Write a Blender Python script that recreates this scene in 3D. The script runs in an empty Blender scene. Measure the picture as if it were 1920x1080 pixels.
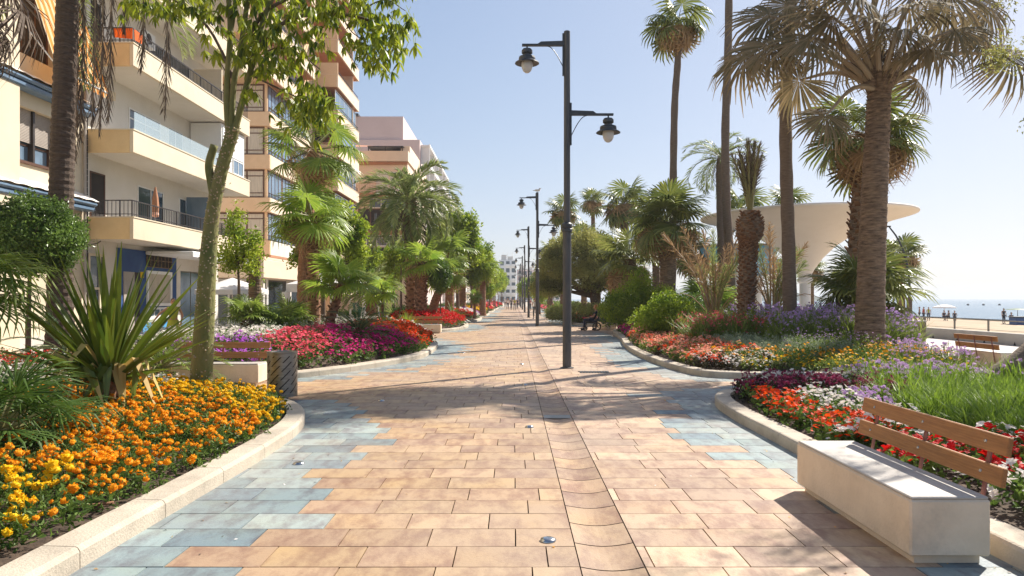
import bpy, math, random
import numpy as np
from mathutils import Vector, Matrix

SC = bpy.context.scene
R = math.radians
# ---------------------------------------------------------------- camera, sky, sun
F, CX, HY, H = 1333.0, 963.0, 560.0, 1.65
cam = bpy.data.cameras.new("camera"); camo = bpy.data.objects.new("camera", cam)
SC.collection.objects.link(camo); SC.camera = camo
camo.location = (0, 0, H); camo.rotation_euler = (R(90), 0, 0)
cam.sensor_width = 36; cam.lens = 36 * F / 1920
cam.shift_x = -3 / 1920; cam.shift_y = 20 / 1920
cam.clip_start = .05; cam.clip_end = 20000
SUN_EL, SUN_AZ = 42.0, 46.0          # azimuth measured from +Y towards +X
W = bpy.data.worlds.new("World"); SC.world = W; W.use_nodes = True
nt = W.node_tree; bg = nt.nodes["Background"]
sky = nt.nodes.new("ShaderNodeTexSky"); sky.sky_type = 'NISHITA'; sky.sun_disc = False
sky.sun_elevation = R(SUN_EL); sky.sun_rotation = R(SUN_AZ)
sky.air_density = 1.0; sky.dust_density = 0.8; sky.ozone_density = 2.0; sky.altitude = 0
# the sky's own brightness range is softened a little near the sun (thin bright haze over the sea)
k1 = nt.nodes.new('ShaderNodeVectorMath'); k1.operation = 'MULTIPLY_ADD'; k1.inputs[1].default_value = (1 / 7,) * 3; k1.inputs[2].default_value = (1, 1, 1)
k2 = nt.nodes.new('ShaderNodeVectorMath'); k2.operation = 'DIVIDE'
nt.links.new(sky.outputs[0], k1.inputs[0]); nt.links.new(sky.outputs[0], k2.inputs[0]); nt.links.new(k1.outputs[0], k2.inputs[1])
k3 = nt.nodes.new('ShaderNodeVectorMath'); k3.operation = 'MULTIPLY'; k3.inputs[1].default_value = (.745, .735, .79)
nt.links.new(k2.outputs[0], k3.inputs[0]); nt.links.new(k3.outputs[0], bg.inputs[0]); bg.inputs[1].default_value = 0.15
sl = bpy.data.lights.new("sun", 'SUN'); slo = bpy.data.objects.new("sun", sl)
SC.collection.objects.link(slo)
sl.energy = 4.1; sl.angle = R(0.53); sl.color = (1.0, .93, .83)
ds = Vector((math.cos(R(SUN_EL)) * math.sin(R(SUN_AZ)), math.cos(R(SUN_EL)) * math.cos(R(SUN_AZ)), math.sin(R(SUN_EL))))
slo.rotation_euler = ds.to_track_quat('Z', 'Y').to_euler(); slo.location = (30, 30, 40)
SC.view_settings.view_transform = 'Standard'; SC.view_settings.look = 'None'
SC.view_settings.exposure = 1.1; SC.view_settings.gamma = 1
SC.render.engine = 'CYCLES'
SC.cycles.use_denoising = True
SC.cycles.max_bounces = 8; SC.cycles.diffuse_bounces = 5; SC.cycles.transmission_bounces = 4
SC.cycles.transparent_max_bounces = 6

# ---------------------------------------------------------------- helpers
def gp(px, py):
    Y = F * H / (py - HY); return ((px - CX) * Y / F, Y)
def at(px, py, Y):
    return ((px - CX) * Y / F, Y, H - (py - HY) * Y / F)
def nrm(a):
    a = np.asarray(a, float); return a / np.maximum(np.linalg.norm(a, axis=-1, keepdims=True), 1e-9)
def frames(D, up=(0, 0, 1), roll=None):
    Y = nrm(D); U = np.broadcast_to(np.asarray(up, float), Y.shape)
    X = np.cross(Y, U); bad = np.linalg.norm(X, axis=-1) < 1e-3
    X[bad] = (1, 0, 0); X = nrm(X); Z = np.cross(X, Y)
    if roll is not None:
        c, s = np.cos(roll)[:, None], np.sin(roll)[:, None]
        X, Z = X * c + Z * s, Z * c - X * s
    return np.stack([X, Y, Z], axis=-1)
def rndframes(rng, n, zmin=-1.0):
    az = rng.uniform(0, 2 * np.pi, n); z = rng.uniform(zmin, 1, n); r = np.sqrt(1 - z * z)
    return frames(np.stack([r * np.cos(az), r * np.sin(az), z], 1), roll=rng.uniform(0, 6.28, n))
def upframes(rng, n, tilt=.5):
    """frames whose Z is near up"""
    az = rng.uniform(0, 2 * np.pi, n)
    Z = nrm(np.stack([rng.normal(0, tilt, n), rng.normal(0, tilt, n), np.ones(n)], 1))
    Y = nrm(np.cross(Z, np.stack([np.cos(az), np.sin(az), np.zeros(n)], 1))); X = np.cross(Y, Z)
    return np.stack([X, Y, Z], axis=-1)

class MB:
    def __init__(s):
        s.v = []; s.t = []; s.q = []; s.qm = []; s.r = []; s.rm = []; s.n = 0; s.P = None
    def add(s, V, Q=None, T=None, m=0, tint=.5):
        V = np.asarray(V, float).reshape(-1, 3); k = len(V)
        s.v.append(V); s.t.append(np.broadcast_to(np.asarray(tint, float), (k,)).copy())
        if Q is not None and len(Q):
            Q = np.asarray(Q, int).reshape(-1, 4); s.q.append(Q + s.n); s.qm.append(np.broadcast_to(m, (len(Q),)).copy())
        if T is not None and len(T):
            T = np.asarray(T, int).reshape(-1, 3); s.r.append(T + s.n); s.rm.append(np.broadcast_to(m, (len(T),)).copy())
        s.n += k; s.P = None; return s
    def pack(s):
        if s.P is None:
            c = lambda L, d, w: (np.concatenate(L) if L else np.zeros(w, d))
            s.P = (c(s.v, float, (0, 3)), c(s.t, float, (0,)), c(s.q, int, (0, 4)), c(s.qm, int, (0,)), c(s.r, int, (0, 3)), c(s.rm, int, (0,)))
        return s.P
    def put(s, o, M, t, sc=1.0, tint=0.0, m=None):
        V, T0, Q, qm, T, tm = o.pack(); M = np.asarray(M, float); t = np.asarray(t, float)
        if M.ndim == 2: M = M[None]; t = t.reshape(1, 3)
        N = len(M); k = len(V)
        if not N or not k: return s
        sc = np.asarray(sc, float)
        scv = np.broadcast_to(sc.reshape(-1, 1, 1) if sc.ndim < 2 else sc[:, None, :], (N, 1, sc.shape[1] if sc.ndim == 2 else 1))
        W_ = np.einsum('nij,nkj->nki', M, V[None] * scv) + t[:, None, :]
        ti = (T0[None] + np.broadcast_to(np.asarray(tint, float).reshape(-1, 1), (N, 1)))
        off = (np.arange(N) * k)[:, None, None]
        s.v.append(W_.reshape(-1, 3)); s.t.append(ti.reshape(-1))
        if len(Q):
            s.q.append((Q[None] + off).reshape(-1, 4) + s.n); s.qm.append(np.tile(qm, N) if m is None else np.full(len(Q) * N, m))
        if len(T):
            s.r.append((T[None] + off).reshape(-1, 3) + s.n); s.rm.append(np.tile(tm, N) if m is None else np.full(len(T) * N, m))
        s.n += N * k; s.P = None; return s
    def mesh(s, name, mats, smooth=False, origin=(0, 0, 0)):
        V, ti, Q, qm, T, tm = s.pack()
        me = bpy.data.meshes.new(name)
        me.vertices.add(len(V)); me.vertices.foreach_set('co', (V - np.asarray(origin, float)).astype(np.float32).ravel())
        L = np.concatenate([Q.ravel(), T.ravel()]).astype(np.int32)
        me.loops.add(len(L)); me.loops.foreach_set('vertex_index', L)
        st = np.concatenate([np.arange(len(Q)) * 4, len(Q) * 4 + np.arange(len(T)) * 3]).astype(np.int32)
        me.polygons.add(len(st)); me.polygons.foreach_set('loop_start', st)
        me.polygons.foreach_set('material_index', np.concatenate([qm, tm]).astype(np.int32))
        me.polygons.foreach_set('use_smooth', np.full(len(st), bool(smooth)))
        me.update(calc_edges=True)
        a = me.attributes.new('tint', 'FLOAT', 'POINT'); a.data.foreach_set('value', ti.astype(np.float32))
        for m in (mats if isinstance(mats, (list, tuple)) else [mats]): me.materials.append(m)
        return me
    # primitives
    def box(s, c, d, rz=0, m=0, tint=.5, bev=0):
        x, y, z = [k / 2 for k in d]
        if bev > 0:
            b = bev; P = []
            for sx in (-1, 1):
                for sy in (-1, 1):
                    for sz in (-1, 1):
                        P += [(sx * x, sy * (y - b), sz * (z - b)), (sx * (x - b), sy * y, sz * (z - b)), (sx * (x - b), sy * (y - b), sz * z)]
            V = np.array(P); i = lambda a, b_, c_, k: ((a * 2 + b_) * 2 + c_) * 3 + k
            Q = [[i(1, 0, 0, 0), i(1, 1, 0, 0), i(1, 1, 1, 0), i(1, 0, 1, 0)], [i(0, 0, 0, 0), i(0, 0, 1, 0), i(0, 1, 1, 0), i(0, 1, 0, 0)],
                 [i(0, 1, 0, 1), i(0, 1, 1, 1), i(1, 1, 1, 1), i(1, 1, 0, 1)], [i(0, 0, 0, 1), i(1, 0, 0, 1), i(1, 0, 1, 1), i(0, 0, 1, 1)],
                 [i(0, 0, 1, 2), i(1, 0, 1, 2), i(1, 1, 1, 2), i(0, 1, 1, 2)], [i(0, 0, 0, 2), i(0, 1, 0, 2), i(1, 1, 0, 2), i(1, 0, 0, 2)]]
            for a in (0, 1):
                for b_ in (0, 1):
                    Q += [[i(a, b_, 0, 0), i(a, b_, 1, 0), i(a, b_, 1, 1), i(a, b_, 0, 1)], [i(a, 0, b_, 0), i(a, 1, b_, 0), i(a, 1, b_, 2), i(a, 0, b_, 2)],
                          [i(0, a, b_, 1), i(1, a, b_, 1), i(1, a, b_, 2), i(0, a, b_, 2)]]
            T = [[i(a, b_, c_, 0), i(a, b_, c_, 1), i(a, b_, c_, 2)] for a in (0, 1) for b_ in (0, 1) for c_ in (0, 1)]
        else:
            V = np.array([(-x, -y, -z), (x, -y, -z), (x, y, -z), (-x, y, -z), (-x, -y, z), (x, -y, z), (x, y, z), (-x, y, z)])
            Q = [[0, 3, 2, 1], [4, 5, 6, 7], [0, 1, 5, 4], [1, 2, 6, 5], [2, 3, 7, 6], [3, 0, 4, 7]]; T = None
        if rz:
            c_, s_ = math.cos(rz), math.sin(rz); V = np.stack([V[:, 0] * c_ - V[:, 1] * s_, V[:, 0] * s_ + V[:, 1] * c_, V[:, 2]], 1)
        return s.add(V + np.asarray(c, float), Q, T, m, tint)
    def bb(s, x0, x1, y0, y1, z0, z1, m=0, tint=.5, bev=0):
        return s.box(((x0 + x1) / 2, (y0 + y1) / 2, (z0 + z1) / 2), (abs(x1 - x0), abs(y1 - y0), abs(z1 - z0)), 0, m, tint, bev)
    def tube(s, P, r, n=8, m=0, tint=.5, cap=True, ell=None):
        P = np.asarray(P, float); k = len(P); r = np.broadcast_to(np.asarray(r, float), (k,))
        D = np.gradient(P, axis=0) if k > 2 else np.repeat((P[1] - P[0])[None], 2, 0)
        D = nrm(D); u = np.array([1., 0, 0]) if abs(D[0][0]) < .9 else np.array([0, 1., 0])
        rings = []
        for i in range(k):
            u = u - D[i] * np.dot(u, D[i]); u = u / max(np.linalg.norm(u), 1e-9); w = np.cross(D[i], u)
            a = np.arange(n) * 2 * np.pi / n
            rings.append(P[i] + r[i] * (np.cos(a)[:, None] * u + np.sin(a)[:, None] * w))
        V = np.concatenate(rings); Q = []
        for i in range(k - 1):
            for j in range(n):
                j2 = (j + 1) % n; Q.append([i * n + j, i * n + j2, (i + 1) * n + j2, (i + 1) * n + j])
        T = []
        if cap:
            V = np.concatenate([V, P[:1], P[-1:]])
            for j in range(n):
                T.append([(j + 1) % n, j, k * n]); T.append([(k - 1) * n + j, (k - 1) * n + (j + 1) % n, k * n + 1])
        ti = tint if np.ndim(tint) == 0 else np.concatenate([np.repeat(tint, n), [tint[0], tint[-1]] if cap else []])
        return s.add(V, Q, T, m, ti)
    def lathe(s, prof, c=(0, 0, 0), n=24, m=0, tint=.5):
        a = np.arange(n) * 2 * np.pi / n; V = []
        for r, z in prof: V.append(np.stack([r * np.cos(a), r * np.sin(a), np.full(n, z)], 1))
        V = np.concatenate(V) + np.asarray(c, float); Q = []
        for i in range(len(prof) - 1):
            for j in range(n):
                j2 = (j + 1) % n; Q.append([i * n + j, i * n + j2, (i + 1) * n + j2, (i + 1) * n + j])
        return s.add(V, Q, None, m, tint)
    def ball(s, c, r, n=12, k=7, m=0, tint=.5, rot=None):
        r = np.broadcast_to(np.asarray(r, float), (3,)); ph = np.linspace(0, np.pi, k + 2)[1:-1]; a = np.arange(n) * 2 * np.pi / n
        V = [[0, 0, -1]] + [[-0 + math.sin(p) * math.cos(t), math.sin(p) * math.sin(t), -math.cos(p)] for p in ph for t in a] + [[0, 0, 1]]
        V = np.array(V) * r; 
        if rot is not None: V = V @ np.asarray(rot).T
        Q = [[1 + i * n + j, 1 + i * n + (j + 1) % n, 1 + (i + 1) * n + (j + 1) % n, 1 + (i + 1) * n + j] for i in range(k - 1) for j in range(n)]
        T = [[0, 1 + (j + 1) % n, 1 + j] for j in range(n)] + [[1 + k * n, 1 + (k - 1) * n + j, 1 + (k - 1) * n + (j + 1) % n] for j in range(n)]
        return s.add(V + np.asarray(c, float), Q, T, m, tint)

def link(o):
    SC.collection.objects.link(o); return o
def tag(o, label=None, cat=None, group=None, kind=None):
    if label: o['label'] = label
    if cat: o['category'] = cat
    if group: o['group'] = group
    if kind: o['kind'] = kind
    return o
def thing(name, label, cat, loc=(0, 0, 0), rz=0, group=None):
    o = link(bpy.data.objects.new(name, None)); o.location = loc; o.rotation_euler = (0, 0, rz); o.empty_display_size = .2
    return tag(o, label, cat, group)
def part(mb, name, mats, parent=None, smooth=False, world=False, label=None):
    """world=True: the mesh was laid out in world metres, shift it to the (unrotated) parent's base"""
    org = (0, 0, 0)
    if world and parent is not None:
        p = parent; org = np.zeros(3)
        while p is not None: org = org + np.array(p.location); p = p.parent
    o = link(bpy.data.objects.new(name, mb.mesh(name, mats, smooth, org)))
    if parent is not None: o.parent = parent
    if label: o['label'] = label
    return o
def struct(mb, name, mats, smooth=False):
    return tag(part(mb, name, mats, None, smooth), kind='structure')
def kids(o): return [c for c in bpy.data.objects if c.parent == o]
def dup(root, loc, rz=0, sc=1, label=None, group=None, _p=None):
    c = root.copy(); link(c)
    if _p is None:
        c.location = loc; c.rotation_euler = (0, 0, rz); c.scale = (sc, sc, sc) if np.ndim(sc) == 0 else sc
        if label: c['label'] = label
        if group: c['group'] = group
    else: c.parent = _p
    for ch in KID.get(root.name) or KID.setdefault(root.name, kids(root)): dup(ch, None, _p=c)
    return c
KID = {}

# ---------------------------------------------------------------- materials
def newmat(name):
    m = bpy.data.materials.new(name); m.use_nodes = True; n = m.node_tree; n.nodes.clear()
    out = n.nodes.new('ShaderNodeOutputMaterial'); return m, n, out
def N(nt, t, **k):
    n = nt.nodes.new(t)
    for a, b in k.items():
        if a.startswith('i_'):
            key = a[2:]; n.inputs[int(key) if key.isdigit() else key.replace('_', ' ')].default_value = b
        else: setattr(n, a, b)
    return n
def mixc(nt, f, a, b):
    m = nt.nodes.new('ShaderNodeMix'); m.data_type = 'RGBA'
    for s, v in ((0, f), (6, a), (7, b)):
        if hasattr(v, 'links') or hasattr(v, 'is_output'): nt.links.new(v, m.inputs[s])
        else: m.inputs[s].default_value = v if s == 0 else (*v, 1) if len(v) == 3 else v
    return m.outputs[2]
def solid(name, c1, c2=None, scale=3.0, rough=.7, bump=0.0, bscale=30.0, metal=0.0, spec=.4, stretch=(1, 1, 1), dirt=0, coords='Object'):
    m, n, out = newmat(name); p = N(n, 'ShaderNodeBsdfPrincipled', i_Roughness=rough, i_Metallic=metal)
    p.inputs['Specular IOR Level'].default_value = spec
    n.links.new(p.outputs[0], out.inputs[0])
    tc = N(n, 'ShaderNodeTexCoord'); mp = N(n, 'ShaderNodeMapping'); mp.inputs['Scale'].default_value = stretch
    n.links.new(tc.outputs[coords], mp.inputs[0])
    c2 = c2 or tuple(k * .8 for k in c1)
    nz = N(n, 'ShaderNodeTexNoise', i_Scale=scale, i_Detail=6.0, i_Roughness=.65); n.links.new(mp.outputs[0], nz.inputs[0])
    rp = N(n, 'ShaderNodeMapRange', i_1=.35, i_2=.65); n.links.new(nz.outputs[0], rp.inputs[0])
    col = mixc(n, rp.outputs[0], c1, c2)
    if dirt:
        n2 = N(n, 'ShaderNodeTexNoise', i_Scale=scale * .35, i_Detail=8.0, i_Roughness=.75); n.links.new(mp.outputs[0], n2.inputs[0])
        r2 = N(n, 'ShaderNodeMapRange', i_1=.50, i_2=.68, i_4=dirt); n.links.new(n2.outputs[0], r2.inputs[0])
        col = mixc(n, r2.outputs[0], col, tuple(k * .45 for k in c1))
    n.links.new(col, p.inputs['Base Color'])
    if bump:
        nb = N(n, 'ShaderNodeTexNoise', i_Scale=bscale, i_Detail=5.0); n.links.new(mp.outputs[0], nb.inputs[0])
        b = N(n, 'ShaderNodeBump', i_Strength=bump, i_Distance=.02); n.links.new(nb.outputs[0], b.inputs['Height']); n.links.new(b.outputs[0], p.inputs['Normal'])
    return m
def leafm(name, c1, c2, trans=.4, rough=.45, spec=.35, tcol=None, noise=.3):
    m, n, out = newmat(name); p = N(n, 'ShaderNodeBsdfPrincipled', i_Roughness=rough); p.inputs['Specular IOR Level'].default_value = spec
    at_ = N(n, 'ShaderNodeAttribute', attribute_name='tint')
    tc = N(n, 'ShaderNodeTexCoord'); nz = N(n, 'ShaderNodeTexNoise', i_Scale=2.2, i_Detail=2.0); n.links.new(tc.outputs['Object'], nz.inputs[0])
    ma = N(n, 'ShaderNodeMath', operation='MULTIPLY_ADD', i_1=noise * 2, i_2=-noise); n.links.new(nz.outputs[0], ma.inputs[0])
    ad = N(n, 'ShaderNodeMath', operation='ADD', use_clamp=True); n.links.new(ma.outputs[0], ad.inputs[0]); n.links.new(at_.outputs['Fac'], ad.inputs[1])
    col = mixc(n, ad.outputs[0], c1, c2); n.links.new(col, p.inputs['Base Color'])
    if trans > 0:
        t = N(n, 'ShaderNodeBsdfTranslucent')
        if tcol: n.links.new(mixc(n, .6, col, tcol), t.inputs[0])
        else: n.links.new(col, t.inputs[0])
        mx = N(n, 'ShaderNodeMixShader', i_0=trans); n.links.new(p.outputs[0], mx.inputs[1]); n.links.new(t.outputs[0], mx.inputs[2])
        n.links.new(mx.outputs[0], out.inputs[0])
    else: n.links.new(p.outputs[0], out.inputs[0])
    return m
def glassm(name, c=(.03, .05, .07), rough=.06, spec=.8):
    m, n, out = newmat(name); p = N(n, 'ShaderNodeBsdfPrincipled', i_Roughness=rough); p.inputs['Specular IOR Level'].default_value = spec
    tc = N(n, 'ShaderNodeTexCoord'); nz = N(n, 'ShaderNodeTexNoise', i_Scale=.9, i_Detail=3.0); n.links.new(tc.outputs['Object'], nz.inputs[0])
    n.links.new(mixc(n, nz.outputs[0], tuple(k * .6 for k in c), tuple(min(1, k * 1.6) for k in c)), p.inputs['Base Color'])
    n.links.new(p.outputs[0], out.inputs[0]); return m
M = {}
M['kerb'] = solid('kerb_stone', (.54, .47, .37), (.45, .385, .30), 2.2, .8, .35, 60, dirt=.8)
M['conc'] = solid('bench_concrete', (.80, .66, .49), (.68, .55, .40), 2.5, .75, .3, 45, dirt=.6)
M['slab'] = solid('seat_slab', (.50, .46, .41), (.42, .385, .34), 2.2, .6, .12, 60, dirt=.6)
M['wood'] = solid('bench_wood', (.34, .155, .055), (.24, .10, .035), 7, .5, .15, 40, stretch=(6, .6, 6))
M['woodx'] = solid('bench_wood_cross', (.44, .20, .065), (.30, .125, .04), 9, .5, .3, 40, stretch=(.5, 8, 8), dirt=.3)
M['steel'] = solid('brushed_steel', (.30, .29, .265), (.21, .2, .185), 4, .38, .1, 80, metal=1.0, stretch=(1, 1, 8))
M['iron'] = solid('dark_painted_iron', (.035, .04, .047), (.06, .062, .066), 9, .42, .12, 60, spec=.5, dirt=.2)
M['ironp'] = solid('weathered_pole_paint', (.05, .055, .062), (.10, .095, .09), 5, .5, .2, 30, spec=.5, stretch=(1, 1, .25), dirt=.2)
M['redpaint'] = solid('faded_red_paint', (.22, .07, .06), (.3, .15, .13), 14, .6)
M['soil'] = solid('bed_soil', (.11, .075, .05), (.045, .03, .02), 6, .95, 1.0, 25)
M['joint'] = solid('joint_earth', (.05, .036, .026), (.03, .022, .017), 4, .95)
M['pave'] = solid('beige_paving', (.50, .43, .36), (.42, .35, .28), 1.2, .8, .15, 40)
M['path'] = solid('pale_path_paving', (.58, .54, .5), (.5, .46, .42), .7, .85, .1, 30)
M['sand'] = solid('beach_sand', (.50, .38, .25), (.38, .28, .18), .25, .95, .8, 6, coords='Object')
M['wallw'] = solid('sea_wall_concrete', (.52, .49, .45), (.43, .40, .36), .8, .85, .15, 20, dirt=.4)
M['cream'] = solid('cream_render', (.72, .62, .46), (.66, .56, .41), .6, .85, .12, 50, dirt=.3)
M['creamw'] = solid('white_render', (.72, .68, .62), (.66, .62, .55), .6, .85, .12, 50, dirt=.25)
M['creamshade'] = solid('shaded_cream_render', (.74, .55, .30), (.66, .47, .24), .8, .85, .1, 50, dirt=.2)  # for cheeks turned from the sun: shade put into the colour
M['ochre'] = solid('ochre_render', (.74, .53, .34), (.67, .46, .28), .5, .85, .1, 40, dirt=.25)
M['ochred'] = solid('terracotta_and_bounce_render', (.50, .24, .13), (.42, .2, .11), .7, .85)  # also paints warm reflections on the tower undersides
M['peach'] = solid('peach_render', (.80, .64, .49), (.74, .58, .43), .5, .85, dirt=.2)
M['pink'] = solid('pale_pink_render', (.66, .53, .50), (.62, .49, .46), .4, .85)
M['white'] = solid('white_paint', (.78, .78, .77), (.72, .72, .70), 1, .5)
M['whitep'] = solid('white_canopy_shell', (.84, .79, .73), (.78, .73, .66), .5, .55)
M['brown'] = solid('brown_window_frame', (.12, .055, .03), (.08, .035, .02), 3, .5)
M['rail'] = solid('dark_railing', (.05, .042, .04), (.03, .025, .025), 3, .45)
M['bluew'] = solid('blue_painted_wall', (.02, .06, .2), (.03, .09, .25), 1.5, .6)
M['bluel'] = solid('light_blue_panel', (.04, .25, .55), (.1, .36, .62), 2, .5)
M['bluer'] = solid('blue_roof_edge', (.10, .17, .27), (.16, .24, .34), 3, .45)
M['bluec'] = solid('blue_canopy_edge', (.08, .32, .58), (.12, .4, .66), 1, .5)
M['glass'] = glassm('window_glass')
M['glassb'] = glassm('bluish_window_glass', (.12, .18, .25), .08, 1.0)
M['curtain'] = solid('curtain_behind_glass', (.55, .48, .38), (.4, .34, .27), 3, .35, spec=.6, stretch=(6, 6, .4))
M['shutter'] = solid('roller_shutter', (.42, .37, .32), (.36, .31, .27), 2, .6)
M['dark'] = solid('dark_interior', (.025, .02, .018), (.04, .032, .028), 2, .8)
M['awn'] = None
M['canvas'] = solid('white_canvas', (.78, .76, .74), (.7, .68, .68), 1, .85)
M['tileroof'] = solid('roof_tiles', (.45, .2, .11), (.6, .3, .18), 5, .8)
M['chrome'] = solid('light_cover_steel', (.6, .6, .6), (.4, .4, .4), 8, .25, metal=1.0)
M['rubber'] = solid('black_rubber', (.02, .02, .02), (.035, .035, .035), 5, .7)
M['globe'] = glassm('frosted_globe', (.5, .5, .5), .2, .6)
M['skin'] = solid('tanned_skin', (.50, .27, .16), (.44, .22, .13), 6, .55)
M['hair'] = solid('dark_hair', (.035, .02, .015), (.06, .035, .02), 20, .5)
M['hairo'] = solid('ginger_hair', (.5, .22, .07), (.4, .16, .05), 20, .5)
M['cnavy'] = solid('navy_cloth', (.02, .025, .05), (.03, .035, .06), 5, .85)
M['clime'] = solid('lime_dress_cloth', (.42, .42, .04), (.34, .36, .03), 3, .8)
M['cwhite'] = solid('white_cloth', (.75, .73, .7), (.65, .63, .6), 3, .85)
M['cred'] = solid('red_cloth', (.45, .05, .04), (.35, .04, .03), 3, .85)
M['cgrey'] = solid('grey_cloth', (.12, .12, .12), (.18, .18, .18), 3, .85)
def bark(name, c1, c2, sc=6, bump=.8, st=(1, 1, 3)):
    return solid(name, c1, c2, sc, .9, bump, sc * 2.5, stretch=st)
M['palmbark'] = bark('palm_bark', (.30, .205, .13), (.09, .06, .04), 4.5, 1.0, (1, 1, 5))
M['palmbarkd'] = bark('dark_palm_bark', (.13, .09, .065), (.06, .042, .03), 8, 1.0, (1, 1, 4))
M['palmbarkg'] = bark('grey_palm_bark', (.22, .165, .12), (.13, .095, .07), 6, .8, (1, 1, 6))
M['palmbarkr'] = bark('red_brown_bark', (.38, .20, .11), (.2, .1, .055), 6, 1.0, (1, 1, 4))
M['scale'] = leafm('cut_frond_base', (.10, .05, .03), (.32, .19, .11), 0, .9, .1)
M['floss'] = solid('green_thorny_bark', (.25, .22, .08), (.12, .14, .035), 5, .8, 1.0, 22, stretch=(1, 1, .5), dirt=.5)
M['thorn'] = solid('grey_thorns', (.55, .45, .32), (.4, .3, .2), 5, .7)
M['twig'] = bark('thin_bark', (.19, .13, .09), (.11, .075, .05), 8, .6)
M['fan'] = leafm('fan_palm_leaf', (.07, .14, .02), (.30, .38, .06), .45, .4, .4)
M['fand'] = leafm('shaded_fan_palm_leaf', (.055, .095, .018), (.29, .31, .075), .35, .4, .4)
M['fanl'] = leafm('fresh_fan_palm_leaf', (.11, .23, .02), (.40, .50, .07), .5, .4, .45)
M['fang'] = leafm('grey_brown_fan_leaf', (.11, .10, .045), (.34, .25, .14), .3, .75, .12)
M['fandry'] = leafm('dry_fan_leaf', (.26, .15, .07), (.58, .40, .22), .3, .7, .2)
M['fandryr'] = leafm('rust_dry_leaf', (.27, .165, .08), (.56, .39, .21), .3, .7, .2)
M['pet'] = leafm('leaf_stalk', (.13, .15, .045), (.34, .30, .13), .1, .5, .4)
M['petb'] = leafm('brown_leaf_stalk', (.22, .16, .10), (.42, .33, .22), 0, .6, .3)
M['feath'] = leafm('date_palm_leaf', (.12, .18, .05), (.42, .46, .16), .4, .45, .4)
M['feathdry'] = leafm('dead_date_leaf', (.06, .045, .035), (.22, .165, .125), .1, .8, .2)
M['cyc'] = leafm('cycad_leaf', (.015, .06, .015), (.07, .15, .04), .15, .35, .6)
M['yuc'] = leafm('yucca_leaf', (.035, .085, .01), (.22, .27, .03), .28, .38, .5)
M['yucdry'] = leafm('yellowed_yucca_leaf', (.45, .26, .05), (.78, .66, .26), .3, .6, .3)
M['dwarf'] = leafm('dwarf_palm_leaf', (.02, .06, .01), (.11, .18, .03), .3, .55, .25)
M['lea'] = leafm('bright_tree_leaf', (.11, .21, .012), (.42, .50, .05), .5, .4, .4)
M['leo'] = leafm('olive_tree_leaf', (.09, .11, .02), (.52, .50, .15), .45, .5, .4)
M['led'] = leafm('dark_shrub_leaf', (.035, .08, .012), (.20, .31, .06), .35, .35, .5)
M['flossleaf'] = leafm('floss_tree_leaf', (.05, .11, .008), (.40, .44, .03), .55, .4, .45)
M['leb'] = leafm('bush_leaf', (.10, .20, .012), (.42, .52, .05), .48, .4, .4)
M['fol'] = leafm('flower_foliage', (.035, .08, .012), (.20, .30, .06), .38, .5, .3)
M['foll'] = leafm('light_foliage', (.08, .15, .02), (.32, .38, .08), .35, .5, .3)
M['folg'] = leafm('grey_foliage', (.18, .23, .13), (.46, .52, .34), .3, .6, .3)
M['folb'] = leafm('burgundy_foliage', (.03, .02, .015), (.10, .09, .03), .2, .5, .3)
M['grass'] = leafm('grass_blade', (.06, .14, .01), (.30, .42, .05), .4, .5, .3)
def fl(name, a, b, tr=.3): M[name] = leafm(name + '_petals', a, b, tr, .6, .2, noise=.15)
fl('f_orange', (.88, .35, .006), (.95, .58, .02)); fl('f_yellow', (.85, .52, .005), (.95, .72, .03))
fl('f_coral', (.82, .10, .16), (.94, .42, .42)); fl('f_pink', (.72, .10, .25), (.88, .45, .5))
fl('f_mag', (.62, .02, .22), (.90, .16, .46)); fl('f_purple', (.58, .16, .68), (.84, .46, .9))
fl('f_white', (.80, .74, .68), (.88, .86, .82)); fl('f_red', (.62, .008, .008), (.82, .04, .02))
fl('f_ored', (.80, .07, .01), (.92, .22, .02)); fl('f_lil', (.62, .40, .68), (.88, .74, .88))
fl('f_ver', (.56, .38, .68), (.88, .74, .90)); fl('f_burg', (.28, .02, .08), (.6, .2, .32)); fl('f_salm', (.88, .34, .22), (.94, .78, .62))
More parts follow.
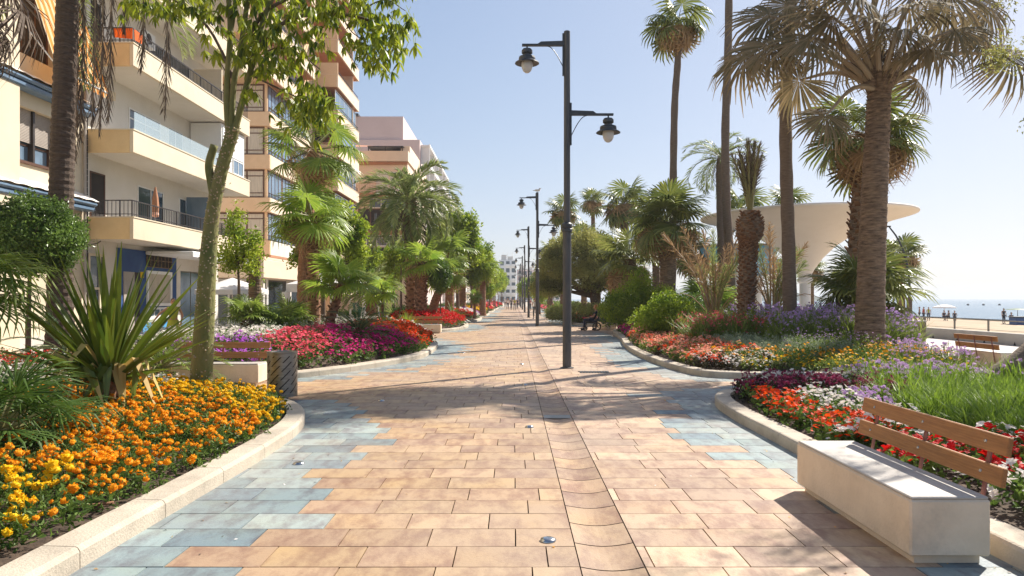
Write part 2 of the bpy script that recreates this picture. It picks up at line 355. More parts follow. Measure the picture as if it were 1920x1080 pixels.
# ---------------------------------------------------------------- leaf and plant templates
def rotx(a):
    c, s = math.cos(a), math.sin(a); return np.array([[1, 0, 0], [0, c, -s], [0, s, c]])
def fan_leaf(L, P, n=24, span=290, split=.5, droop=.3, nod=25, fold=.25, seed=0, pr=.018, tips=.25, m_leaf=0, m_pet=1, side=.35, blade_t=0.0):
    rng = np.random.default_rng(seed); mb = MB()
    sp = R(span); angs = np.linspace(-sp / 2, sp / 2, n); hw = sp / n / 2 * 1.04
    Rn = rotx(-R(nod)); sag = .12 * P
    end = np.array([0, P, -sag])
    for i, a in enumerate(angs):
        Li = L * (.72 + .28 * math.cos(a * .5)) * rng.uniform(.9, 1.05)
        rs = np.array([.03 * L, split * .55 * Li, split * Li, .8 * Li, Li])
        w = np.array([rs[0] * math.tan(hw), rs[1] * math.tan(hw), rs[2] * math.tan(hw), rs[2] * math.tan(hw) * .8, .004 * L])
        td = droop * rng.uniform(.6, 1.4); tipz = tips * rng.uniform(0, 1.6)
        z = -td * L * (rs / L) ** 2.2 - side * (1 - math.cos(a)) * rs * .5 - tipz * L * np.clip((rs / Li - .72) / .28, 0, 1) ** 1.5
        aj = a + rng.normal(0, .02)
        d = np.array([math.sin(aj), math.cos(aj), 0]); s = np.array([d[1], -d[0], 0])
        V = []
        for k in range(5):
            c = d * rs[k] + np.array([0, 0, z[k]])
            V += [c - s * w[k], c + np.array([0, 0, fold * w[k]]) * (1 if k < 4 else 0), c + s * w[k]]
        V = np.array(V) @ Rn.T + end
        Q = []
        for k in range(4):
            b = k * 3; Q += [[b, b + 1, b + 4, b + 3], [b + 1, b + 2, b + 5, b + 4]]
        tt = rng.uniform(.2, .8) + blade_t
        tv = np.repeat(np.array([tt + .15, tt, tt, tt + .08, tt + .25]), 3)
        mb.add(V, Q, None, m_leaf, tv)
    t = np.linspace(0, 1, 5); pth = np.stack([0 * t, t * P, -sag * t * t], 1)
    mb.tube(pth, np.linspace(pr * 1.7, pr * .7, 5), 4, m_pet, .5, cap=False)
    return mb
def feather(path, up0=(0, 0, 1), n=40, ll=.35, wd=.03, lift=.35, fwd=50, m_leaf=0, m_pet=1, rr=.02, seed=0, start=.12, hang=0.0, two=True, jit=.12):
    """feather leaf along a polyline"""
    rng = np.random.default_rng(seed); mb = MB(); P = np.asarray(path, float)
    seg = np.r_[0, np.cumsum(np.linalg.norm(np.diff(P, axis=0), axis=1))]; Lt = seg[-1]
    ts = np.linspace(start, .995, n) * Lt
    C = np.stack([np.interp(ts, seg, P[:, k]) for k in range(3)], 1)
    D = nrm(np.stack([np.interp(ts + .01 * Lt, seg, P[:, k]) - np.interp(ts - .01 * Lt, seg, P[:, k]) for k in range(3)], 1) + 1e-9)
    Fm = frames(D, up0)
    u = (ts / Lt - start) / (1 - start); lp = ll * np.clip(.45 + 1.6 * u * (1.25 - u), .2, 1) * (1 - .55 * np.clip((u - .8) / .2, 0, 1))
    for sd in (-1, 1):
        fw = R(fwd) * (1 - .35 * u) + rng.normal(0, jit, n); lf = lift + rng.normal(0, jit, n)
        dl = (np.sin(fw) * sd)[:, None] * Fm[:, :, 0] + np.cos(fw)[:, None] * Fm[:, :, 1] + lf[:, None] * Fm[:, :, 2]
        dl = nrm(dl + np.array([0, 0, -hang])); le = lp * rng.uniform(.85, 1.1, n)
        wv = nrm(np.cross(dl, Fm[:, :, 2] + .3 * rng.normal(0, 1, (n, 3)))) * wd / 2
        mid = C + dl * (le * .45)[:, None]; tip = C + dl * le[:, None] + np.array([0, 0, -.12]) * le[:, None]
        V = np.stack([C, mid - wv, tip, mid + wv], 1).reshape(-1, 3); Q = np.arange(4 * n).reshape(-1, 4)
        mb.add(V, Q, None, m_leaf, np.repeat(rng.uniform(.15, .85, n), 4))
    k = np.linspace(0, 1, 7) * Lt; mb.tube(np.stack([np.interp(k, seg, P[:, j]) for j in range(3)], 1), np.linspace(rr * 1.5, rr * .35, 7), 4, m_pet, .5, cap=False)
    return mb
def arc(L, drop=70, n=9, rise=0):
    a = R(rise); P = [np.zeros(3)]
    for i in range(n - 1):
        t = (i + 1) / (n - 1); an = a - R(drop) * t ** 1.4; P.append(P[-1] + np.array([0, math.cos(an), math.sin(an)]) * L / (n - 1))
    return np.array(P)
def blade(L, w, bend=0.0, kink=None, fold=.35, m=0, tip=0.0, seed=0):
    rng = np.random.default_rng(seed); mb = MB(); P = [np.zeros(3)]; an = 0; k = 8; t0 = rng.uniform(.2, .7)
    for i in range(k):
        if kink is not None and i == kink[0]: an -= R(kink[1])
        an -= R(bend) / k; P.append(P[-1] + np.array([0, math.cos(an), math.sin(an)]) * L / k)
    P = np.array(P); t = np.linspace(0, 1, k + 1); ww = w * np.clip(np.minimum(.55 + 1.6 * t, (1 - t) * 2.1), .02, 1) / 2
    V = np.concatenate([[p + [-a, 0, fold * a], p, p + [a, 0, fold * a]] for p, a in zip(P, ww)])
    Q = []
    for i in range(k):
        b = i * 3; Q += [[b, b + 1, b + 4, b + 3], [b + 1, b + 2, b + 5, b + 4]]
    return mb.add(V, Q, None, m, np.repeat(t0 + tip * np.clip((t - .8) / .2, 0, 1), 3))
def leaf_cluster(n=8, L=.1, w=.045, r=.12, seed=0, flat=.4, m=0):
    rng = np.random.default_rng(seed); mb = MB(); Fm = rndframes(rng, n, -.3)
    c = rng.normal(0, r * .6, (n, 3))
    t = MB().add([[0, 0, 0], [-w / 2, L * .45, .12 * L], [0, L, -.1 * L], [w / 2, L * .45, .12 * L]], [[0, 3, 2, 1]], None, m, 0)
    return mb.put(t, Fm, c, rng.uniform(.7, 1.2, n), rng.uniform(.1, .9, n))
def compound_leaf(n=6, L=.17, w=.05, seed=0):
    """hand-shaped leaf whose leaflets hang from the stalk end"""
    rng = np.random.default_rng(seed); mb = MB()
    for i in range(n):
        az = 6.283 * i / n + rng.normal(0, .15); dz = rng.uniform(.7, 2.4); d = nrm(np.array([math.cos(az), math.sin(az), -dz])); s = nrm(np.cross(d, [0, 0, 1])); l = L * rng.uniform(.75, 1.1)
        g = np.array([0, 0, -1.0]); p = [d * 0, d * l * .35, d * l * .7 + g * l * .08, d * l * .95 + g * l * .22]
        ww = [.1, 1, .85, .05]; V = np.concatenate([[a - s * w / 2 * b, a + s * w / 2 * b] for a, b in zip(p, ww)])
        mb.add(V, [[0, 1, 3, 2], [2, 3, 5, 4], [4, 5, 7, 6]], None, 0, rng.uniform(.1, .9))
    return mb
def petal_flower(np_=5, r=.5, m=1, cup=.15, w=.75):
    mb = MB(); a = np.arange(np_) * 2 * np.pi / np_
    for t in a:
        d = np.array([math.cos(t), math.sin(t), 0]); s = np.array([-d[1], d[0], 0]); h = w * r * .5
        mb.add([d * 0, d * r * .6 - s * h + [0, 0, cup * r], d * r + [0, 0, cup * r * .6], d * r * .6 + s * h + [0, 0, cup * r]], [[0, 1, 2, 3]], None, m, 0)
    return mb
def pompon(r=.5, seed=0, m=1):
    rng = np.random.default_rng(seed); b = MB().ball((0, 0, 0), (1, 1, .62), 9, 5); V, ti, Q, qm, T, tm = b.pack()
    V = V * (1 + rng.uniform(-.13, .13, len(V)))[:, None] * r
    mb = MB(); mb.add(V, Q, T, m, 0)
    k = 26; Fm = frames(nrm(rng.normal(0, 1, (k, 3)) * [1, 1, .7] + [0, 0, .45]), roll=rng.uniform(0, 6, k))
    t = MB().add([[-.13, .5, 0], [.13, .5, 0], [.16, 1.12, .05], [-.16, 1.12, .05]], [[0, 1, 2, 3]], None, m, 0)
    return mb.put(t, Fm, np.zeros((k, 3)), r, rng.uniform(-.3, .3, k))
def head_cluster(k=9, r=.5, pr=.35, seed=0, m=1):
    rng = np.random.default_rng(seed); f = petal_flower(4, pr, m); mb = MB()
    d = nrm(rng.normal(0, 1, (k, 3)) + [0, 0, .6]); return mb.put(f, upframes(rng, k, .6), d * r * rng.uniform(.5, 1, (k, 1)), 1, rng.uniform(-.25, .25, k))
def tuft(n=9, L=.3, w=.012, spread=.45, seed=0, m=0):
    rng = np.random.default_rng(seed); mb = MB()
    for i in range(n):
        az = rng.uniform(0, 6.28); tl = abs(rng.normal(0, spread)); l = L * rng.uniform(.6, 1.1)
        d = np.array([math.cos(az) * math.sin(tl), math.sin(az) * math.sin(tl), math.cos(tl)]); s = np.array([-math.sin(az), math.cos(az), 0]) * w / 2
        o = d * [1, 1, 0] * .1 * L; m1 = o + d * l * .6; e = m1 + nrm(d + np.array([math.cos(az) * .5, math.sin(az) * .5, -.5 * rng.uniform(0, 1)])) * l * .45
        mb.add([o - s, o + s, m1 + s * .8, m1 - s * .8], [[0, 1, 2, 3]], None, m, rng.uniform(.2, .8)); mb.add([m1 - s * .8, m1 + s * .8, e], None, [[0, 1, 2]], m, rng.uniform(.3, .9))
    return mb
# ---------------------------------------------------------------- palms and trees
def curve(P, n=14):
    P = np.asarray(P, float); k = len(P)
    if k == 2: return P[0] + (P[1] - P[0]) * np.linspace(0, 1, n)[:, None]
    Q = np.vstack([2 * P[0] - P[1], P, 2 * P[-1] - P[-2]]); out = []
    for u in np.linspace(0, k - 1 - 1e-6, n):
        i = int(u); t = u - i; a, b, c, d = Q[i:i + 4]
        out.append(.5 * ((2 * b) + (c - a) * t + (2 * a - 5 * b + 4 * c - d) * t * t + (3 * b - a - 3 * c + d) * t ** 3))
    return np.array(out)
def palm_trunk(P, r0, r1, flare=1.25, rings=26, seed=0, sides=14, rough=.05):
    rng = np.random.default_rng(seed); C = curve(P, rings * 2); k = len(C); t = np.linspace(0, 1, k)
    r = r0 + (r1 - r0) * t; r = r * (1 + (flare - 1) * np.exp(-t * 14)) * (1 + rough * np.where(np.arange(k) % 2, -1, 1) * rng.uniform(.2, 1, k))
    return MB().tube(C, r, sides, 0, .5)
def cut_scales(mb, P, r0, r1, n, size, seed=0, m=1, up=.7, t0=.0, t1=1.0, rad=None):
    rng = np.random.default_rng(seed); C = curve(P, 60); t = np.linspace(t0, t1, n); ti = t * 59
    c = np.stack([np.interp(ti, np.arange(60), C[:, k]) for k in range(3)], 1); a = np.arange(n) * 2.39996 + rng.normal(0, .1, n)
    rr = (r0 + (r1 - r0) * t) if rad is None else np.interp(t, *rad)
    d = np.stack([np.cos(a), np.sin(a), np.full(n, up)], 1); o = np.stack([np.cos(a), np.sin(a), 0 * a], 1)
    s = MB().add([[-.5, 0, 0], [.5, 0, 0], [.32, 1, .0], [-.32, 1, .0], [-.5, 0, -.35], [.5, 0, -.35], [.32, 1, -.18], [-.32, 1, -.18]],
                 [[0, 1, 2, 3], [3, 2, 6, 7], [0, 3, 7, 4], [1, 5, 6, 2], [4, 7, 6, 5]], None, m, [.2, .2, .8, .8, .1, .1, .6, .6])
    mb.put(s, frames(d), c + o * (rr[:, None] * .82), size * rng.uniform(.75, 1.2, n), rng.uniform(-.15, .15, n)); return mb
def fronds(n, el0, el1, seed, jit=8, az0=0, azr=360):
    rng = np.random.default_rng(seed); a = R(az0) + (np.arange(n) * 2.39996 % (2 * np.pi)) * azr / 360 + rng.normal(0, .15, n)
    e = R(el0) + (R(el1) - R(el0)) * (np.arange(n) / max(n - 1, 1)) ** .9 + R(1) * rng.normal(0, jit, n)
    return np.stack([np.cos(e) * np.cos(a), np.cos(e) * np.sin(a), np.sin(e)], 1), rng
def fan_palm(name, label, loc, h, r0, r1, L, P, n=24, lean=(0, 0), cat='palm tree', group=None, bark='palmbark', leaf='fan', dry=10, dryleaf='fandry', el=(78, -25), seed=0,
             nseg=22, scales=0, sep=False, bend=0, dryel=(-45, -80), skirt=0, nod=20, droop=.14, pr=.02, flare=1.25, size_j=.12, tips=.14):
    root = thing(name, label, cat, loc, 0, group); top = np.array([lean[0], lean[1], h])
    P3 = [(0, 0, -.15), (lean[0] * .3 + bend, lean[1] * .3, h * .4), (lean[0] * .75 + bend * .6, lean[1] * .75, h * .75), tuple(top)]
    tr = palm_trunk(P3, r0, r1, flare, seed=seed)
    if scales: cut_scales(tr, P3, r0, r1, scales, max(.09, r1 * .6), seed, 1, .9, .02, 1)
    part(tr, 'trunk', [M[bark], M['scale']], root, smooth=False)
    vs = [fan_leaf(L, P, nseg, 280 + 20 * k, .5, droop, nod + 10 * k - 8, seed=seed * 7 + k, pr=pr, tips=tips) for k in range(3)]
    d, rng = fronds(n, el[0], el[1], seed); sc = rng.uniform(1 - size_j, 1 + size_j, n); Fm = frames(d, roll=rng.normal(0, .25, n)); off = d * r1 * .6
    ms = [M[leaf], M['pet']]
    if sep:
        for i in range(n):
            mb = MB().put(vs[i % 3], Fm[i], off[i] * 1.0, sc[i]); o = part(mb, 'frond', ms, root); o.location = tuple(top)
    else:
        mb = MB()
        for k in range(3):
            s_ = slice(k, None, 3); mb.put(vs[k], Fm[s_], off[s_] + top, sc[s_], rng.uniform(-.15, .15, len(sc[s_])))
        part(mb, 'crown', ms, root)
    if dry:
        dv = [fan_leaf(L * .85, P * .8, max(12, nseg - 6), 240, .35, .38, 28 + 14 * k, seed=seed * 11 + k + 90, pr=pr * .8, tips=.55) for k in range(2)]
        d, rng = fronds(dry, dryel[0], dryel[1], seed + 5, 9); Fm = frames(d, roll=rng.normal(0, .5, dry)); mb = MB()
        hz = -rng.uniform(0, 1, dry) * skirt
        o = top + np.stack([d[:, 0] * r1, d[:, 1] * r1, hz], 1)
        for k in range(2): mb.put(dv[k], Fm[k::2], o[k::2], rng.uniform(.75, 1.15, len(o[k::2])), rng.uniform(-.2, .2, len(o[k::2])))
        part(mb, 'dry_skirt', [M[dryleaf], M['petb']], root)
    return root
def feather_palm(name, label, loc, h, r0, r1, L, n=34, ll=.4, lean=(0, 0), cat='palm tree', group=None, bark='palmbarkr', leaf='feath', el=(80, -15), seed=0, nl=42, scales=160, wd=.035,
                 drop=75, dry=8, lift=.35, bend=0, flare=1.2, rad=None):
    root = thing(name, label, cat, loc, 0, group); top = np.array([lean[0], lean[1], h])
    P3 = [(0, 0, -.15), (lean[0] * .35 + bend, lean[1] * .35, h * .4), (lean[0] * .8, lean[1] * .8, h * .8), tuple(top)]
    if h > .05:
        tr = palm_trunk(P3, r0, r1, flare, seed=seed)
        if scales: cut_scales(tr, P3, r0, r1, scales, max(.1, r1 * .55), seed, 1, .8, .02, 1)
        part(tr, 'trunk', [M[bark], M['scale']], root)
    vs = [feather(arc(L, drop + 14 * k, rise=0), n=nl, ll=ll, wd=wd, lift=lift, seed=seed + k) for k in range(3)]
    d, rng = fronds(n, el[0], el[1], seed); Fm = frames(d, roll=rng.normal(0, .2, n)); sc = rng.uniform(.85, 1.1, n); mb = MB()
    for k in range(3): mb.put(vs[k], Fm[k::3], top + d[k::3] * r1 * .5, sc[k::3], rng.uniform(-.15, .15, len(sc[k::3])))
    part(mb, 'crown', [M[leaf], M['pet']], root)
    if dry:
        dv = feather(arc(L * .85, 60), n=nl, ll=ll * .7, wd=wd * .8, lift=-.2, seed=seed + 9, jit=.3); d, rng = fronds(dry, -35, -75, seed + 3)
        mb = MB().put(dv, frames(d, roll=rng.normal(0, .4, dry)), top + d * r1 * .5, rng.uniform(.6, .9, dry)); part(mb, 'dry_frond', [M['feathdry'], M['petb']], root)
    return root
def crown_pts(blobs, n, rng, shell=.55):
    w = np.array([b[3] * b[4] * b[5] if len(b) > 4 else b[3] ** 3 for b in blobs]) ** .8; w = w / w.sum(); out = []
    for b, k in zip(blobs, rng.multinomial(n, w)):
        r = np.array(b[3:6] if len(b) > 4 else [b[3]] * 3); d = nrm(rng.normal(0, 1, (k, 3))); out.append(np.array(b[:3]) + d * r * rng.uniform(shell, 1.08, (k, 1)))
    P_ = np.concatenate(out); c = P_.mean(0); v = P_ - c; u = nrm(v)
    lump = np.sin(u[:, 0] * 7 + u[:, 2] * 5) * np.sin(u[:, 1] * 6 - u[:, 2] * 8 + 1) + .5 * np.sin(u[:, 0] * 17 + 2) * np.sin(u[:, 2] * 15)
    return c + v * (1 + .13 * lump)[:, None]
def leaf_tree(name, label, loc, trunk, blobs, n, leaf='lea', bark='twig', cat='tree', group=None, L=.1, w=.05, seed=0, cr=.14, shell=.5, r0=.1, nb=3):
    """trunk: list of local points; blobs: local (x, y, z, r) or (x, y, z, rx, ry, rz)"""
    root = thing(name, label, cat, loc, 0, group); rng = np.random.default_rng(seed)
    P = np.asarray(trunk, float); mb = MB().tube(curve(P, 10), np.linspace(r0 * 1.15, r0 * .6, 10), 8, 0, .5)
    for b in blobs:
        for k in range(nb):
            e = np.array(b[:3]) + rng.normal(0, .35, 3) * b[3]; m_ = (P[-1] + e) / 2 + rng.normal(0, .08, 3) * b[3]
            mb.tube(curve([P[-1] - [0, 0, .1 * rng.uniform(0, 2)], m_, e], 6), np.linspace(r0 * .5, r0 * .1, 6), 5, 0, .5, cap=False)
    part(mb, 'trunk', M[bark], root, smooth=True)
    cl = [leaf_cluster(8, L, w, cr, seed + k) for k in range(3)]; pts = crown_pts(blobs, int(n * 1.15), rng, shell)
    # clumps: keep points where a coarse random field is high, so the crown has gaps
    if shell < .8:
        q = np.floor(pts / (cr * 3.6)); hsh = np.abs(np.sin(q @ np.array([12.9, 78.2, 37.7]) + seed)); pts = pts[hsh > .34]
    lead = np.abs(np.sin(np.floor(pts / (cr * 4)) @ np.array([3.1, 9.7, 5.3]))) % 1
    mb = MB()
    for k in range(3): p = pts[k::3]; mb.put(cl[k], rndframes(rng, len(p)), p, rng.uniform(.8, 1.25, len(p)), (lead[k::3] - .5) * .7)
    part(mb, 'crown', M[leaf], root); return root
def bush(name, label, loc, blobs, n, leaf='leb', cat='bush', group=None, L=.09, w=.045, seed=0, cr=.1, shell=.6, stems=6):
    root = thing(name, label, cat, loc, 0, group); rng = np.random.default_rng(seed); mb = MB()
    for i in range(stems):
        b = blobs[i % len(blobs)]; e = np.array(b[:3]) + rng.normal(0, .3, 3) * b[3]; mb.tube(curve([(rng.normal(0, .08), rng.normal(0, .08), -.05), e * [.5, .5, .5], e], 6), np.linspace(.025, .008, 6), 5, 0, .5, cap=False)
    part(mb, 'stems', M['twig'], root)
    cl = [leaf_cluster(8, L, w, cr, seed + k) for k in range(3)]; pts = crown_pts(blobs, n, rng, shell); pts = pts[pts[:, 2] > .02]
    q = np.floor(pts / (cr * 3)); hsh = np.abs(np.sin(q @ np.array([12.9, 78.2, 37.7]) + seed)) % 1; pts = pts[hsh > .15]
    mb = MB()
    for k in range(3): p = pts[k::3]; mb.put(cl[k], rndframes(rng, len(p)), p, rng.uniform(.8, 1.25, len(p)), (np.abs(np.sin(np.floor(p / .4) @ np.array([3.1, 9.7, 5.3]))) - .5) * .4)
    part(mb, 'foliage', M[leaf], root); return root
def cycad(name, label, loc, L=1.0, n=34, h=.25, seed=0, group=None, leaf='cyc', el=(75, 0), ll=.13, r=.14):
    root = thing(name, label, 'cycad', loc, 0, group); tr = MB().tube([(0, 0, -.1), (0, 0, h * .6), (0, 0, h)], [r, r * 1.1, r * .8], 10)
    cut_scales(tr, [(0, 0, 0), (0, 0, h)], r, r, 60, .07, seed, 1, .9); part(tr, 'trunk', [M['palmbarkd'], M['scale']], root)
    v = feather(arc(L, 62), n=38, ll=ll, wd=.014, lift=.3, fwd=55, rr=.01, seed=seed, start=.15, jit=.05); d, rng = fronds(n, el[0], el[1], seed, 6)
    part(MB().put(v, frames(d, roll=rng.normal(0, .15, n)), np.array([0, 0, h]) + d * .05, rng.uniform(.85, 1.1, n), rng.uniform(-.2, .2, n)), 'fronds', [M[leaf], M['pet']], root); return root
def rosette(name, label, loc, L, w, n, el=(85, 5), seed=0, leaf='yuc', bend=(5, 40), group=None, cat='plant', base=.0):
    root = thing(name, label, cat, loc, 0, group); d, rng = fronds(n, el[0], el[1], seed, 5); mb = MB()
    for i in range(n):
        b = blade(L * rng.uniform(.75, 1.05), w, bend[0] + (bend[1] - bend[0]) * i / n, tip=.3, seed=seed + i); mb.put(b, frames(d[i:i + 1], roll=rng.normal(0, .3, 1)), (d[i] * .03 + [0, 0, base])[None])
    part(mb, 'leaves', M[leaf], root); return root
# ---------------------------------------------------------------- planting bed outlines (metres)
def chaikin(P, it=2):
    P = np.asarray(P, float)
    for _ in range(it):
        Q = np.roll(P, -1, 0); P = np.stack([.75 * P + .25 * Q, .25 * P + .75 * Q], 1).reshape(-1, 2)
    return P
def sdist(pts, poly):
    pts = np.asarray(pts, float)[:, :2]; A = poly; B = np.roll(poly, -1, 0); d = np.full(len(pts), 1e9); ins = np.zeros(len(pts), bool)
    for a, b in zip(A, B):
        e = b - a; t = np.clip(((pts - a) @ e) / max(e @ e, 1e-9), 0, 1); d = np.minimum(d, np.linalg.norm(pts - a - t[:, None] * e, axis=1))
        c = ((a[1] > pts[:, 1]) != (b[1] > pts[:, 1])); x = a[0] + (pts[:, 1] - a[1]) / (e[1] if abs(e[1]) > 1e-9 else 1e-9) * e[0]; ins ^= c & (pts[:, 0] < x)
    return np.where(ins, d, -d)
def leftbed(y0, y1, back=-11, xf=-2.5, rnd=1.4):
    return [(back, y0), (-5.2, y0), (-3.8, y0 + .3), (-3.0, y0 + rnd), (xf, y0 + rnd * 2.2), (xf, y1 - rnd * 2), (-2.9, y1 - rnd), (-3.9, y1), (-5.5, y1 + .3), (back, y1)]
def rightbed(y0, y1, back=14.5, xf=3.6, rnd=1.3):
    return [(back, y0), (6, y0), (4.7, y0 + .3), (3.9, y0 + rnd), (xf, y0 + rnd * 2.2), (xf, y1 - rnd * 2), (4.1, y1 - rnd), (5.2, y1), (back, y1)][::-1]
BEDS = {
 'A': [(-2.66, 1.2), (-2.66, 4.2), (-2.6, 6), (-2.57, 7.6), (-2.62, 8.8), (-2.85, 9.8), (-3.3, 10.7), (-4.0, 11.4), (-5.0, 11.9), (-6.6, 12.5), (-7.8, 13.8), (-9.3, 15.8), (-13, 16.3), (-13, 1.2)],
 'B': [(-7.4, 14.1), (-5.6, 14.1), (-4.7, 14.35), (-3.9, 15.6), (-3.2, 17.2), (-2.55, 19.2), (-2.45, 21), (-2.5, 23.5), (-2.75, 25.8), (-3.4, 28), (-4.8, 29.6), (-11, 29.6), (-11, 17.8), (-9.8, 17)],
 'C': [(-11, 34.6), (-5, 34.6), (-3.7, 35), (-2.9, 36.6), (-2.62, 39), (-2.6, 42), (-3.1, 45), (-4.4, 46.3), (-11, 46.3)],
 'D': leftbed(48, 61), 'E': leftbed(63.5, 79), 'F': leftbed(82, 101), 'G': leftbed(105, 128, rnd=2), 'H': leftbed(133, 165, rnd=3),
 'R1': [(3.1, 1.2), (3.1, 4.4), (3.0, 7.0), (3.0, 8.4), (2.98, 9.7), (3.1, 11.2), (3.6, 12.1), (4.6, 12.5), (7, 12.6), (14, 12.6), (14, 1.2)][::-1],
 'R2': [(4.1, 14.75), (3.8, 15.6), (3.6, 17.2), (3.52, 20), (3.68, 23.6), (4.3, 28.6), (4.7, 34), (5.2, 36.6), (7, 37.6), (14.4, 37.6), (14.4, 33), (13.6, 26), (11.7, 20), (10.5, 17.6), (10.2, 15.2), (9.9, 14.35), (7.5, 14.4), (5.2, 14.5)],
 'R3': rightbed(42.5, 57), 'R4': rightbed(62, 78), 'R5': rightbed(83, 104, xf=4), 'R6': rightbed(110, 150, xf=4)}
BP = {k: chaikin(v, 2) for k, v in BEDS.items()}
BED_H = {'A': (.05, 2.0), 'B': (.46, 1.6), 'C': (.42, 1.5), 'D': (.4, 1.5), 'E': (.35, 1.5), 'F': (.4, 1.6), 'G': (.4, 2), 'H': (.4, 2), 'R1': (.06, 2), 'R2': (.18, 2.5), 'R3': (.2, 2), 'R4': (.2, 2), 'R5': (.2, 2), 'R6': (.2, 2)}
def zsoil(b, pts):
    hh, w = BED_H[b]; d = np.clip((sdist(pts, BP[b]) - .24) / w, 0, 1); return .09 + hh * (1 - (1 - d) ** 2)
def zs(b, x, y): return float(zsoil(b, np.array([[x, y]]))[0])
def soil(b):
    P = BP[b]; lo, hi = P.min(0), P.max(0); st = .16 if b in 'ABR1R2' else .4; th = .12 if st < .2 else .19
    xs = np.arange(lo[0], hi[0], st); ys = np.arange(lo[1], hi[1], st); X, Y = np.meshgrid(xs, ys, indexing='ij'); n, k = X.shape
    pts = np.stack([X.ravel(), Y.ravel()], 1); rng = np.random.default_rng(1); z = zsoil(b, pts) + rng.normal(0, .008, len(pts))
    i, j = np.meshgrid(np.arange(n - 1), np.arange(k - 1), indexing='ij'); i = i.ravel(); j = j.ravel(); Q = np.stack([i * k + j, (i + 1) * k + j, (i + 1) * k + j + 1, i * k + j + 1], 1)
    c = pts[Q].mean(1); Q = Q[sdist(c, P) > th]
    struct(MB().add(np.c_[pts, z], Q), 'soil', M['soil'], smooth=True)
def kerb(b):
    P = BP[b]; cl = np.vstack([P, P[:1]]); s = np.r_[0, np.cumsum(np.linalg.norm(np.diff(cl, axis=0), axis=1))]; n = int(s[-1] / .25) // 4 * 4; u = np.linspace(0, s[-1], n + 1)
    C = np.stack([np.interp(u, s, cl[:, k]) for k in (0, 1)], 1); T = np.roll(C[:-1], -1, 0) - np.roll(C[:-1], 1, 0); T[0] = C[1] - C[-2]; T = nrm(T); Nn = np.stack([-T[:, 1], T[:, 0]], 1)
    test = C[:-1] + Nn * .1
    if sdist(test, P).mean() < 0: Nn = -Nn
    prof = [(0, -.03), (0, .105), (.014, .128), (.03, .135), (.235, .14), (.24, .02)]; mb = MB(); C = C[:-1]
    for g in range(0, n, 4):
        ids = [(g + k) % n for k in range(5)]; V = []
        for a, q in enumerate(ids):
            sh = (.004 if a == 0 else -.004 if a == 4 else 0); V += [(*(C[q] + Nn[q] * o + T[q] * sh), z) for o, z in prof]
        Q = [[a * 6 + k, a * 6 + k + 1, (a + 1) * 6 + k + 1, (a + 1) * 6 + k] for a in range(4) for k in range(5)]; Q += [[0, 5, 4, 1], [1, 4, 3, 2], [24, 25, 28, 29], [25, 26, 27, 28]]
        mb.add(V, Q)
    struct(mb, 'kerb', M['kerb'])
for b in BEDS: soil(b); kerb(b)

# ---------------------------------------------------------------- promenade paving
def stain(n, tc, col):
    a = N(n, 'ShaderNodeTexNoise', i_Scale=1.1, i_Detail=9.0, i_Roughness=.8); n.links.new(tc.outputs['Object'], a.inputs[0]); r = N(n, 'ShaderNodeMapRange', i_1=.56, i_2=.72, i_4=.5); n.links.new(a.outputs[0], r.inputs[0])
    m = N(n, 'ShaderNodeMix', data_type='RGBA', blend_type='MULTIPLY'); m.inputs[7].default_value = (.55, .5, .47, 1); n.links.new(r.outputs[0], m.inputs[0]); n.links.new(col, m.inputs[6])
    v = N(n, 'ShaderNodeTexVoronoi', i_Scale=2.3); n.links.new(tc.outputs['Object'], v.inputs[0]); r2 = N(n, 'ShaderNodeMapRange', i_1=.035, i_2=.02, i_3=0.0, i_4=.6); n.links.new(v.outputs['Distance'], r2.inputs[0])
    return mixc(n, r2.outputs[0], m.outputs[2], (.16, .13, .11))
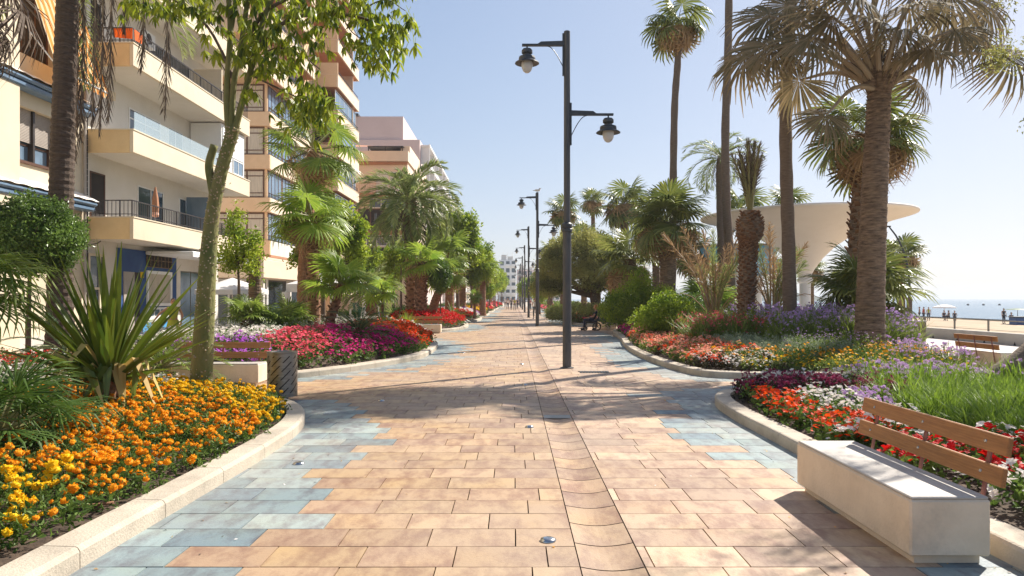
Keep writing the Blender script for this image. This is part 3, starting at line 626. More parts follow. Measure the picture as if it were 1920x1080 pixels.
def tilem():
    m, n, out = newmat('clay_paving_slab'); p = N(n, 'ShaderNodeBsdfPrincipled', i_Roughness=.55); p.inputs['Specular IOR Level'].default_value = .45
    ca = N(n, 'ShaderNodeAttribute', attribute_name='slab'); of = N(n, 'ShaderNodeAttribute', attribute_name='rnd')
    tc = N(n, 'ShaderNodeTexCoord'); ad = N(n, 'ShaderNodeVectorMath', operation='ADD'); n.links.new(tc.outputs['Object'], ad.inputs[0]); n.links.new(of.outputs['Color'], ad.inputs[1])
    mp = N(n, 'ShaderNodeMapping'); mp.inputs['Scale'].default_value = (1.6, .75, 1); n.links.new(ad.outputs[0], mp.inputs[0])
    nz = N(n, 'ShaderNodeTexNoise', i_Scale=3.6, i_Detail=9.0, i_Roughness=.68); n.links.new(mp.outputs[0], nz.inputs[0])
    r1 = N(n, 'ShaderNodeMapRange', i_1=.44, i_2=.62); n.links.new(nz.outputs[0], r1.inputs[0])
    mul = N(n, 'ShaderNodeMix', data_type='RGBA', blend_type='MULTIPLY'); mul.inputs[7].default_value = (.66, .57, .60, 1)
    n.links.new(r1.outputs[0], mul.inputs[0]); n.links.new(ca.outputs['Color'], mul.inputs[6])
    n2 = N(n, 'ShaderNodeTexNoise', i_Scale=1.7, i_Detail=4.0); n.links.new(ad.outputs[0], n2.inputs[0]); r2 = N(n, 'ShaderNodeMapRange', i_1=.5, i_2=.75, i_4=.55); n.links.new(n2.outputs[0], r2.inputs[0])
    sc = N(n, 'ShaderNodeMix', data_type='RGBA', blend_type='MULTIPLY'); sc.inputs[7].default_value = (1.18, 1.12, .84, 1); n.links.new(r2.outputs[0], sc.inputs[0]); n.links.new(mul.outputs[2], sc.inputs[6])
    n3 = N(n, 'ShaderNodeTexNoise', i_Scale=.35, i_Detail=3.0); n.links.new(tc.outputs['Object'], n3.inputs[0]); r3 = N(n, 'ShaderNodeMapRange', i_1=.42, i_2=.7, i_4=.45); n.links.new(n3.outputs[0], r3.inputs[0])
    fin = mixc(n, r3.outputs[0], sc.outputs[2], (.42, .345, .27)); fin = stain(n, tc, fin); n.links.new(fin, p.inputs['Base Color'])
    nb = N(n, 'ShaderNodeTexNoise', i_Scale=45.0, i_Detail=4.0); n.links.new(tc.outputs['Object'], nb.inputs[0]); b = N(n, 'ShaderNodeBump', i_Strength=.22, i_Distance=.01)
    n.links.new(nb.outputs[0], b.inputs['Height']); n.links.new(b.outputs[0], p.inputs['Normal']); n.links.new(p.outputs[0], out.inputs[0]); return m
M['slabs'] = tilem()
def attrcol(me, name, cols):
    a = me.attributes.new(name, 'FLOAT_COLOR', 'FACE'); a.data.foreach_set('color', np.c_[cols, np.ones(len(cols))].astype(np.float32).ravel())
def paving():
    rng = np.random.default_rng(7); RH, TW, G = .362, .592, .0044; C = []; Q4 = []
    rows = np.arange(2.2, 150, RH)
    for ri, y in enumerate(rows):
        near = y < 46; xl, xr = (-11.2, 10.6) if near else (-5.2, 5.2)
        sh = (ri * .5 + (0, .0, .33, .17)[ri % 4]) % 1 * TW
        e = np.arange(.41 - sh, xl - TW, -TW); e = e[e < .41]; xsL = np.r_[.41, e]; xs = [(a, b) for a, b in zip(xsL[1:], xsL[:-1]) if b - a > .04]
        sh2 = (ri * .5 + (0, .3, .1, .42)[ri % 4]) % 1 * TW; e = np.arange(.81 + sh2, xr + TW, TW); e = e[e > .81]; xsR = np.r_[.81, e]; xs += [(a, b) for a, b in zip(xsR[:-1], xsR[1:]) if b - a > .04]
        for a, b in xs:
            if b < xl or a > xr: continue
            C.append((a + G, b - G, y + G, y + RH - G, ri))
    C = np.array(C); cen = np.stack([(C[:, 0] + C[:, 1]) / 2, (C[:, 2] + C[:, 3]) / 2], 1)
    sd = np.max([sdist(cen, P) for P in BP.values()], axis=0); keep = sd < .45; C = C[keep]; cen = cen[keep]; sd = sd[keep]; n = len(C)
    h = rng.uniform(0, 1, 600)[C[:, 4].astype(int)]; front = (np.abs(cen[:, 0]) < 4.6); right = cen[:, 0] > .5
    thr = np.where(right, .55 + .75 * h, .62 + .6 * h); thr = np.where(right & (cen[:, 1] < 8.2), .25 + .8 * rng.uniform(0, 1, n) ** 2, thr)
    blue = (-sd < thr) & front & ~((cen[:, 0] < -3.2) & (cen[:, 1] > 11.2) & (cen[:, 1] < 14.4) & (-sd > .4))
    tanl = np.array([[.455, .31, .185], [.42, .285, .175], [.48, .335, .20], [.40, .27, .175], [.44, .30, .17]]); tanr = np.array([[.52, .375, .25], [.46, .325, .22], [.55, .405, .27], [.42, .295, .205]])
    bl = np.array([[.22, .28, .29], [.27, .34, .34], [.19, .25, .275], [.33, .38, .36]])
    col = np.where(blue[:, None], bl[rng.integers(0, 4, n)], np.where(right[:, None], tanr[rng.integers(0, 4, n)], tanl[rng.integers(0, 5, n)])) * rng.uniform(.9, 1.08, (n, 1))
    far = np.clip((cen[:, 1] - 12) / 30, 0, 1)[:, None]; z = rng.normal(0, .0008, (n, 4))
    V = np.zeros((n, 4, 3)); V[:, 0, 0] = V[:, 3, 0] = C[:, 0]; V[:, 1, 0] = V[:, 2, 0] = C[:, 1]; V[:, 0, 1] = V[:, 1, 1] = C[:, 2]; V[:, 2, 1] = V[:, 3, 1] = C[:, 3]; V[:, :, 2] = z
    # bevelled border: an inner top quad and four narrow sloping sides
    o = V.copy(); o[:, :, 2] -= .03; VV = np.concatenate([V, o], 1).reshape(-1, 3); base = (np.arange(n) * 8)[:, None]
    Qt = np.array([[0, 1, 2, 3], [4, 5, 1, 0], [5, 6, 2, 1], [6, 7, 3, 2], [7, 4, 0, 3]]); Q = (base[:, None] + Qt[None]).reshape(-1, 4)
    mb = MB().add(VV, Q); ob = struct(mb, 'promenade_paving', M['slabs']); attrcol(ob.data, 'slab', np.repeat(col, 5, 0)); attrcol(ob.data, 'rnd', np.repeat(rng.uniform(0, 40, (n, 3)), 5, 0))
    # dished drainage channel
    ys = np.arange(2.2, 150, .435); V = []; Q = []; k = 9; u = np.linspace(0, 1, k); x = .414 + .392 * u; zz = -.024 * np.sin(np.pi * u) - .002; cols = []; rn = []
    for i, y in enumerate(ys):
        b = i * 2 * k; V += [(a, y + .007, c) for a, c in zip(x, zz)] + [(a, y + .428, c) for a, c in zip(x, zz)]; Q += [[b + j, b + j + 1, b + k + j + 1, b + k + j] for j in range(k - 1)]
        c = tanl[rng.integers(0, 5)] * rng.uniform(.88, 1.05) * (.95, .93, .95); cols += [c] * (k - 1); rn += [rng.uniform(0, 40, 3)] * (k - 1)
    ob = struct(MB().add(V, Q), 'drainage_channel', M['slabs']); attrcol(ob.data, 'slab', np.array(cols)); attrcol(ob.data, 'rnd', np.array(rn))
paving()
g = MB(); g.add([(-1500, -60, -.055), (17.6, -60, -.055), (17.6, 2500, -.055), (-1500, 2500, -.055)], [[0, 1, 2, 3]]); struct(g, 'ground', M['joint'])
g = MB(); g.bb(-14.5, -11.2, -20, 46, -.05, -.004); g.bb(-40, -5.2, 46, 400, -.05, -.004); struct(g, 'terrace_paving', M['pave'])
g = MB(); g.bb(5.2, 10.6, 46, 400, -.05, -.004); g.bb(-5.2, 5.2, 150, 400, -.05, -.004); struct(g, 'far_paving', M['pave'])
g = MB(); g.bb(10.6, 17.6, -20, 400, -.05, -.002); struct(g, 'path', M['path'])
# beach, sea, headland
xs = np.linspace(17.9, 76, 60); ys = np.r_[np.linspace(-40, 160, 140), np.linspace(165, 1500, 60)]; rng = np.random.default_rng(3)
X, Y = np.meshgrid(xs, ys, indexing='ij'); Z = -.75 - .6 * (X - 18) / 54 + rng.normal(0, .025, X.shape) + .05 * np.sin(X * .7 + Y * .23); n, k = X.shape
i, j = np.meshgrid(np.arange(n - 1), np.arange(k - 1), indexing='ij'); i = i.ravel(); j = j.ravel()
struct(MB().add(np.stack([X.ravel(), Y.ravel(), Z.ravel()], 1), np.stack([i * k + j, (i + 1) * k + j, (i + 1) * k + j + 1, i * k + j + 1], 1)), 'beach', M['sand'], True)
def seam():
    m, n, out = newmat('sea_water'); p = N(n, 'ShaderNodeBsdfPrincipled', i_Roughness=.18); p.inputs['Base Color'].default_value = (.035, .13, .21, 1); p.inputs['Specular IOR Level'].default_value = .5
    tc = N(n, 'ShaderNodeTexCoord'); mp = N(n, 'ShaderNodeMapping'); mp.inputs['Scale'].default_value = (1, .25, 1); n.links.new(tc.outputs['Object'], mp.inputs[0])
    nz = N(n, 'ShaderNodeTexNoise', i_Scale=.9, i_Detail=6.0, i_Roughness=.7); n.links.new(mp.outputs[0], nz.inputs[0]); b = N(n, 'ShaderNodeBump', i_Strength=.9, i_Distance=.35)
    n.links.new(nz.outputs[0], b.inputs['Height']); n.links.new(b.outputs[0], p.inputs['Normal']); n.links.new(p.outputs[0], out.inputs[0]); return m
struct(MB().add([(66, -400, -1.18), (5500, -400, -1.18), (5500, 7000, -1.18), (66, 7000, -1.18)], [[0, 1, 2, 3]]), 'sea', seam())
m_hill = solid('hazy_headland', (.06, .08, .05), (.12, .13, .08), .02, 1.0, coords='Object')
xs = np.linspace(150, 450, 60); rng = np.random.default_rng(5); hh = 17 * np.clip((450 - xs) / 90, 0, 1) ** .7 * (1 + .2 * np.sin(xs * .05)) + rng.normal(0, .8, 60)
V = np.concatenate([np.stack([xs, xs * 0 + 1000, xs * 0 - 1.3], 1), np.stack([xs, xs * 0 + 1012, hh * .7], 1), np.stack([xs, xs * 0 + 1050, hh], 1), np.stack([xs, xs * 0 + 1150, xs * 0 - 1.3], 1)])
Q = [[r_ * 60 + q, r_ * 60 + q + 1, (r_ + 1) * 60 + q + 1, (r_ + 1) * 60 + q] for r_ in range(3) for q in range(59)]; struct(MB().add(V, Q), 'headland', m_hill)

# fallen petals and dry leaf bits blown on to the paving
rng = np.random.default_rng(21); n = 900; x = rng.uniform(-4.4, 4.6, n); y = 3.3 + 26 * rng.random(n) ** 1.6; sd = np.max([sdist(np.stack([x, y], 1), P) for P in BP.values()], axis=0); k = (sd < -.02) & ((rng.random(n) < np.exp(sd / .7) + .12)); x = x[k]; y = y[k]; n = len(x)
t = MB().add([[-.5, 0, 0], [0, -.35, .1], [.5, 0, .05], [0, .35, .12]], [[0, 1, 2, 3]], None, 0, 0); mb = MB()
for q, m_ in enumerate((0, 1, 2, 3)): mb.put(t, upframes(rng, len(x[q::4]), .25), np.stack([x[q::4], y[q::4], np.full(len(x[q::4]), .004)], 1), rng.uniform(.012, .032, len(x[q::4])), rng.uniform(.2, .8, len(x[q::4])), m_)
o = part(mb, 'fallen_petals', [M['fandry'], M['f_orange'], M['f_white'], M['feathdry']]); tag(o, 'fallen petals and leaf bits scattered over the paving', None, None, 'stuff')
# ---------------------------------------------------------------- buildings
def fy(px, X): return X * F / (px - CX)                       # distance along a facade plane that runs beside the promenade
def fz(px, py, X): return H - (py - HY) * fy(px, X) / F
def awnm():
    m, n, out = newmat('striped_awning_cloth'); p = N(n, 'ShaderNodeBsdfPrincipled', i_Roughness=.85); tc = N(n, 'ShaderNodeTexCoord'); sx = N(n, 'ShaderNodeSeparateXYZ'); n.links.new(tc.outputs['Object'], sx.inputs[0])
    w = N(n, 'ShaderNodeMath', operation='MULTIPLY', i_1=23.0); n.links.new(sx.outputs[1], w.inputs[0]); s = N(n, 'ShaderNodeMath', operation='SINE'); n.links.new(w.outputs[0], s.inputs[0]); g = N(n, 'ShaderNodeMath', operation='GREATER_THAN', i_1=-.1); n.links.new(s.outputs[0], g.inputs[0])
    n.links.new(mixc(n, g.outputs[0], (.80, .62, .36), (.80, .30, .04)), p.inputs['Base Color']); t = N(n, 'ShaderNodeBsdfTranslucent'); n.links.new(mixc(n, g.outputs[0], (.80, .62, .36), (.80, .30, .04)), t.inputs[0])
    mx = N(n, 'ShaderNodeMixShader', i_0=.35); n.links.new(p.outputs[0], mx.inputs[1]); n.links.new(t.outputs[0], mx.inputs[2]); n.links.new(mx.outputs[0], out.inputs[0]); return m
M['awn'] = awnm()
def window(par, X, y0, y1, z0, z1, mull=1, frame='white', glass='glass', fw=.05, d=.03, sub=None, curtain=0):
    """window in a facade plane facing +X"""
    mb = MB()
    for a, b, c, e in ((y0, y1, z1 - fw, z1), (y0, y1, z0, z0 + fw), (y0, y0 + fw, z0 + fw, z1 - fw), (y1 - fw, y1, z0 + fw, z1 - fw)): mb.bb(X + .002, X + d, a, b, c, e)
    for k in range(mull): yy = y0 + (y1 - y0) * (k + 1) / (mull + 1); mb.bb(X + .002, X + d - .004, yy - fw * .4, yy + fw * .4, z0 + fw, z1 - fw)
    if sub:
        for z in sub: mb.bb(X + .002, X + d - .006, y0 + fw, y1 - fw, z - .025, z + .025)
    w = part(mb, 'window', M[frame], par, world=True)
    g = MB().bb(X - .02, X + .01, y0 + fw, y1 - fw, z0 + fw, z1 - fw); part(g, 'pane', M[glass], w, world=True)
    return w
def window_front(par, Y, x0, x1, z0, z1, mull=2, frame='brown', glass='curtain', fw=.06, sub=None):
    """window in a wall facing the camera (-Y)"""
    mb = MB()
    for a, b, c, e in ((x0, x1, z1 - fw, z1), (x0, x1, z0, z0 + fw), (x0, x0 + fw, z0 + fw, z1 - fw), (x1 - fw, x1, z0 + fw, z1 - fw)): mb.bb(a, b, Y - .05, Y - .002, c, e)
    for k in range(mull): xx = x0 + (x1 - x0) * (k + 1) / (mull + 1); mb.bb(xx - fw * .5, xx + fw * .5, Y - .045, Y - .002, z0 + fw, z1 - fw)
    for z in sub or []: mb.bb(x0 + fw, x1 - fw, Y - .04, Y - .002, z - .03, z + .03)
    w = part(mb, 'window', M[frame], par, world=True)
    part(MB().bb(x0 + fw, x1 - fw, Y - .015, Y + .02, z0 + fw, z1 - fw), 'pane', M[glass], w, world=True)
def railing(mb, P, z0, h, step=.13, r=.008, top=.02):
    for a, b in zip(P[:-1], P[1:]):
        a = np.array(a, float); b = np.array(b, float); L = np.linalg.norm(b - a); n = max(2, int(L / step)); c = (a + b) / 2; an = math.atan2(b[1] - a[1], b[0] - a[0])
        mb.box((c[0], c[1], z0 + h), (L, .045, .035), an); mb.box((c[0], c[1], z0 + .09), (L, .025, .025), an)
        for k in range(n + 1): q = a + (b - a) * k / n; mb.box((q[0], q[1], z0 + (h + .0) / 2), (.016 if k % 8 else .035, .016 if k % 8 else .035, h), an)
def balcony(par, x0, x1, y0, y1, zb, ph, slab=.22, front='cream', side='creamshade', name='balcony', label=None, under='creamw'):
    """solid balcony: slab and parapet, camera-side cheek in a second tone, the default with its shade painted in"""
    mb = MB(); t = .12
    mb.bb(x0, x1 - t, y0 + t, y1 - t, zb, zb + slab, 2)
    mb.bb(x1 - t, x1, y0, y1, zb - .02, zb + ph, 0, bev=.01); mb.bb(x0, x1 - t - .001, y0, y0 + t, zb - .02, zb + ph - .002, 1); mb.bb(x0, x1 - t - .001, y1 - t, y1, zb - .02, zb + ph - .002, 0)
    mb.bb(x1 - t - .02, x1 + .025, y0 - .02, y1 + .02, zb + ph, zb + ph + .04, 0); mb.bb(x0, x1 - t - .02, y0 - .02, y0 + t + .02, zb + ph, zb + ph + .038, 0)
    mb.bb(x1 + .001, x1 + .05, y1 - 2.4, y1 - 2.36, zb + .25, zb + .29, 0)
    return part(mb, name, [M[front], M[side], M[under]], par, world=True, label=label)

# white apartment block beside the near terrace
bX, wX = -12.8, -14.4
B1 = thing('apartment_building', 'white and cream apartment block with long sloping-looking balconies and a blue shop below', 'building', (wX, 29, 0))
mb = MB(); mb.bb(-30, wX, 23.9, 34.5, -.05, 22, bev=.0); part(mb, 'wall', M['creamw'], B1, world=True)
ZB = [3.68, 6.6, 9.52, 12.44, 15.4, 18.3]
for k, z in enumerate(ZB):
    b = balcony(B1, wX + .001, bX, 23.92, 34.48, z, .73 if k else .70)
    top = z + (.73 if k else .70) + .04
    if k in (0, 2, 3, 4, 5):
        r = MB(); railing(r, [(wX + .02, 24.0), (bX - .08, 24.0), (bX - .08, 34.4)], top, .55 if k == 0 else .5); part(r, 'railing', M['rail'], b, world=True)
    else:
        r = MB(); r.bb(bX - .07, bX - .055, 24.1, 31.4, top, top + .62)
        m_, n_, o_ = newmat('clear_balcony_glass'); gl = N(n_, 'ShaderNodeBsdfPrincipled', i_Roughness=.05); gl.inputs['Base Color'].default_value = (.5, .62, .68, 1); gl.inputs['Specular IOR Level'].default_value = .8; gl.inputs['Alpha'].default_value = .4; n_.links.new(gl.outputs[0], o_.inputs[0]); part(r, 'glass_railing', m_, b, world=True)
for k in range(5):                                             # rooms opening on to the balconies
    z = ZB[k] + .22
    if k == 0:
        window(B1, wX, fy(168, wX), fy(196, wX), z, z + 2.1, 0, 'brown', 'dark'); window(B1, wX, 27.2, 29.2, z, z + 2.1, 1, 'white'); window(B1, wX, 30.6, 33.6, z, z + 2.1, 2, 'white')
    elif k == 1:
        window(B1, wX, fy(241, wX), fy(300, wX), z, z + 2.0, 1, 'white', sub=[z + 1.62]); window(B1, wX, 29.6, 30.9, z + .7, z + 2.0, 1, 'white')
        s = MB(); s.bb(wX + .03, -13.0, 31.6, 34.3, z + .5, z + 2.65, bev=.01); s.bb(-12.995, -12.965, 31.7, 34.2, z + 1.35, z + 2.5); part(s, 'roller_shutter', M['white'], B1, world=True)
        window(B1, -12.99, 32.9, 34.1, z + .62, z + 1.3, 1, 'white', 'glassb')
    else:
        window(B1, wX, fy(170, wX) if k == 2 else 25.5, fy(188, wX) if k == 2 else 26.8, z, z + 2.1, 0, 'rail', 'dark'); window(B1, wX, 28.0, 31.5, z, z + 2.15, 2, 'brown'); window(B1, wX, 32.2, 34.0, z, z + 2.15, 1, 'brown')
    if k == 2 or k == 0:
        q = MB(); q.bb(wX + .04, -13.1, 31.9 if k else 31.2, 31.98 if k else 31.26, z, z + 2.2)
        for yy in (): pass
        part(q, 'partition', M['cream'] if k else M['glassb'], B1, world=True)
s = MB(); s.bb(wX + .001, wX + .12, 25.25, 25.55, 8.75, 9.05, bev=.02); part(s, 'vent_box', M['cream'], B1, world=True)
# ground floor of the white block: blue shop and glass-fronted shop
zf_ = lambda px, py: fz(px, py, wX)
s = MB(); s.bb(wX + .001, wX + .08, fy(218, wX), fy(327, wX), 0, 3.5); part(s, 'blue_shop_wall', M['bluew'], B1, world=True)
X2 = wX + .08
s = MB(); s.bb(X2, X2 + .03, fy(227, wX), fy(247, wX), .02, 2.65); part(s, 'door', M['shutter'], B1, world=True)
s = MB(); s.bb(X2, X2 + .012, fy(248, wX), fy(258, wX), .02, 2.65); part(s, 'doorway', M['dark'], B1, world=True)
y0, y1 = fy(270, wX), fy(317, wX); window(B1, X2, y0, y1, 1.35, 2.75, 0, 'white', 'curtain', .12, .06)
s = MB(); s.bb(X2 + .001, X2 + .05, y0 - .05, y1 + .05, .72, 1.3); part(s, 'white_counter', M['white'], B1, world=True)
for k in range(4): s = MB(); a = y0 + .15 + k * (y1 - y0 - .2) / 4; s.bb(X2 + .05, X2 + .07, a, a + .32, .98, 1.22); part(s, 'small_pane', M['glassb'], B1, world=True)
s = MB(); s.bb(X2 + .002, X2 + .04, y0 - .3, y1 + .1, .05, .7); part(s, 'light_blue_panel', M['bluel'], B1, world=True)
g = MB(); g.bb(X2, X2 + .02, y0, y1, 2.9, 3.45); part(g, 'vent_recess', M['dark'], B1, world=True)
g = MB()
for k in range(8): a = y0 + (y1 - y0) * k / 7; g.bb(X2 + .022, X2 + .045, a - .012, a + .012, 2.9, 3.45)
for z in (2.9, 3.17, 3.45): g.bb(X2 + .046, X2 + .065, y0, y1, z - .015, z + .015)
part(g, 'grille', M['palmbark'], B1, world=True)
s = MB(); s.bb(X2, X2 + .02, fy(262, wX) - .12, fy(262, wX) + .12, 2.45, 2.68); part(s, 'yellow_notice', M['f_yellow'], B1, world=True)
s = MB(); s.bb(wX + .001, wX + .1, fy(327, wX), fy(334, wX), 0, 3.55); s.bb(wX + .001, wX + .1, 33.9, 34.4, 0, 3.55); s.bb(wX + .001, wX + .1, fy(334, wX), 33.9, 2.85, 3.55); part(s, 'shopfront_surround', M['creamw'], B1, world=True)
window(B1, wX, fy(334, wX) + .02, 33.88, .1, 2.84, 2, 'steel', 'glassb', .05)
s = MB(); s.bb(wX + .1, bX + .35, 27.6, 34.3, 3.36, 3.5, bev=.03); s.bb(bX + .28, bX + .36, 27.6, 34.3, 3.28, 3.36); part(s, 'awning_box', M['white'], B1, world=True)
s = MB(); s.bb(wX + .001, wX + .06, 23.95, fy(190, wX), .9, 3.1); part(s, 'dark_shop_window', M['glass'], B1, world=True)
s = MB(); 
for yy in (23.97, 24.6, fy(190, wX)): s.bb(wX + .062, wX + .11, yy - .04, yy + .04, .1, 3.2)
for z in (.9, 2.0, 3.15): s.bb(wX + .062, wX + .105, 23.97, fy(190, wX), z - .04, z + .04)
part(s, 'shop_window_frame', M['cream'], B1, world=True)

# cream corner building in the near left
B0 = thing('corner_building', 'cream corner building with blue tiled ledges, roller shutters and a striped orange awning', 'building', (wX, 18, 0))
part(MB().bb(-30, wX - .35, 4, 23.85, -.05, 20), 'wall', M['cream'], B0, world=True)
yw0, yw1 = fy(31, wX), fy(106, wX)
def cells(mb, X0, X1, ys, zs_, holes):
    for a, b in zip(ys[:-1], ys[1:]):
        for c, d in zip(zs_[:-1], zs_[1:]):
            if not any(h[0] <= (a + b) / 2 <= h[1] and h[2] <= (c + d) / 2 <= h[3] for h in holes): mb.bb(X0, X1, a, b, c, d)
z1a, z1b = 5.7, 7.3; z2a, z2b = 8.85, 11.2
mb = MB(); cells(mb, wX - .35, wX, [4, 19.0, yw0, yw1, 23.85], [-.05, z1a, z1b, z2a, z2b, 20], [(yw0, yw1, z1a, z1b), (yw0, yw1, z2a, z2b)]); part(mb, 'facade', M['cream'], B0, world=True)
mb = MB(); mb.bb(wX + .002, wX + .35, 4, fy(14, wX), 0, 20); part(mb, 'pilaster', M['cream'], B0, world=True)
for (za, zb) in ((z1a, z1b),):
    w = window(B0, wX - .28, yw0, yw1, za, zb, 1, 'brown', 'glassb', .07, .05, sub=[za + .55])
    s = MB(); 
    for i in range(22): s.bb(wX - .2, wX - .17, yw0 + .02, yw0 + (yw1 - yw0) * .49, za + .62 + i * .046, za + .655 + i * .046); s.bb(wX - .2, wX - .17, yw0 + (yw1 - yw0) * .53, yw1 - .02, za + .62 + i * .046, za + .655 + i * .046)
    part(s, 'roller_shutter', M['shutter'], B0, world=True)
    part(MB().bb(wX - .25, wX - .1, (yw0 + yw1) / 2 - .04, (yw0 + yw1) / 2 + .04, za, zb), 'mullion', M['rail'], B0, world=True)
part(MB().bb(wX - .1, wX + .08, yw0 - .05, yw1 + .05, z1a - .08, z1a), 'sill', M['brown'], B0, world=True)
window(B0, wX - .3, yw0, yw1, z2a, z2b, 2, 'brown', 'dark', .08)
aw = MB(); n_ = 10; A = [(wX - .1 + 1.05 * t, 11.6 - 2.9 * t - .25 * t * t) for t in np.linspace(0, 1, n_)]; V = [(x, y, z) for x, z in A for y in (yw0 + .35, yw1 + 1.2)]
aw.add(V, [[2 * i, 2 * i + 1, 2 * i + 3, 2 * i + 2] for i in range(n_ - 1)])
k = 26; yy = np.linspace(yw0 + .35, yw1 + 1.2, k); x_, z_ = A[-1]
aw.add(np.concatenate([np.stack([np.full(k, x_), yy, np.full(k, z_)], 1), np.stack([np.full(k, x_ + .02), yy, z_ - .16 - .05 * np.abs(np.sin(np.arange(k) * 1.05))], 1)]), [[i, i + 1, k + i + 1, k + i] for i in range(k - 1)])
an = part(aw, 'awning', M['awn'], B0, world=True)
s = MB().tube([(x_, yw0 + .3, z_), (x_, yw1 + 1.2, z_)], .035, 8); s.tube([(wX - .1, yw0 + .1, z_ + 1.5), (x_, yw0 + .4, z_ + .02)], .022, 6); part(s, 'awning_frame', M['white'], an, world=True)
for za, zn, ext in ((7.72, 'upper', 1), (4.55, 'lower', 1)):
    s = MB(); s.bb(wX + .001, wX + .42, 4, 23.8, za, za + .16, bev=.04); s.bb(wX + .001, wX + .5, 4, 23.8, za + .165, za + .3, bev=.05)
    t = MB(); nseg = 110; yy = np.linspace(4, 23.8, nseg); zz = za + .36 + .035 * np.abs(np.sin(np.arange(nseg) * .9))
    P = np.concatenate([np.stack([np.full(nseg, wX + .54), yy, zz - .05], 1), np.stack([np.full(nseg, wX + .01), yy, zz + .24], 1)]); t.add(P, [[i, i + 1, nseg + i + 1, nseg + i] for i in range(nseg - 1)])
    led = part(s, 'ledge', M['bluer'], B0, world=True); part(t, 'ledge_tiles', M['whitep'], led, world=True)
part(MB().bb(wX + .001, wX + .05, 4, 22.0, 0, .5), 'plinth', M['path'], B0, world=True)
s = MB(); s.tube([(wX + .1, 23.72, 0), (wX + .1, 23.72, 20)], .05, 8); s.tube([(wX + .1, 22.1, 0), (wX + .1, 22.1, 4.5)], .04, 8); part(s, 'drainpipe', M['shutter'], B0, world=True)

# ochre tower with glazed loggias
B2 = thing('apartment_tower', 'tall ochre apartment tower with glazed loggias and stepped balconies', 'building', (-17, 55, 0))
part(MB().bb(-30, -16.72, 48.2, 59.4, 4.5, 34), 'wall', M['ochre'], B2, world=True); part(MB().bb(-30, -17.2, 59.4, 68, 0, 34), 'rear_wall', M['ochre'], B2, world=True)
part(MB().bb(-30, -17.6, 49.5, 60, -.05, 4.5), 'ground_floor', M['peach'], B2, world=True)
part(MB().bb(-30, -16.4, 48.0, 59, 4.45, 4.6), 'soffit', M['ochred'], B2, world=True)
for k in range(10):
    z = 4.67 + 2.9 * k; o = MB()
    if k < 4:
        o.bb(-30, -16.45, 47.95, 48.2, z - .05, z + .9, 1); o.bb(-16.71, -16.45, 48.2, 57.5, z - .05, z + .9, 0); b = part(o, 'parapet', [M['creamw'] if k < 1 else M['peach'], M['ochre']], B2, world=True)
        r = MB(); railing(r, [(-16.52, 48.1), (-16.52, 57.4)], z + .9, .32, .3); part(r, 'railing', M['rail'], b, world=True)
        for j in range(4): window_front(B2, 48.2, -26.5 + j * 2.42, -24.15 + j * 2.42, z + .92, z + 2.82, 1, 'brown', 'curtain', .1, sub=[z + 1.25, z + 2.4])
        for j in range(3): window(B2, -16.72, 48.35 + j * 3.0, 51.2 + j * 3.0, z + .92, z + 2.82, 3, 'brown', 'glassb', .08, sub=[z + 1.3])
    else:
        balcony(B2, -16.73, -15.9, 46.6, 57.0, z, .9, front='peach', side='ochre', under='ochred'); o = MB(); o.bb(-30, -16.74, 46.6, 46.75, z - .02, z + .9); o.bb(-30, -16.74, 46.76, 48.19, z, z + .2); part(o, 'side_parapet', M['ochre'], B2, world=True)  # slab colour paints in the orange-red reflections seen from below
        r = MB(); railing(r, [(-15.98, 46.8), (-15.98, 56.9)], z + .93, .35, .25); part(r, 'railing', M['rail'], B2, world=True)
        window(B2, -16.72, 49, 52, z + .25, z + 2.4, 1, 'brown', 'glassb'); window(B2, -16.72, 53, 56, z + .25, z + 2.4, 1, 'brown', 'glassb')
        window_front(B2, 48.2, -24.5, -21.5, z + .25, z + 2.4, 1, 'brown', 'curtain', .1)
    zb = 1.65 + (560 - 162) * 59.5 / F - 2.9 * 6 + 2.9 * k
    if zb > .5:
        bb_ = balcony(B2, -17.2, -14.7, 59.5, 67.6, zb, 1.0 if k > 5 else .9, front='peach', side='ochre', under='ochred')  # undersides again carry the warm reflection in their colour
        o = MB(); o.bb(-17.19, -14.72, 59.52, 59.64, zb + 1.05, zb + 2.0 if k > 5 else zb + 1.1); part(o, 'screen', M['ochre'], B2, world=True)
        r = MB(); railing(r, [(-14.78, 59.7), (-14.78, 67.4)], zb + 1.04, .3, .3); part(r, 'railing', M['rail'], bb_, world=True)
        if k <= 5: window(B2, -15.0, 59.7, 67.4, zb + 1.0, zb + 2.7, 4, 'white', 'glassb', .06)
        window(B2, -17.2, 60.5, 63.4, zb + .25, zb + 2.3, 1, 'brown', 'glassb'); part(MB().bb(-17.1, -14.9, 65.9, 66.0, zb + .22, zb + 2.85), 'divider', M['peach'], B2, world=True)
# low restaurant front between the two blocks
RS = thing('restaurant_pavilion', 'single-storey restaurant front with beige fascia and dark glass', 'building', (-15.6, 40, 0))
s = MB(); s.bb(-24, -13.2, 37.5, 48, 2.75, 3.75, bev=.03); s.bb(-24, -13.3, 38.0, 48, 3.78, 3.9); part(s, 'fascia', M['peach'], RS, world=True)
part(MB().bb(-24, -14.4, 39.5, 48, 0, 2.75), 'dark_glass', M['glass'], RS, world=True)
s = MB()
for x in np.arange(-20, -13.5, 1.05): s.bb(x, x + .09, 39.3, 39.45, 0, 2.75)
s.bb(-20, -14.3, 39.3, 39.44, 2.45, 2.74); s.bb(-20, -14.3, 39.31, 39.43, 0, .2); part(s, 'frames', M['white'], RS, world=True)
for y in (38.2, 42.8, 47.2): part(MB().bb(-13.7, -13.45, y, y + .25, 0, 2.75), 'post', M['creamw'], RS, world=True)

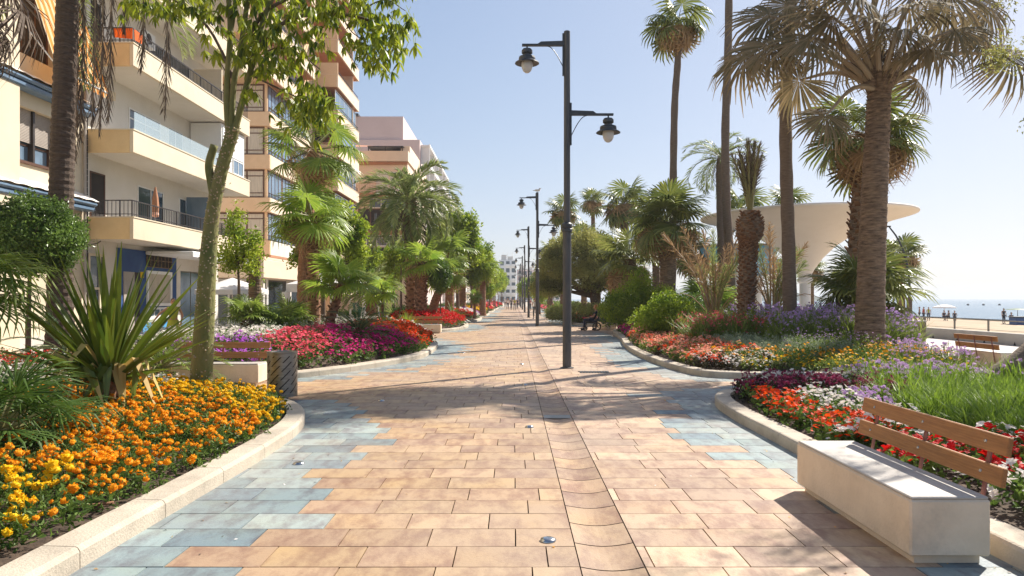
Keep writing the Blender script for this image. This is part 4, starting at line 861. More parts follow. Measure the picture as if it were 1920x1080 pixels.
# ochre block with roof terrace
B3 = thing('ochre_block', 'ochre block with red roof tiles, roof terrace and dark brown loggia', 'building', (-14, 80, 0))
xr = (764 - CX) * 75 / F; zz = lambda py: H + (HY - py) * 75 / F
part(MB().bb(-30, xr, 75, 90, 0, zz(303)), 'wall', M['peach'], B3, world=True)
s = MB(); s.bb(-30, xr + .15, 74.4, 75, zz(304), zz(285)); s.bb(xr - .001, xr + .15, 75, 90, zz(304), zz(285)); part(s, 'roof_parapet', M['peach'], B3, world=True)
part(MB().bb(-30, xr + .05, 74.7, 75, zz(309), zz(304.5)), 'red_band', M['ochred'], B3, world=True)
s = MB(); s.bb(-15.5, xr - .5, 75.4, 80, zz(274), zz(272)); 
for x in (-15.4, -13.6, -12, xr - .6): s.bb(x - .05, x + .05, 75.4, 75.5, zz(284), zz(274))
part(s, 'pergola', M['rail'], B3, world=True); part(MB().bb(-17, xr - .8, 78, 80, zz(285), zz(272.5)), 'penthouse_wall', M['dark'], B3, world=True)
part(MB().bb(xr - .9, xr + .1, 76, 84, zz(285), zz(270)), 'chimney_block', M['peach'], B3, world=True)
s = MB(); s.add([(-18.5, 75.5, zz(273)), (-13.6, 75.5, zz(273)), (-15.0, 80, zz(255)), (-18.5, 80, zz(252))], [[0, 1, 2, 3]]); part(s, 'tiled_roof', M['tileroof'], B3, world=True)
s = MB(); s.bb(-16.3, xr + .1, 73.6, 75, zz(371), zz(366)); part(s, 'balcony', M['ochred'], B3, world=True); r = MB(); railing(r, [(-16.3, 73.7), (xr, 73.7)], zz(366), 1.05, .16); part(r, 'railing', M['ochred'], B3, world=True)
window_front(B3, 75, -14.6, -11.6, zz(366), zz(320), 1, 'peach', 'creamw', .1); window_front(B3, 75, -15.2, -11.5, zz(390), zz(372), 2, 'white', 'glassb', .08)
window_front(B3, 75, -16.4, xr - .05, zz(432), zz(391), 3, 'brown', 'dark', .15, sub=[zz(420)]); part(MB().bb(-30, xr + .1, 74.7, 75, zz(440), zz(433)), 'brown_band', M['ochred'], B3, world=True)
window_front(B3, 75, -16.6, xr, zz(462), zz(441), 4, 'white', 'glass', .1, sub=[zz(446)]); window_front(B3, 75, -16.8, xr, zz(482), zz(464), 3, 'rail', 'dark', .08)
s = MB(); s.bb(-19, xr - .4, 72.5, 75, zz(505), zz(488)); part(s, 'ground_canopy', M['pink'], B3, world=True)
for k in range(5): window(B3, xr, 76.5 + k * 2.6, 78.3 + k * 2.6, 6, 8, 1, 'white', 'glassb'); 
# pale pink block with stepped roof behind
B4 = thing('pink_block', 'pale pink block with stepped roofline and white balconies behind the ochre block', 'building', (-14, 110, 0))
q = lambda px: (px - CX) * 100 / F; zq = lambda py: H + (HY - py) * 100 / F
part(MB().bb(-30, q(755), 100.4, 120, 0, zq(217)), 'upper_wall', M['pink'], B4, world=True)
s = MB(); x0, x1, x2, za, zb = q(730), q(755.1), q(755.2), zq(219), zq(240); part(MB().bb(-30, q(787), 100, 132, 0, zq(262)), 'wall', M['pink'], B4, world=True)
part(MB().bb(-24, q(672), 99.8, 104, zq(217), zq(213)), 'roof_box', M['rail'], B4, world=True)
for k in range(6):
    z = zq(262) - .5 - 2.95 * k; s = MB(); s.bb(q(787) + .002, q(787) + 1.3, 101, 131.5, z - .25, z); s.bb(q(787) + 1.2, q(787) + 1.3, 101, 131.5, z, z + .35 if k else z + .1)
    for y in np.arange(101.2, 132, 6): s.bb(q(787) + .002, q(787) + 1.25, y, y + .2, z - 2.7, z - .25)
    part(s, 'balcony', M['white'], B4, world=True)
    for y in (103, 109, 115, 121, 127): window(B4, q(787), y, y + 2.6, z - 2.6, z - .7, 1, 'white', 'glassb', .08)
for k in range(3): window_front(B4, 100, q(690) + k * 4, q(690) + k * 4 + 1.6, 14 - 0, 15.6, 1, 'white', 'glass', .1)
# further white blocks
def block(name, label, x0, x1, y0, y1, h, mat, fl_=3.0, seed=0, group=None):
    o = thing(name, label, 'building', ((x0 + x1) / 2, (y0 + y1) / 2, 0), 0, group); part(MB().bb(x0, x1, y0, y1, 0, h), 'wall', M[mat], o, world=True)
    rng = np.random.default_rng(seed); n = int(h / fl_)
    for k in range(n):
        z = k * fl_ + .4
        for a in np.arange(x0 + .6, x1 - 1.4, 2.4):
            part(MB().bb(a, a + 1.5, y0 - .03, y0 + .05, z + .3, z + 2.1), 'window', M['glass'], o, world=True)
            if rng.random() < .6: part(MB().bb(a - .4, a + 1.9, y0 - 1.1, y0 - .031, z - .1, z + .75), 'balcony', M['white'], o, world=True)
        side = x1 if x1 < 0 else x0; sg = 1 if x1 < 0 else -1
        if sg < 0: continue
        for a in np.arange(y0 + 1, y1 - 2, 6.5):
            part(MB().bb(side - .05, side + sg * .03, a, a + 3.2, z + .3, z + 2.2), 'window', M['glass'], o, world=True); part(MB().bb(side + .031, side + 1.2, a - .6, a + 4.2, z - .15, z + .75), 'balcony', M['white'], o, world=True)
    r = MB(); r.bb(x0 + 1, x0 + 3.2, y0 + 1, y0 + 4, h, h + 2.2); r.bb(x1 - 3.4, x1 - 1.2, y0 + .8, y0 + 3, h, h + 1.5)
    for a in (.25, .5, .8): r.tube([(x0 + (x1 - x0) * a, y0 + 1, h), (x0 + (x1 - x0) * a, y0 + 1, h + 3.5)], .05, 5)
    part(r, 'rooftop_boxes', M['creamw'], o, world=True)
    return o
block('white_block', 'white block with balconies beyond the pale pink block', -28, -12.5, 140, 175, 22, 'creamw', seed=3)
block('cream_block', 'cream block half hidden by trees further along the terrace', -26, -12, 182, 225, 19, 'cream', seed=4)
block('white_tower', 'white balcony block closing the far end of the promenade', -6.2, .9, 300, 330, 18, 'white', seed=5)
block('pale_block', 'pale block just right of the far white balcony block', 1.6, 10, 330, 360, 15, 'pink', seed=6)
block('low_pale_block', 'low pale block far behind the lamp posts', 10.5, 24, 350, 380, 11, 'creamw', seed=7)
block('left_far_block', 'pale block left of the far white balcony block', -22, -7.2, 270, 300, 14, 'creamw', seed=8)

# lived-in details on the near facades
def acunit(par, x, y, z, face='x'):
    s = MB(); s.bb(x, x + .3, y, y + .8, z, z + .58, bev=.02) if face == 'x' else s.bb(x, x + .8, y - .3, y, z, z + .58, bev=.02); o = part(s, 'air_conditioner', M['white'], par, world=True)
    f = MB(); V = []; n = 16
    for i in range(n): a = 6.283 * i / n; V.append((x + .304, y + .3 + .21 * math.cos(a), z + .29 + .21 * math.sin(a)) if face == 'x' else (x + .3 + .21 * math.cos(a), y - .304, z + .29 + .21 * math.sin(a)))
    f.add(V + [(x + .304, y + .3, z + .29) if face == 'x' else (x + .3, y - .304, z + .29)], None, [[i, (i + 1) % n, n] for i in range(n)]); part(f, 'fan_grille', M['rail'], o, world=True)
for y, z in ((30.0, 4.0), (25.3, 12.9), (31.7, 15.9)): acunit(B1, wX + .002, y, z)
acunit(B1, wX + .002, 27.2, 11.4); acunit(B2, -19.2, 48.19, 16.6, 'y'); acunit(B2, -18.4, 48.19, 19.5, 'y')
for (y, z, h) in ((32.3, 3.9, .95), (33.2, 3.9, .8)):
    o = thing('potted_plant', 'leafy potted plant behind the lowest balcony railing' + (', taller of two' if h > .9 else ', shorter of two'), 'potted plant', (-13.25, y, z)); part(MB().lathe([(.001, 0), (.14, 0), (.19, .32), (.16, .32)], n=16), 'pot', M['ochred'], o)
    r_ = np.random.default_rng(3); v_ = leaf_cluster(9, .12, .05, .12, 3); part(MB().put(v_, rndframes(r_, 26), np.stack([r_.normal(0, .16, 26), r_.normal(0, .16, 26), r_.uniform(.35, h, 26)], 1)), 'foliage', M['led'], o)
s = MB()
for i in range(40): s.tube([(wX + .06, 23.9 + .02, .2 * i), (wX + .06, 23.92, .2 * i + .19)], .02, 5, cap=False)
s.tube([(wX + .09, 23.6, 3.4), (wX + .12, 24.4, 3.55), (bX - 1.2, 24.1, 3.6)], .018, 5); part(s, 'cable', M['rail'], B0, world=True)
for (y0_, y1_, z, m_) in ((49.2, 51.6, 16.5, 'cwhite'), (52.8, 54.6, 19.4, 'canvas')): part(MB().bb(-16.68, -16.6, y0_, y1_, z + .6, z + 2.1), 'blind', M[m_], B2, world=True)
# ---------------------------------------------------------------- street furniture
def lantern(par, x, z, s=1):
    """hood hangs below the arm end at (x, 0, z)"""
    h = MB(); h.lathe([(.015, z), (.02, z - .05), (.10, z - .07), (.13, z - .11), (.13, z - .17), (.09, z - .20), (.09, z - .22), (.19, z - .26), (.20, z - .30), (.20, z - .35), (.285, z - .40), (.29, z - .415), (.19, z - .40), (.14, z - .385)], (x, 0, 0), 20)
    hd = part(h, 'lantern_hood', M['iron'], par, smooth=False)
    g = MB().lathe([(.135, z - .385), (.138, z - .45), (.125, z - .53), (.09, z - .60), (.045, z - .635), (.001, z - .64)], (x, 0, 0), 20); part(g, 'globe', M['globe'], hd, smooth=True)
def street_lamp(loc, label, group=None):
    L = thing('street_lamp', label, 'street lamp', loc, 0, group)
    p = MB().lathe([(.16, 0), (.16, .02), (.105, .03), (.102, 3.28), (.10, 3.3)], n=18); p.lathe([(.078, 3.45), (.074, 8.0), (.06, 8.01), (.001, 8.01)], n=18); part(p, 'pole', M['ironp'], L, smooth=False)
    c = MB().lathe([(.10, 3.22), (.125, 3.24), (.125, 3.30), (.11, 3.32), (.125, 3.35), (.125, 3.42), (.09, 3.45), (.077, 3.46)], n=18)
    part(c, 'collar', M['iron'], L)
    for sg, z, ln in ((-1, 7.70, .95), (1, 6.05, .98)):
        a = MB(); a.add([(sg * .06, -.03, z + .075), (sg * .62 * 1, -.03, z + .055), (sg * .70, -.03, z), (sg * .06, -.03, z), (sg * .06, .03, z + .075), (sg * .62, .03, z + .055), (sg * .70, .03, z), (sg * .06, .03, z)], [[0, 1, 2, 3], [7, 6, 5, 4], [0, 4, 5, 1], [1, 5, 6, 2], [2, 6, 7, 3]])
        a.bb(min(sg * .06, sg * (ln + .12)), max(sg * .06, sg * (ln + .12)), -.045, .045, z - .045, z - .002)
        a.bb(min(sg * .075, sg * .11), max(sg * .075, sg * .11), -.035, .035, z - .75, z + .25)
        ar = part(a, 'arm', M['iron'], L); t = np.linspace(0, 1, 9); b = MB().tube(np.stack([sg * (.09 + .38 * t), 0 * t, z - .55 + .5 * np.sin(t * np.pi / 2)], 1), .01, 6); part(b, 'brace', M['iron'], ar)
        lantern(ar, sg * ln, z - .045)
    return L
lamp0 = street_lamp((1.27, 16.9, 0), 'nearest two-armed street lamp standing on the paving beside the drainage channel')
lamps_y = [42.5, 62.5, 84.6, 106, 128, 150, 175]
lab = ['two-armed street lamp with a gull on top, second from the camera', 'third two-armed street lamp along the promenade', 'fourth two-armed street lamp along the promenade', 'fifth two-armed street lamp, far along the promenade', 'sixth two-armed street lamp, far along the promenade', 'tiny seventh street lamp near the end of the row', 'tiny last street lamp at the end of the row']
for i, y in enumerate(lamps_y):
    dup(lamp0, (1.42 if i == 0 else 1.32, y, 0), 0, 1.0, lab[i], 'street lamps along the promenade')
lamp0['group'] = 'street lamps along the promenade'
L2 = thing('street_lamp', 'single-arm street lamp among the left trees in front of the ochre block', 'street lamp', (-10.3, 53, 0))
part(MB().lathe([(.1, 0), (.09, 3), (.07, 8), (.001, 8.01)], n=12), 'pole', M['ironp'], L2); a = part(MB().bb(.05, 1.25, -.04, .04, 7.6, 7.68), 'arm', M['iron'], L2); lantern(a, 1.15, 7.6)
# gull on the second lamp
g = MB().ball((0, 0, .13), (.17, .075, .075), 12, 7); g.ball((.15, 0, .23), (.055, .045, .045), 10, 6); g.tube([(.10, 0, .16), (.14, 0, .21)], .045, 8); g.tube([(.19, 0, .225), (.25, 0, .215)], [.015, .004], 6)
g.tube([(-.12, 0, .13), (-.28, 0, .12)], [.04, .012], 6); g.tube([(0, .03, .08), (0, .03, 0)], .006, 5); g.tube([(0, -.03, .08), (0, -.03, 0)], .006, 5)
o = part(g, 'seagull', M['cwhite'], None, True); o.location = (1.42, 42.5, 8.0); tag(o, 'white gull perched on top of the second street lamp', 'bird')

def bench(loc, rz, label, group='concrete benches with wooden backs', length=1.78):
    """long side along local X, back at +Y"""
    B = thing('bench', label, 'bench', loc, rz, group); L = length
    b = MB().bb(-L / 2, L / 2, 0, .5, .055, .405, bev=.012); b.bb(-L / 2 + .05, L / 2 - .05, .05, .46, 0, .054); part(b, 'concrete_base', M['conc'], B)
    s = MB().bb(-L / 2 + .008, L / 2 - .008, .008, .49, .406, .424, bev=.006); part(s, 'seat', M['slab'], B)
    for z, y in ((.735, .60), (.545, .565)):
        s = MB(); s.box((0, 0, 0), (L * 1.03, .035, .12), bev=.006); o = part(s, 'backrest_slat', M['woodx'], B); o.location = (0, y, z); o.rotation_euler = (R(-9), 0, 0)
        for x in (-L * .4, 0, L * .4): bo = MB().lathe([(.012, 0), (.01, .005), (.001, .007)], n=8); bt = part(bo, 'bolt', M['chrome'], o); bt.location = (x, -.018, 0); bt.rotation_euler = (R(90), 0, 0)
    for x in (-L * .4, 0, L * .4):
        t = MB(); V = [(x - .018, .52, .15), (x + .018, .52, .15), (x + .018, .53, .15), (x - .018, .53, .15), (x - .018, .622, .77), (x + .018, .622, .77), (x + .018, .632, .77), (x - .018, .632, .77)]
        t.add(V, [[0, 3, 2, 1], [4, 5, 6, 7], [0, 1, 5, 4], [1, 2, 6, 5], [2, 3, 7, 6], [3, 0, 4, 7]]); part(t, 'back_support', M['redpaint'], B)
    return B
bench0 = bench((2.45, 5.27, 0), R(-90), 'nearest bench, concrete with brown wooden back, front right against the kerb', length=1.76)
KID.clear()
dup(bench0, ((393 - CX) * 13.4 / F, 13.42, 0), 0, (1.03, 1, 1), 'bench half hidden by the thorny green trunk, seen from the front')
dup(bench0, (-4.35, 33.8, 0), 0, 1, 'small-looking bench between the orange and red flower mounds')
dup(bench0, (11.5, 16.8, 0), R(90), (.86, 1, 1), 'bench seen from behind, facing the beach wall')
dup(bench0, (4.72, 37.95, 0), R(-80), 1, 'bench under the seated dark-clad man beside the wheelchair')
dup(bench0, (3.75, 59.6, 0), 0, 1, 'far bench with seated people on the right of the promenade')
# litter bin with slanted slots
def bin_(loc, label, r=.235, h=.70, group='perforated steel litter bins'):
    B = thing('litter_bin', label, 'litter bin', loc, 0, group); nt_, nz = 60, 46; mb = MB(); V = []; Q = []; sh = 1.15
    for j in range(nz + 1):
        for i in range(nt_): a = 2 * np.pi * (i + j * sh * .55) / nt_; V.append((r * math.cos(a), r * math.sin(a), .08 + h * j / nz))
    rng = np.random.default_rng(2)
    for j in range(nz):
        for i in range(nt_):
            if i % 5 == 0 and 3 < j < nz - 3 and (j + (i * 7) % 13) % 13 > 2: continue
            Q.append([j * nt_ + i, j * nt_ + (i + 1) % nt_, (j + 1) * nt_ + (i + 1) % nt_, (j + 1) * nt_ + i])
    part(mb.add(V, Q), 'body', M['steel'], B, True)
    part(MB().lathe([(r - .012, .08), (r - .012, .08 + h)], n=32), 'liner', M['dark'], B)
    t = MB().lathe([(r - .05, .785), (r - .045, .80), (r + .006, .80), (r + .006, .77), (r, .765)], n=40); t.lathe([(r - .05, .785), (r - .06, .6), (.001, .6)], n=32); part(t, 'rim', M['steel'], B)
    part(MB().lathe([(.001, .085), (.1, .085), (.09, 0), (.13, 0)], n=24), 'foot', M['steel'], B); return B
bin0 = bin_((-3.74, 11.5, 0), 'steel bin with slanted slots at the tip of the marigold bed'); KID.clear()
dup(bin0, (2.95, 59.0, 0), 0, 1.1, 'distant steel bin beside the far right bench')
s = thing('litter_box', 'square dark bin standing by the path near the beach wall', 'litter bin', (14.9, 26.6, 0)); part(MB().bb(-.36, .36, -.3, .3, .05, .78, bev=.015), 'body', M['palmbarkg'], s); part(MB().bb(-.38, .38, -.32, .32, .785, .84, bev=.01), 'lid', M['slab'], s)
# ground lights
pts = [(1028, 1014), (993, 801), (560, 870), (985, 722), (715, 752), (868, 662), (978, 683)]
labs = ['round steel ground light nearest the camera, left of the channel', 'steel ground light second along beside the channel', 'steel ground light near the blue slabs of the marigold bed', 'steel ground light third along beside the channel', 'steel ground light in front of the litter bin', 'small steel ground light off the orange mound kerb', 'steel ground light fourth along beside the channel']
for (px, py), lb in zip(pts, labs):
    x, y = gp(px, py); o = MB().lathe([(.055, .0), (.053, .012), (.03, .02), (.001, .021)], n=20); o = part(o, 'ground_light', M['chrome'], None, True); o.location = (x, y, .002); tag(o, lb, 'ground light', 'ground lights set in the paving')
x, y = gp(1113, 698); s = MB()
for k in range(10): s.bb(x - .3 + k * .066, x - .26 + k * .066, y - .16, y + .16, .002, .012)
s.bb(x - .33, x + .36, y - .18, y - .161, .002, .012); s.bb(x - .33, x + .36, y + .161, y + .18, .002, .012); tag(part(s, 'drain_grate', M['iron']), 'dark slotted drain grate in the paving right of the nearest lamp', 'drain grate')
s = MB().bb(.425, .795, 9.86, 10.12, -.03, -.004); tag(part(s, 'channel_grate', M['steel']), 'grey metal cover set in the drainage channel', 'drain grate')
# irrigation pipe in the marigold bed
for P, lb in (([(-3.9, 5.55), (-3.62, 5.9), (-3.3, 6.1)], 'brown irrigation pipe among the orange marigolds'), ([(-3.6, 4.75), (-3.35, 5.0), (-3.1, 5.2), (-2.98, 5.3)], 'brown irrigation pipe close to the near left kerb')):
    q = [(a, b, zs('A', a, b) + .035) for a, b in P]; tag(part(MB().tube(curve(q, 8), .012, 8), 'irrigation_pipe', M['palmbarkr'], None, True), lb, 'pipe')

# beach wall, railing
w = thing('beach_wall', 'low pale concrete wall with dark notches between path and beach', 'wall', (17.7, 30, 0)); part(MB().bb(17.6, 17.85, -20, 160, -.9, .42, bev=.01), 'wall_body', M['wallw'], w, world=True)
for y in np.arange(12, 60, 1.62): part(MB().add([(17.594, y - .07, .0), (17.594, y + .07, .0), (17.594, y, .14)], None, [[0, 1, 2]]), 'drain_notch', M['dark'], w, world=True)
r = thing('beach_railing', 'thin metal railing above the beach wall', 'railing', (18.3, 30, 0)); s = MB(); s.tube([(18.3, -20, .82), (18.3, 160, .82)], .025, 6); s.tube([(18.3, -20, .45), (18.3, 160, .45)], .008, 4); part(s, 'rail', M['steel'], r, world=True)
for y in np.arange(10.6, 75, 2.1): part(MB().bb(18.27, 18.33, y - .02, y + .02, -.8, .8), 'post', M['steel'], r, world=True)
# curved lamp by the beach
c = thing('curved_lamp', 'slim dark lamp curving over the beach path beside the large palm', 'street lamp', (16.7, 30, 0)); P = [(0, 0, 0), (0, 0, 1.9), (-.02, 0, 2.6), (-.2, 0, 3.5), (-.5, 0, 4.2), (-.85, 0, 4.68)]
part(MB().tube(curve(P, 20), np.linspace(.06, .03, 20), 8), 'pole', M['iron'], c, True); part(MB().tube([(0, 0, 0), (0, 0, 1.7)], .11, 10), 'base', M['palmbarkg'], c); part(MB().bb(-1.25, -.8, -.06, .06, 4.67, 4.73, bev=.01), 'lamp_head', M['iron'], c)

# white mushroom canopy
K = thing('mushroom_canopy', 'large white mushroom-shaped concrete canopy on a slim column', 'canopy', (16.4, 40, 0)); zr = 6.25; Rr = 5.65
prof = [(.30, 2.6), (.36, 3.0), (.55, 3.35), (.95, 3.9), (1.6, 4.55), (2.5, 5.15), (3.6, 5.62), (4.7, 5.95), (5.4, 6.14), (Rr, 6.22), (Rr + .03, 6.28), (Rr, 6.34), (5.2, 6.32), (2, 6.1), (.001, 6.0)]
cn = part(MB().lathe(prof, n=64), 'shell', M['whitep'], K, True); cn.rotation_euler = (R(0), R(-.4), 0)
part(MB().lathe([(.3, 0), (.3, 2.62)], n=28), 'column', M['white'], K, True); part(MB().lathe([(.3, 2.5), (.42, 2.6), (.42, 2.75), (.33, 2.85)], n=28), 'collar', M['white'], K)
KK = thing('blue_kiosk', 'blue-edged beach kiosk roof behind the palm trunks', 'kiosk', (13.6, 43, 0))
part(MB().lathe([(.001, 3.6), (.5, 3.62), (1.5, 3.85), (2.1, 4.3), (2.3, 4.75), (.001, 4.8)], n=40), 'roof', M['bluec'], KK)
part(MB().lathe([(2.28, 4.7), (2.36, 4.72), (2.36, 4.82), (2.2, 4.84)], n=40), 'roof_rim', M['steel'], KK); part(MB().lathe([(.28, 0), (.28, 3.7)], n=20), 'column', M['white'], KK); part(MB().bb(-1.1, 1.2, .4, 1.6, 0, 1.2), 'counter', M['white'], KK)
KB = dup(KK, (17.2, 50, 0), 0, .9, 'second blue-edged kiosk roof right of the canopy column')

# terrace furniture
def chair(loc, rz, label):
    c = thing('terrace_chair', label, 'chair', loc, rz, 'white terrace chairs'); part(MB().bb(-.22, .22, -.22, .22, .42, .46, bev=.01), 'seat', M['white'], c); s = MB(); 
    for x in (-.18, -.09, 0, .09, .18): s.bb(x - .03, x + .03, .2, .235, .5, .84)
    s.bb(-.23, .23, .195, .24, .84, .9); part(s, 'backrest', M['white'], c)
    for x in (-.2, .2):
        for y in (-.19, .2): part(MB().tube([(x, y, .42), (x * 1.1, y * 1.15, 0)], .016, 6), 'leg', M['white'], c)
        part(MB().bb(x - .025, x + .025, -.2, .22, .64, .67), 'armrest', M['white'], c)
    return c
ch = chair((-10.9, 25.4, 0), R(200), 'white plastic chair at the blue shop terrace, beside the woman in green'); KID.clear()
for (x, y, rz, lb) in ((-10.2, 26.2, 20, 'white chair behind the thorny trunk, near side of the terrace'), (-10.6, 27.4, 150, 'white chair left of the round terrace table'), (-9.9, 27.9, 250, 'white chair right of the round terrace table'), (-11.6, 27.6, 90, 'white chair furthest back against the glass shop')): dup(ch, (x, y, 0), R(rz), 1, lb)
def table(loc, label):
    t = thing('terrace_table', label, 'table', loc, 0, 'terrace tables'); part(MB().lathe([(.001, .74), (.36, .74), (.36, .71), (.001, .71)], n=24), 'table_top', M['white'], t); part(MB().tube([(0, 0, 0), (0, 0, .71)], .025, 8), 'stem', M['rail'], t); part(MB().lathe([(.25, 0), (.22, .02), (.001, .03)], n=16), 'foot', M['rail'], t); return t
table((-10.2, 27.2, 0), 'round white terrace table among the white chairs'); table((-11.5, 26.2, 0), 'round white terrace table by the light blue counter')
def parasol(loc, label, r=1.5, h=2.45):
    p = thing('parasol', label, 'parasol', loc, 0, 'white terrace parasols'); n = 8; a = np.arange(n) * 2 * np.pi / n + .39; V = [(0, 0, h + .5)] + [(r * math.cos(t), r * math.sin(t), h) for t in a] + [(r * math.cos(t), r * math.sin(t), h - .18) for t in a]
    part(MB().add(V, [[1 + i, 1 + (i + 1) % n, 1 + n + (i + 1) % n, 1 + n + i] for i in range(n)], [[0, 1 + (i + 1) % n, 1 + i] for i in range(n)]), 'canopy', M['canvas'], p); part(MB().tube([(0, 0, 0), (0, 0, h + .5)], .025, 8), 'pole', M['white'], p)
    part(MB().bb(-.3, .3, -.3, .3, 0, .09), 'base', M['conc'], p)
    for t in a: part(MB().tube([(0, 0, h + .42), (r * .98 * math.cos(t), r * .98 * math.sin(t), h - .02)], .008, 4), 'rib', M['white'], p)
parasol((-11.4, 28.8, 0), 'white parasol beside the thorny trunk, over the terrace tables', 1.4, 2.0)
G = thing('gazebo', 'white canvas gazebo with tied curtains behind the fan palms', 'gazebo', (-8.3, 33, 0)); s = MB(); hx, hy = 1.75, 1.6
V = [(-hx, -hy, 2.3), (hx, -hy, 2.3), (hx, hy, 2.3), (-hx, hy, 2.3), (0, 0, 3.0), (-hx, -hy, 1.95), (hx, -hy, 1.95), (hx, hy, 1.95), (-hx, hy, 1.95)]
s.add(V, [[0, 1, 6, 5], [1, 2, 7, 6], [2, 3, 8, 7], [3, 0, 5, 8]], [[0, 4, 1], [1, 4, 2], [2, 4, 3], [3, 4, 0]]); part(s, 'canopy', M['canvas'], G)
for x in (-hx, 0.35, hx):
    for y in (-hy, hy): 
        part(MB().bb(x - .04, x + .04, y - .04, y + .04, 0, 2.0), 'post', M['white'], G)
        if y < 0: 
            c = MB(); V = []; n = 24
            for j, (z, r_) in enumerate(((1.95, .17), (1.5, .14), (1.2, .11), (.6, .24), (.05, .34))):
                for i in range(n): a = 6.283 * i / n; rr = r_ * (1 + .18 * math.sin(a * 7)); V.append((x + rr * math.cos(a), y - .05 + rr * math.sin(a) * .8, z))
            c.add(V, [[j * n + i, j * n + (i + 1) % n, (j + 1) * n + (i + 1) % n, (j + 1) * n + i] for j in range(4) for i in range(n)]); part(c, 'curtain', M['canvas'], G, True)
# folded umbrella on the lowest balcony
u = thing('folded_umbrella', 'folded striped sun umbrella on the lowest balcony of the white block', 'umbrella', (-13.3, 26.4, 3.9)); part(MB().tube([(0, 0, 0), (0, 0, 1.9)], .02, 6), 'pole', M['white'], u)
part(MB().lathe([(.02, 1.9), (.10, 1.5), (.13, 1.15), (.10, .95)], n=10), 'cloth', M['ochred'], u); part(MB().lathe([(.105, .95), (.14, .85), (.09, .78)], n=10), 'frill', M['f_salm'], u)
t = thing('towel', 'orange towel hanging on the upper balcony railing of the white block', 'towel', (-12.95, 24.05, 10.3)); part(MB().add([(-.55, -.07, .5), (.1, -.07, .47), (.1, -.09, .1), (-.5, -.09, .16), (.12, 0, .47), (.12, .55, .46), (.14, .55, .12), (.14, 0, .1)], [[0, 1, 2, 3], [4, 5, 6, 7]]), 'cloth', M['f_ored'], t)

# ---------------------------------------------------------------- people
def skin_mesh(name, V, E, rad, mat, parent, sub=2):
    me = bpy.data.meshes.new(name); me.from_pydata([tuple(v) for v in V], E, []); o = bpy.data.objects.new(name, me); link(o)
    o.modifiers.new('s', 'SKIN'); 
    for i, r in enumerate(rad): r = (r, r) if np.ndim(r) == 0 else r; me.skin_vertices[0].data[i].radius = r
    me.skin_vertices[0].data[0].use_root = True
    m = o.modifiers.new('d', 'SUBSURF'); m.levels = sub; m.render_levels = sub
    bpy.context.view_layer.update(); dg = bpy.context.evaluated_depsgraph_get(); nm = bpy.data.meshes.new_from_object(o.evaluated_get(dg)); bpy.data.objects.remove(o); bpy.data.meshes.remove(me)
    nm.name = name; nm.materials.clear(); nm.materials.append(mat); nm.polygons.foreach_set('use_smooth', np.ones(len(nm.polygons), bool)); o = link(bpy.data.objects.new(name, nm)); o.parent = parent; return o
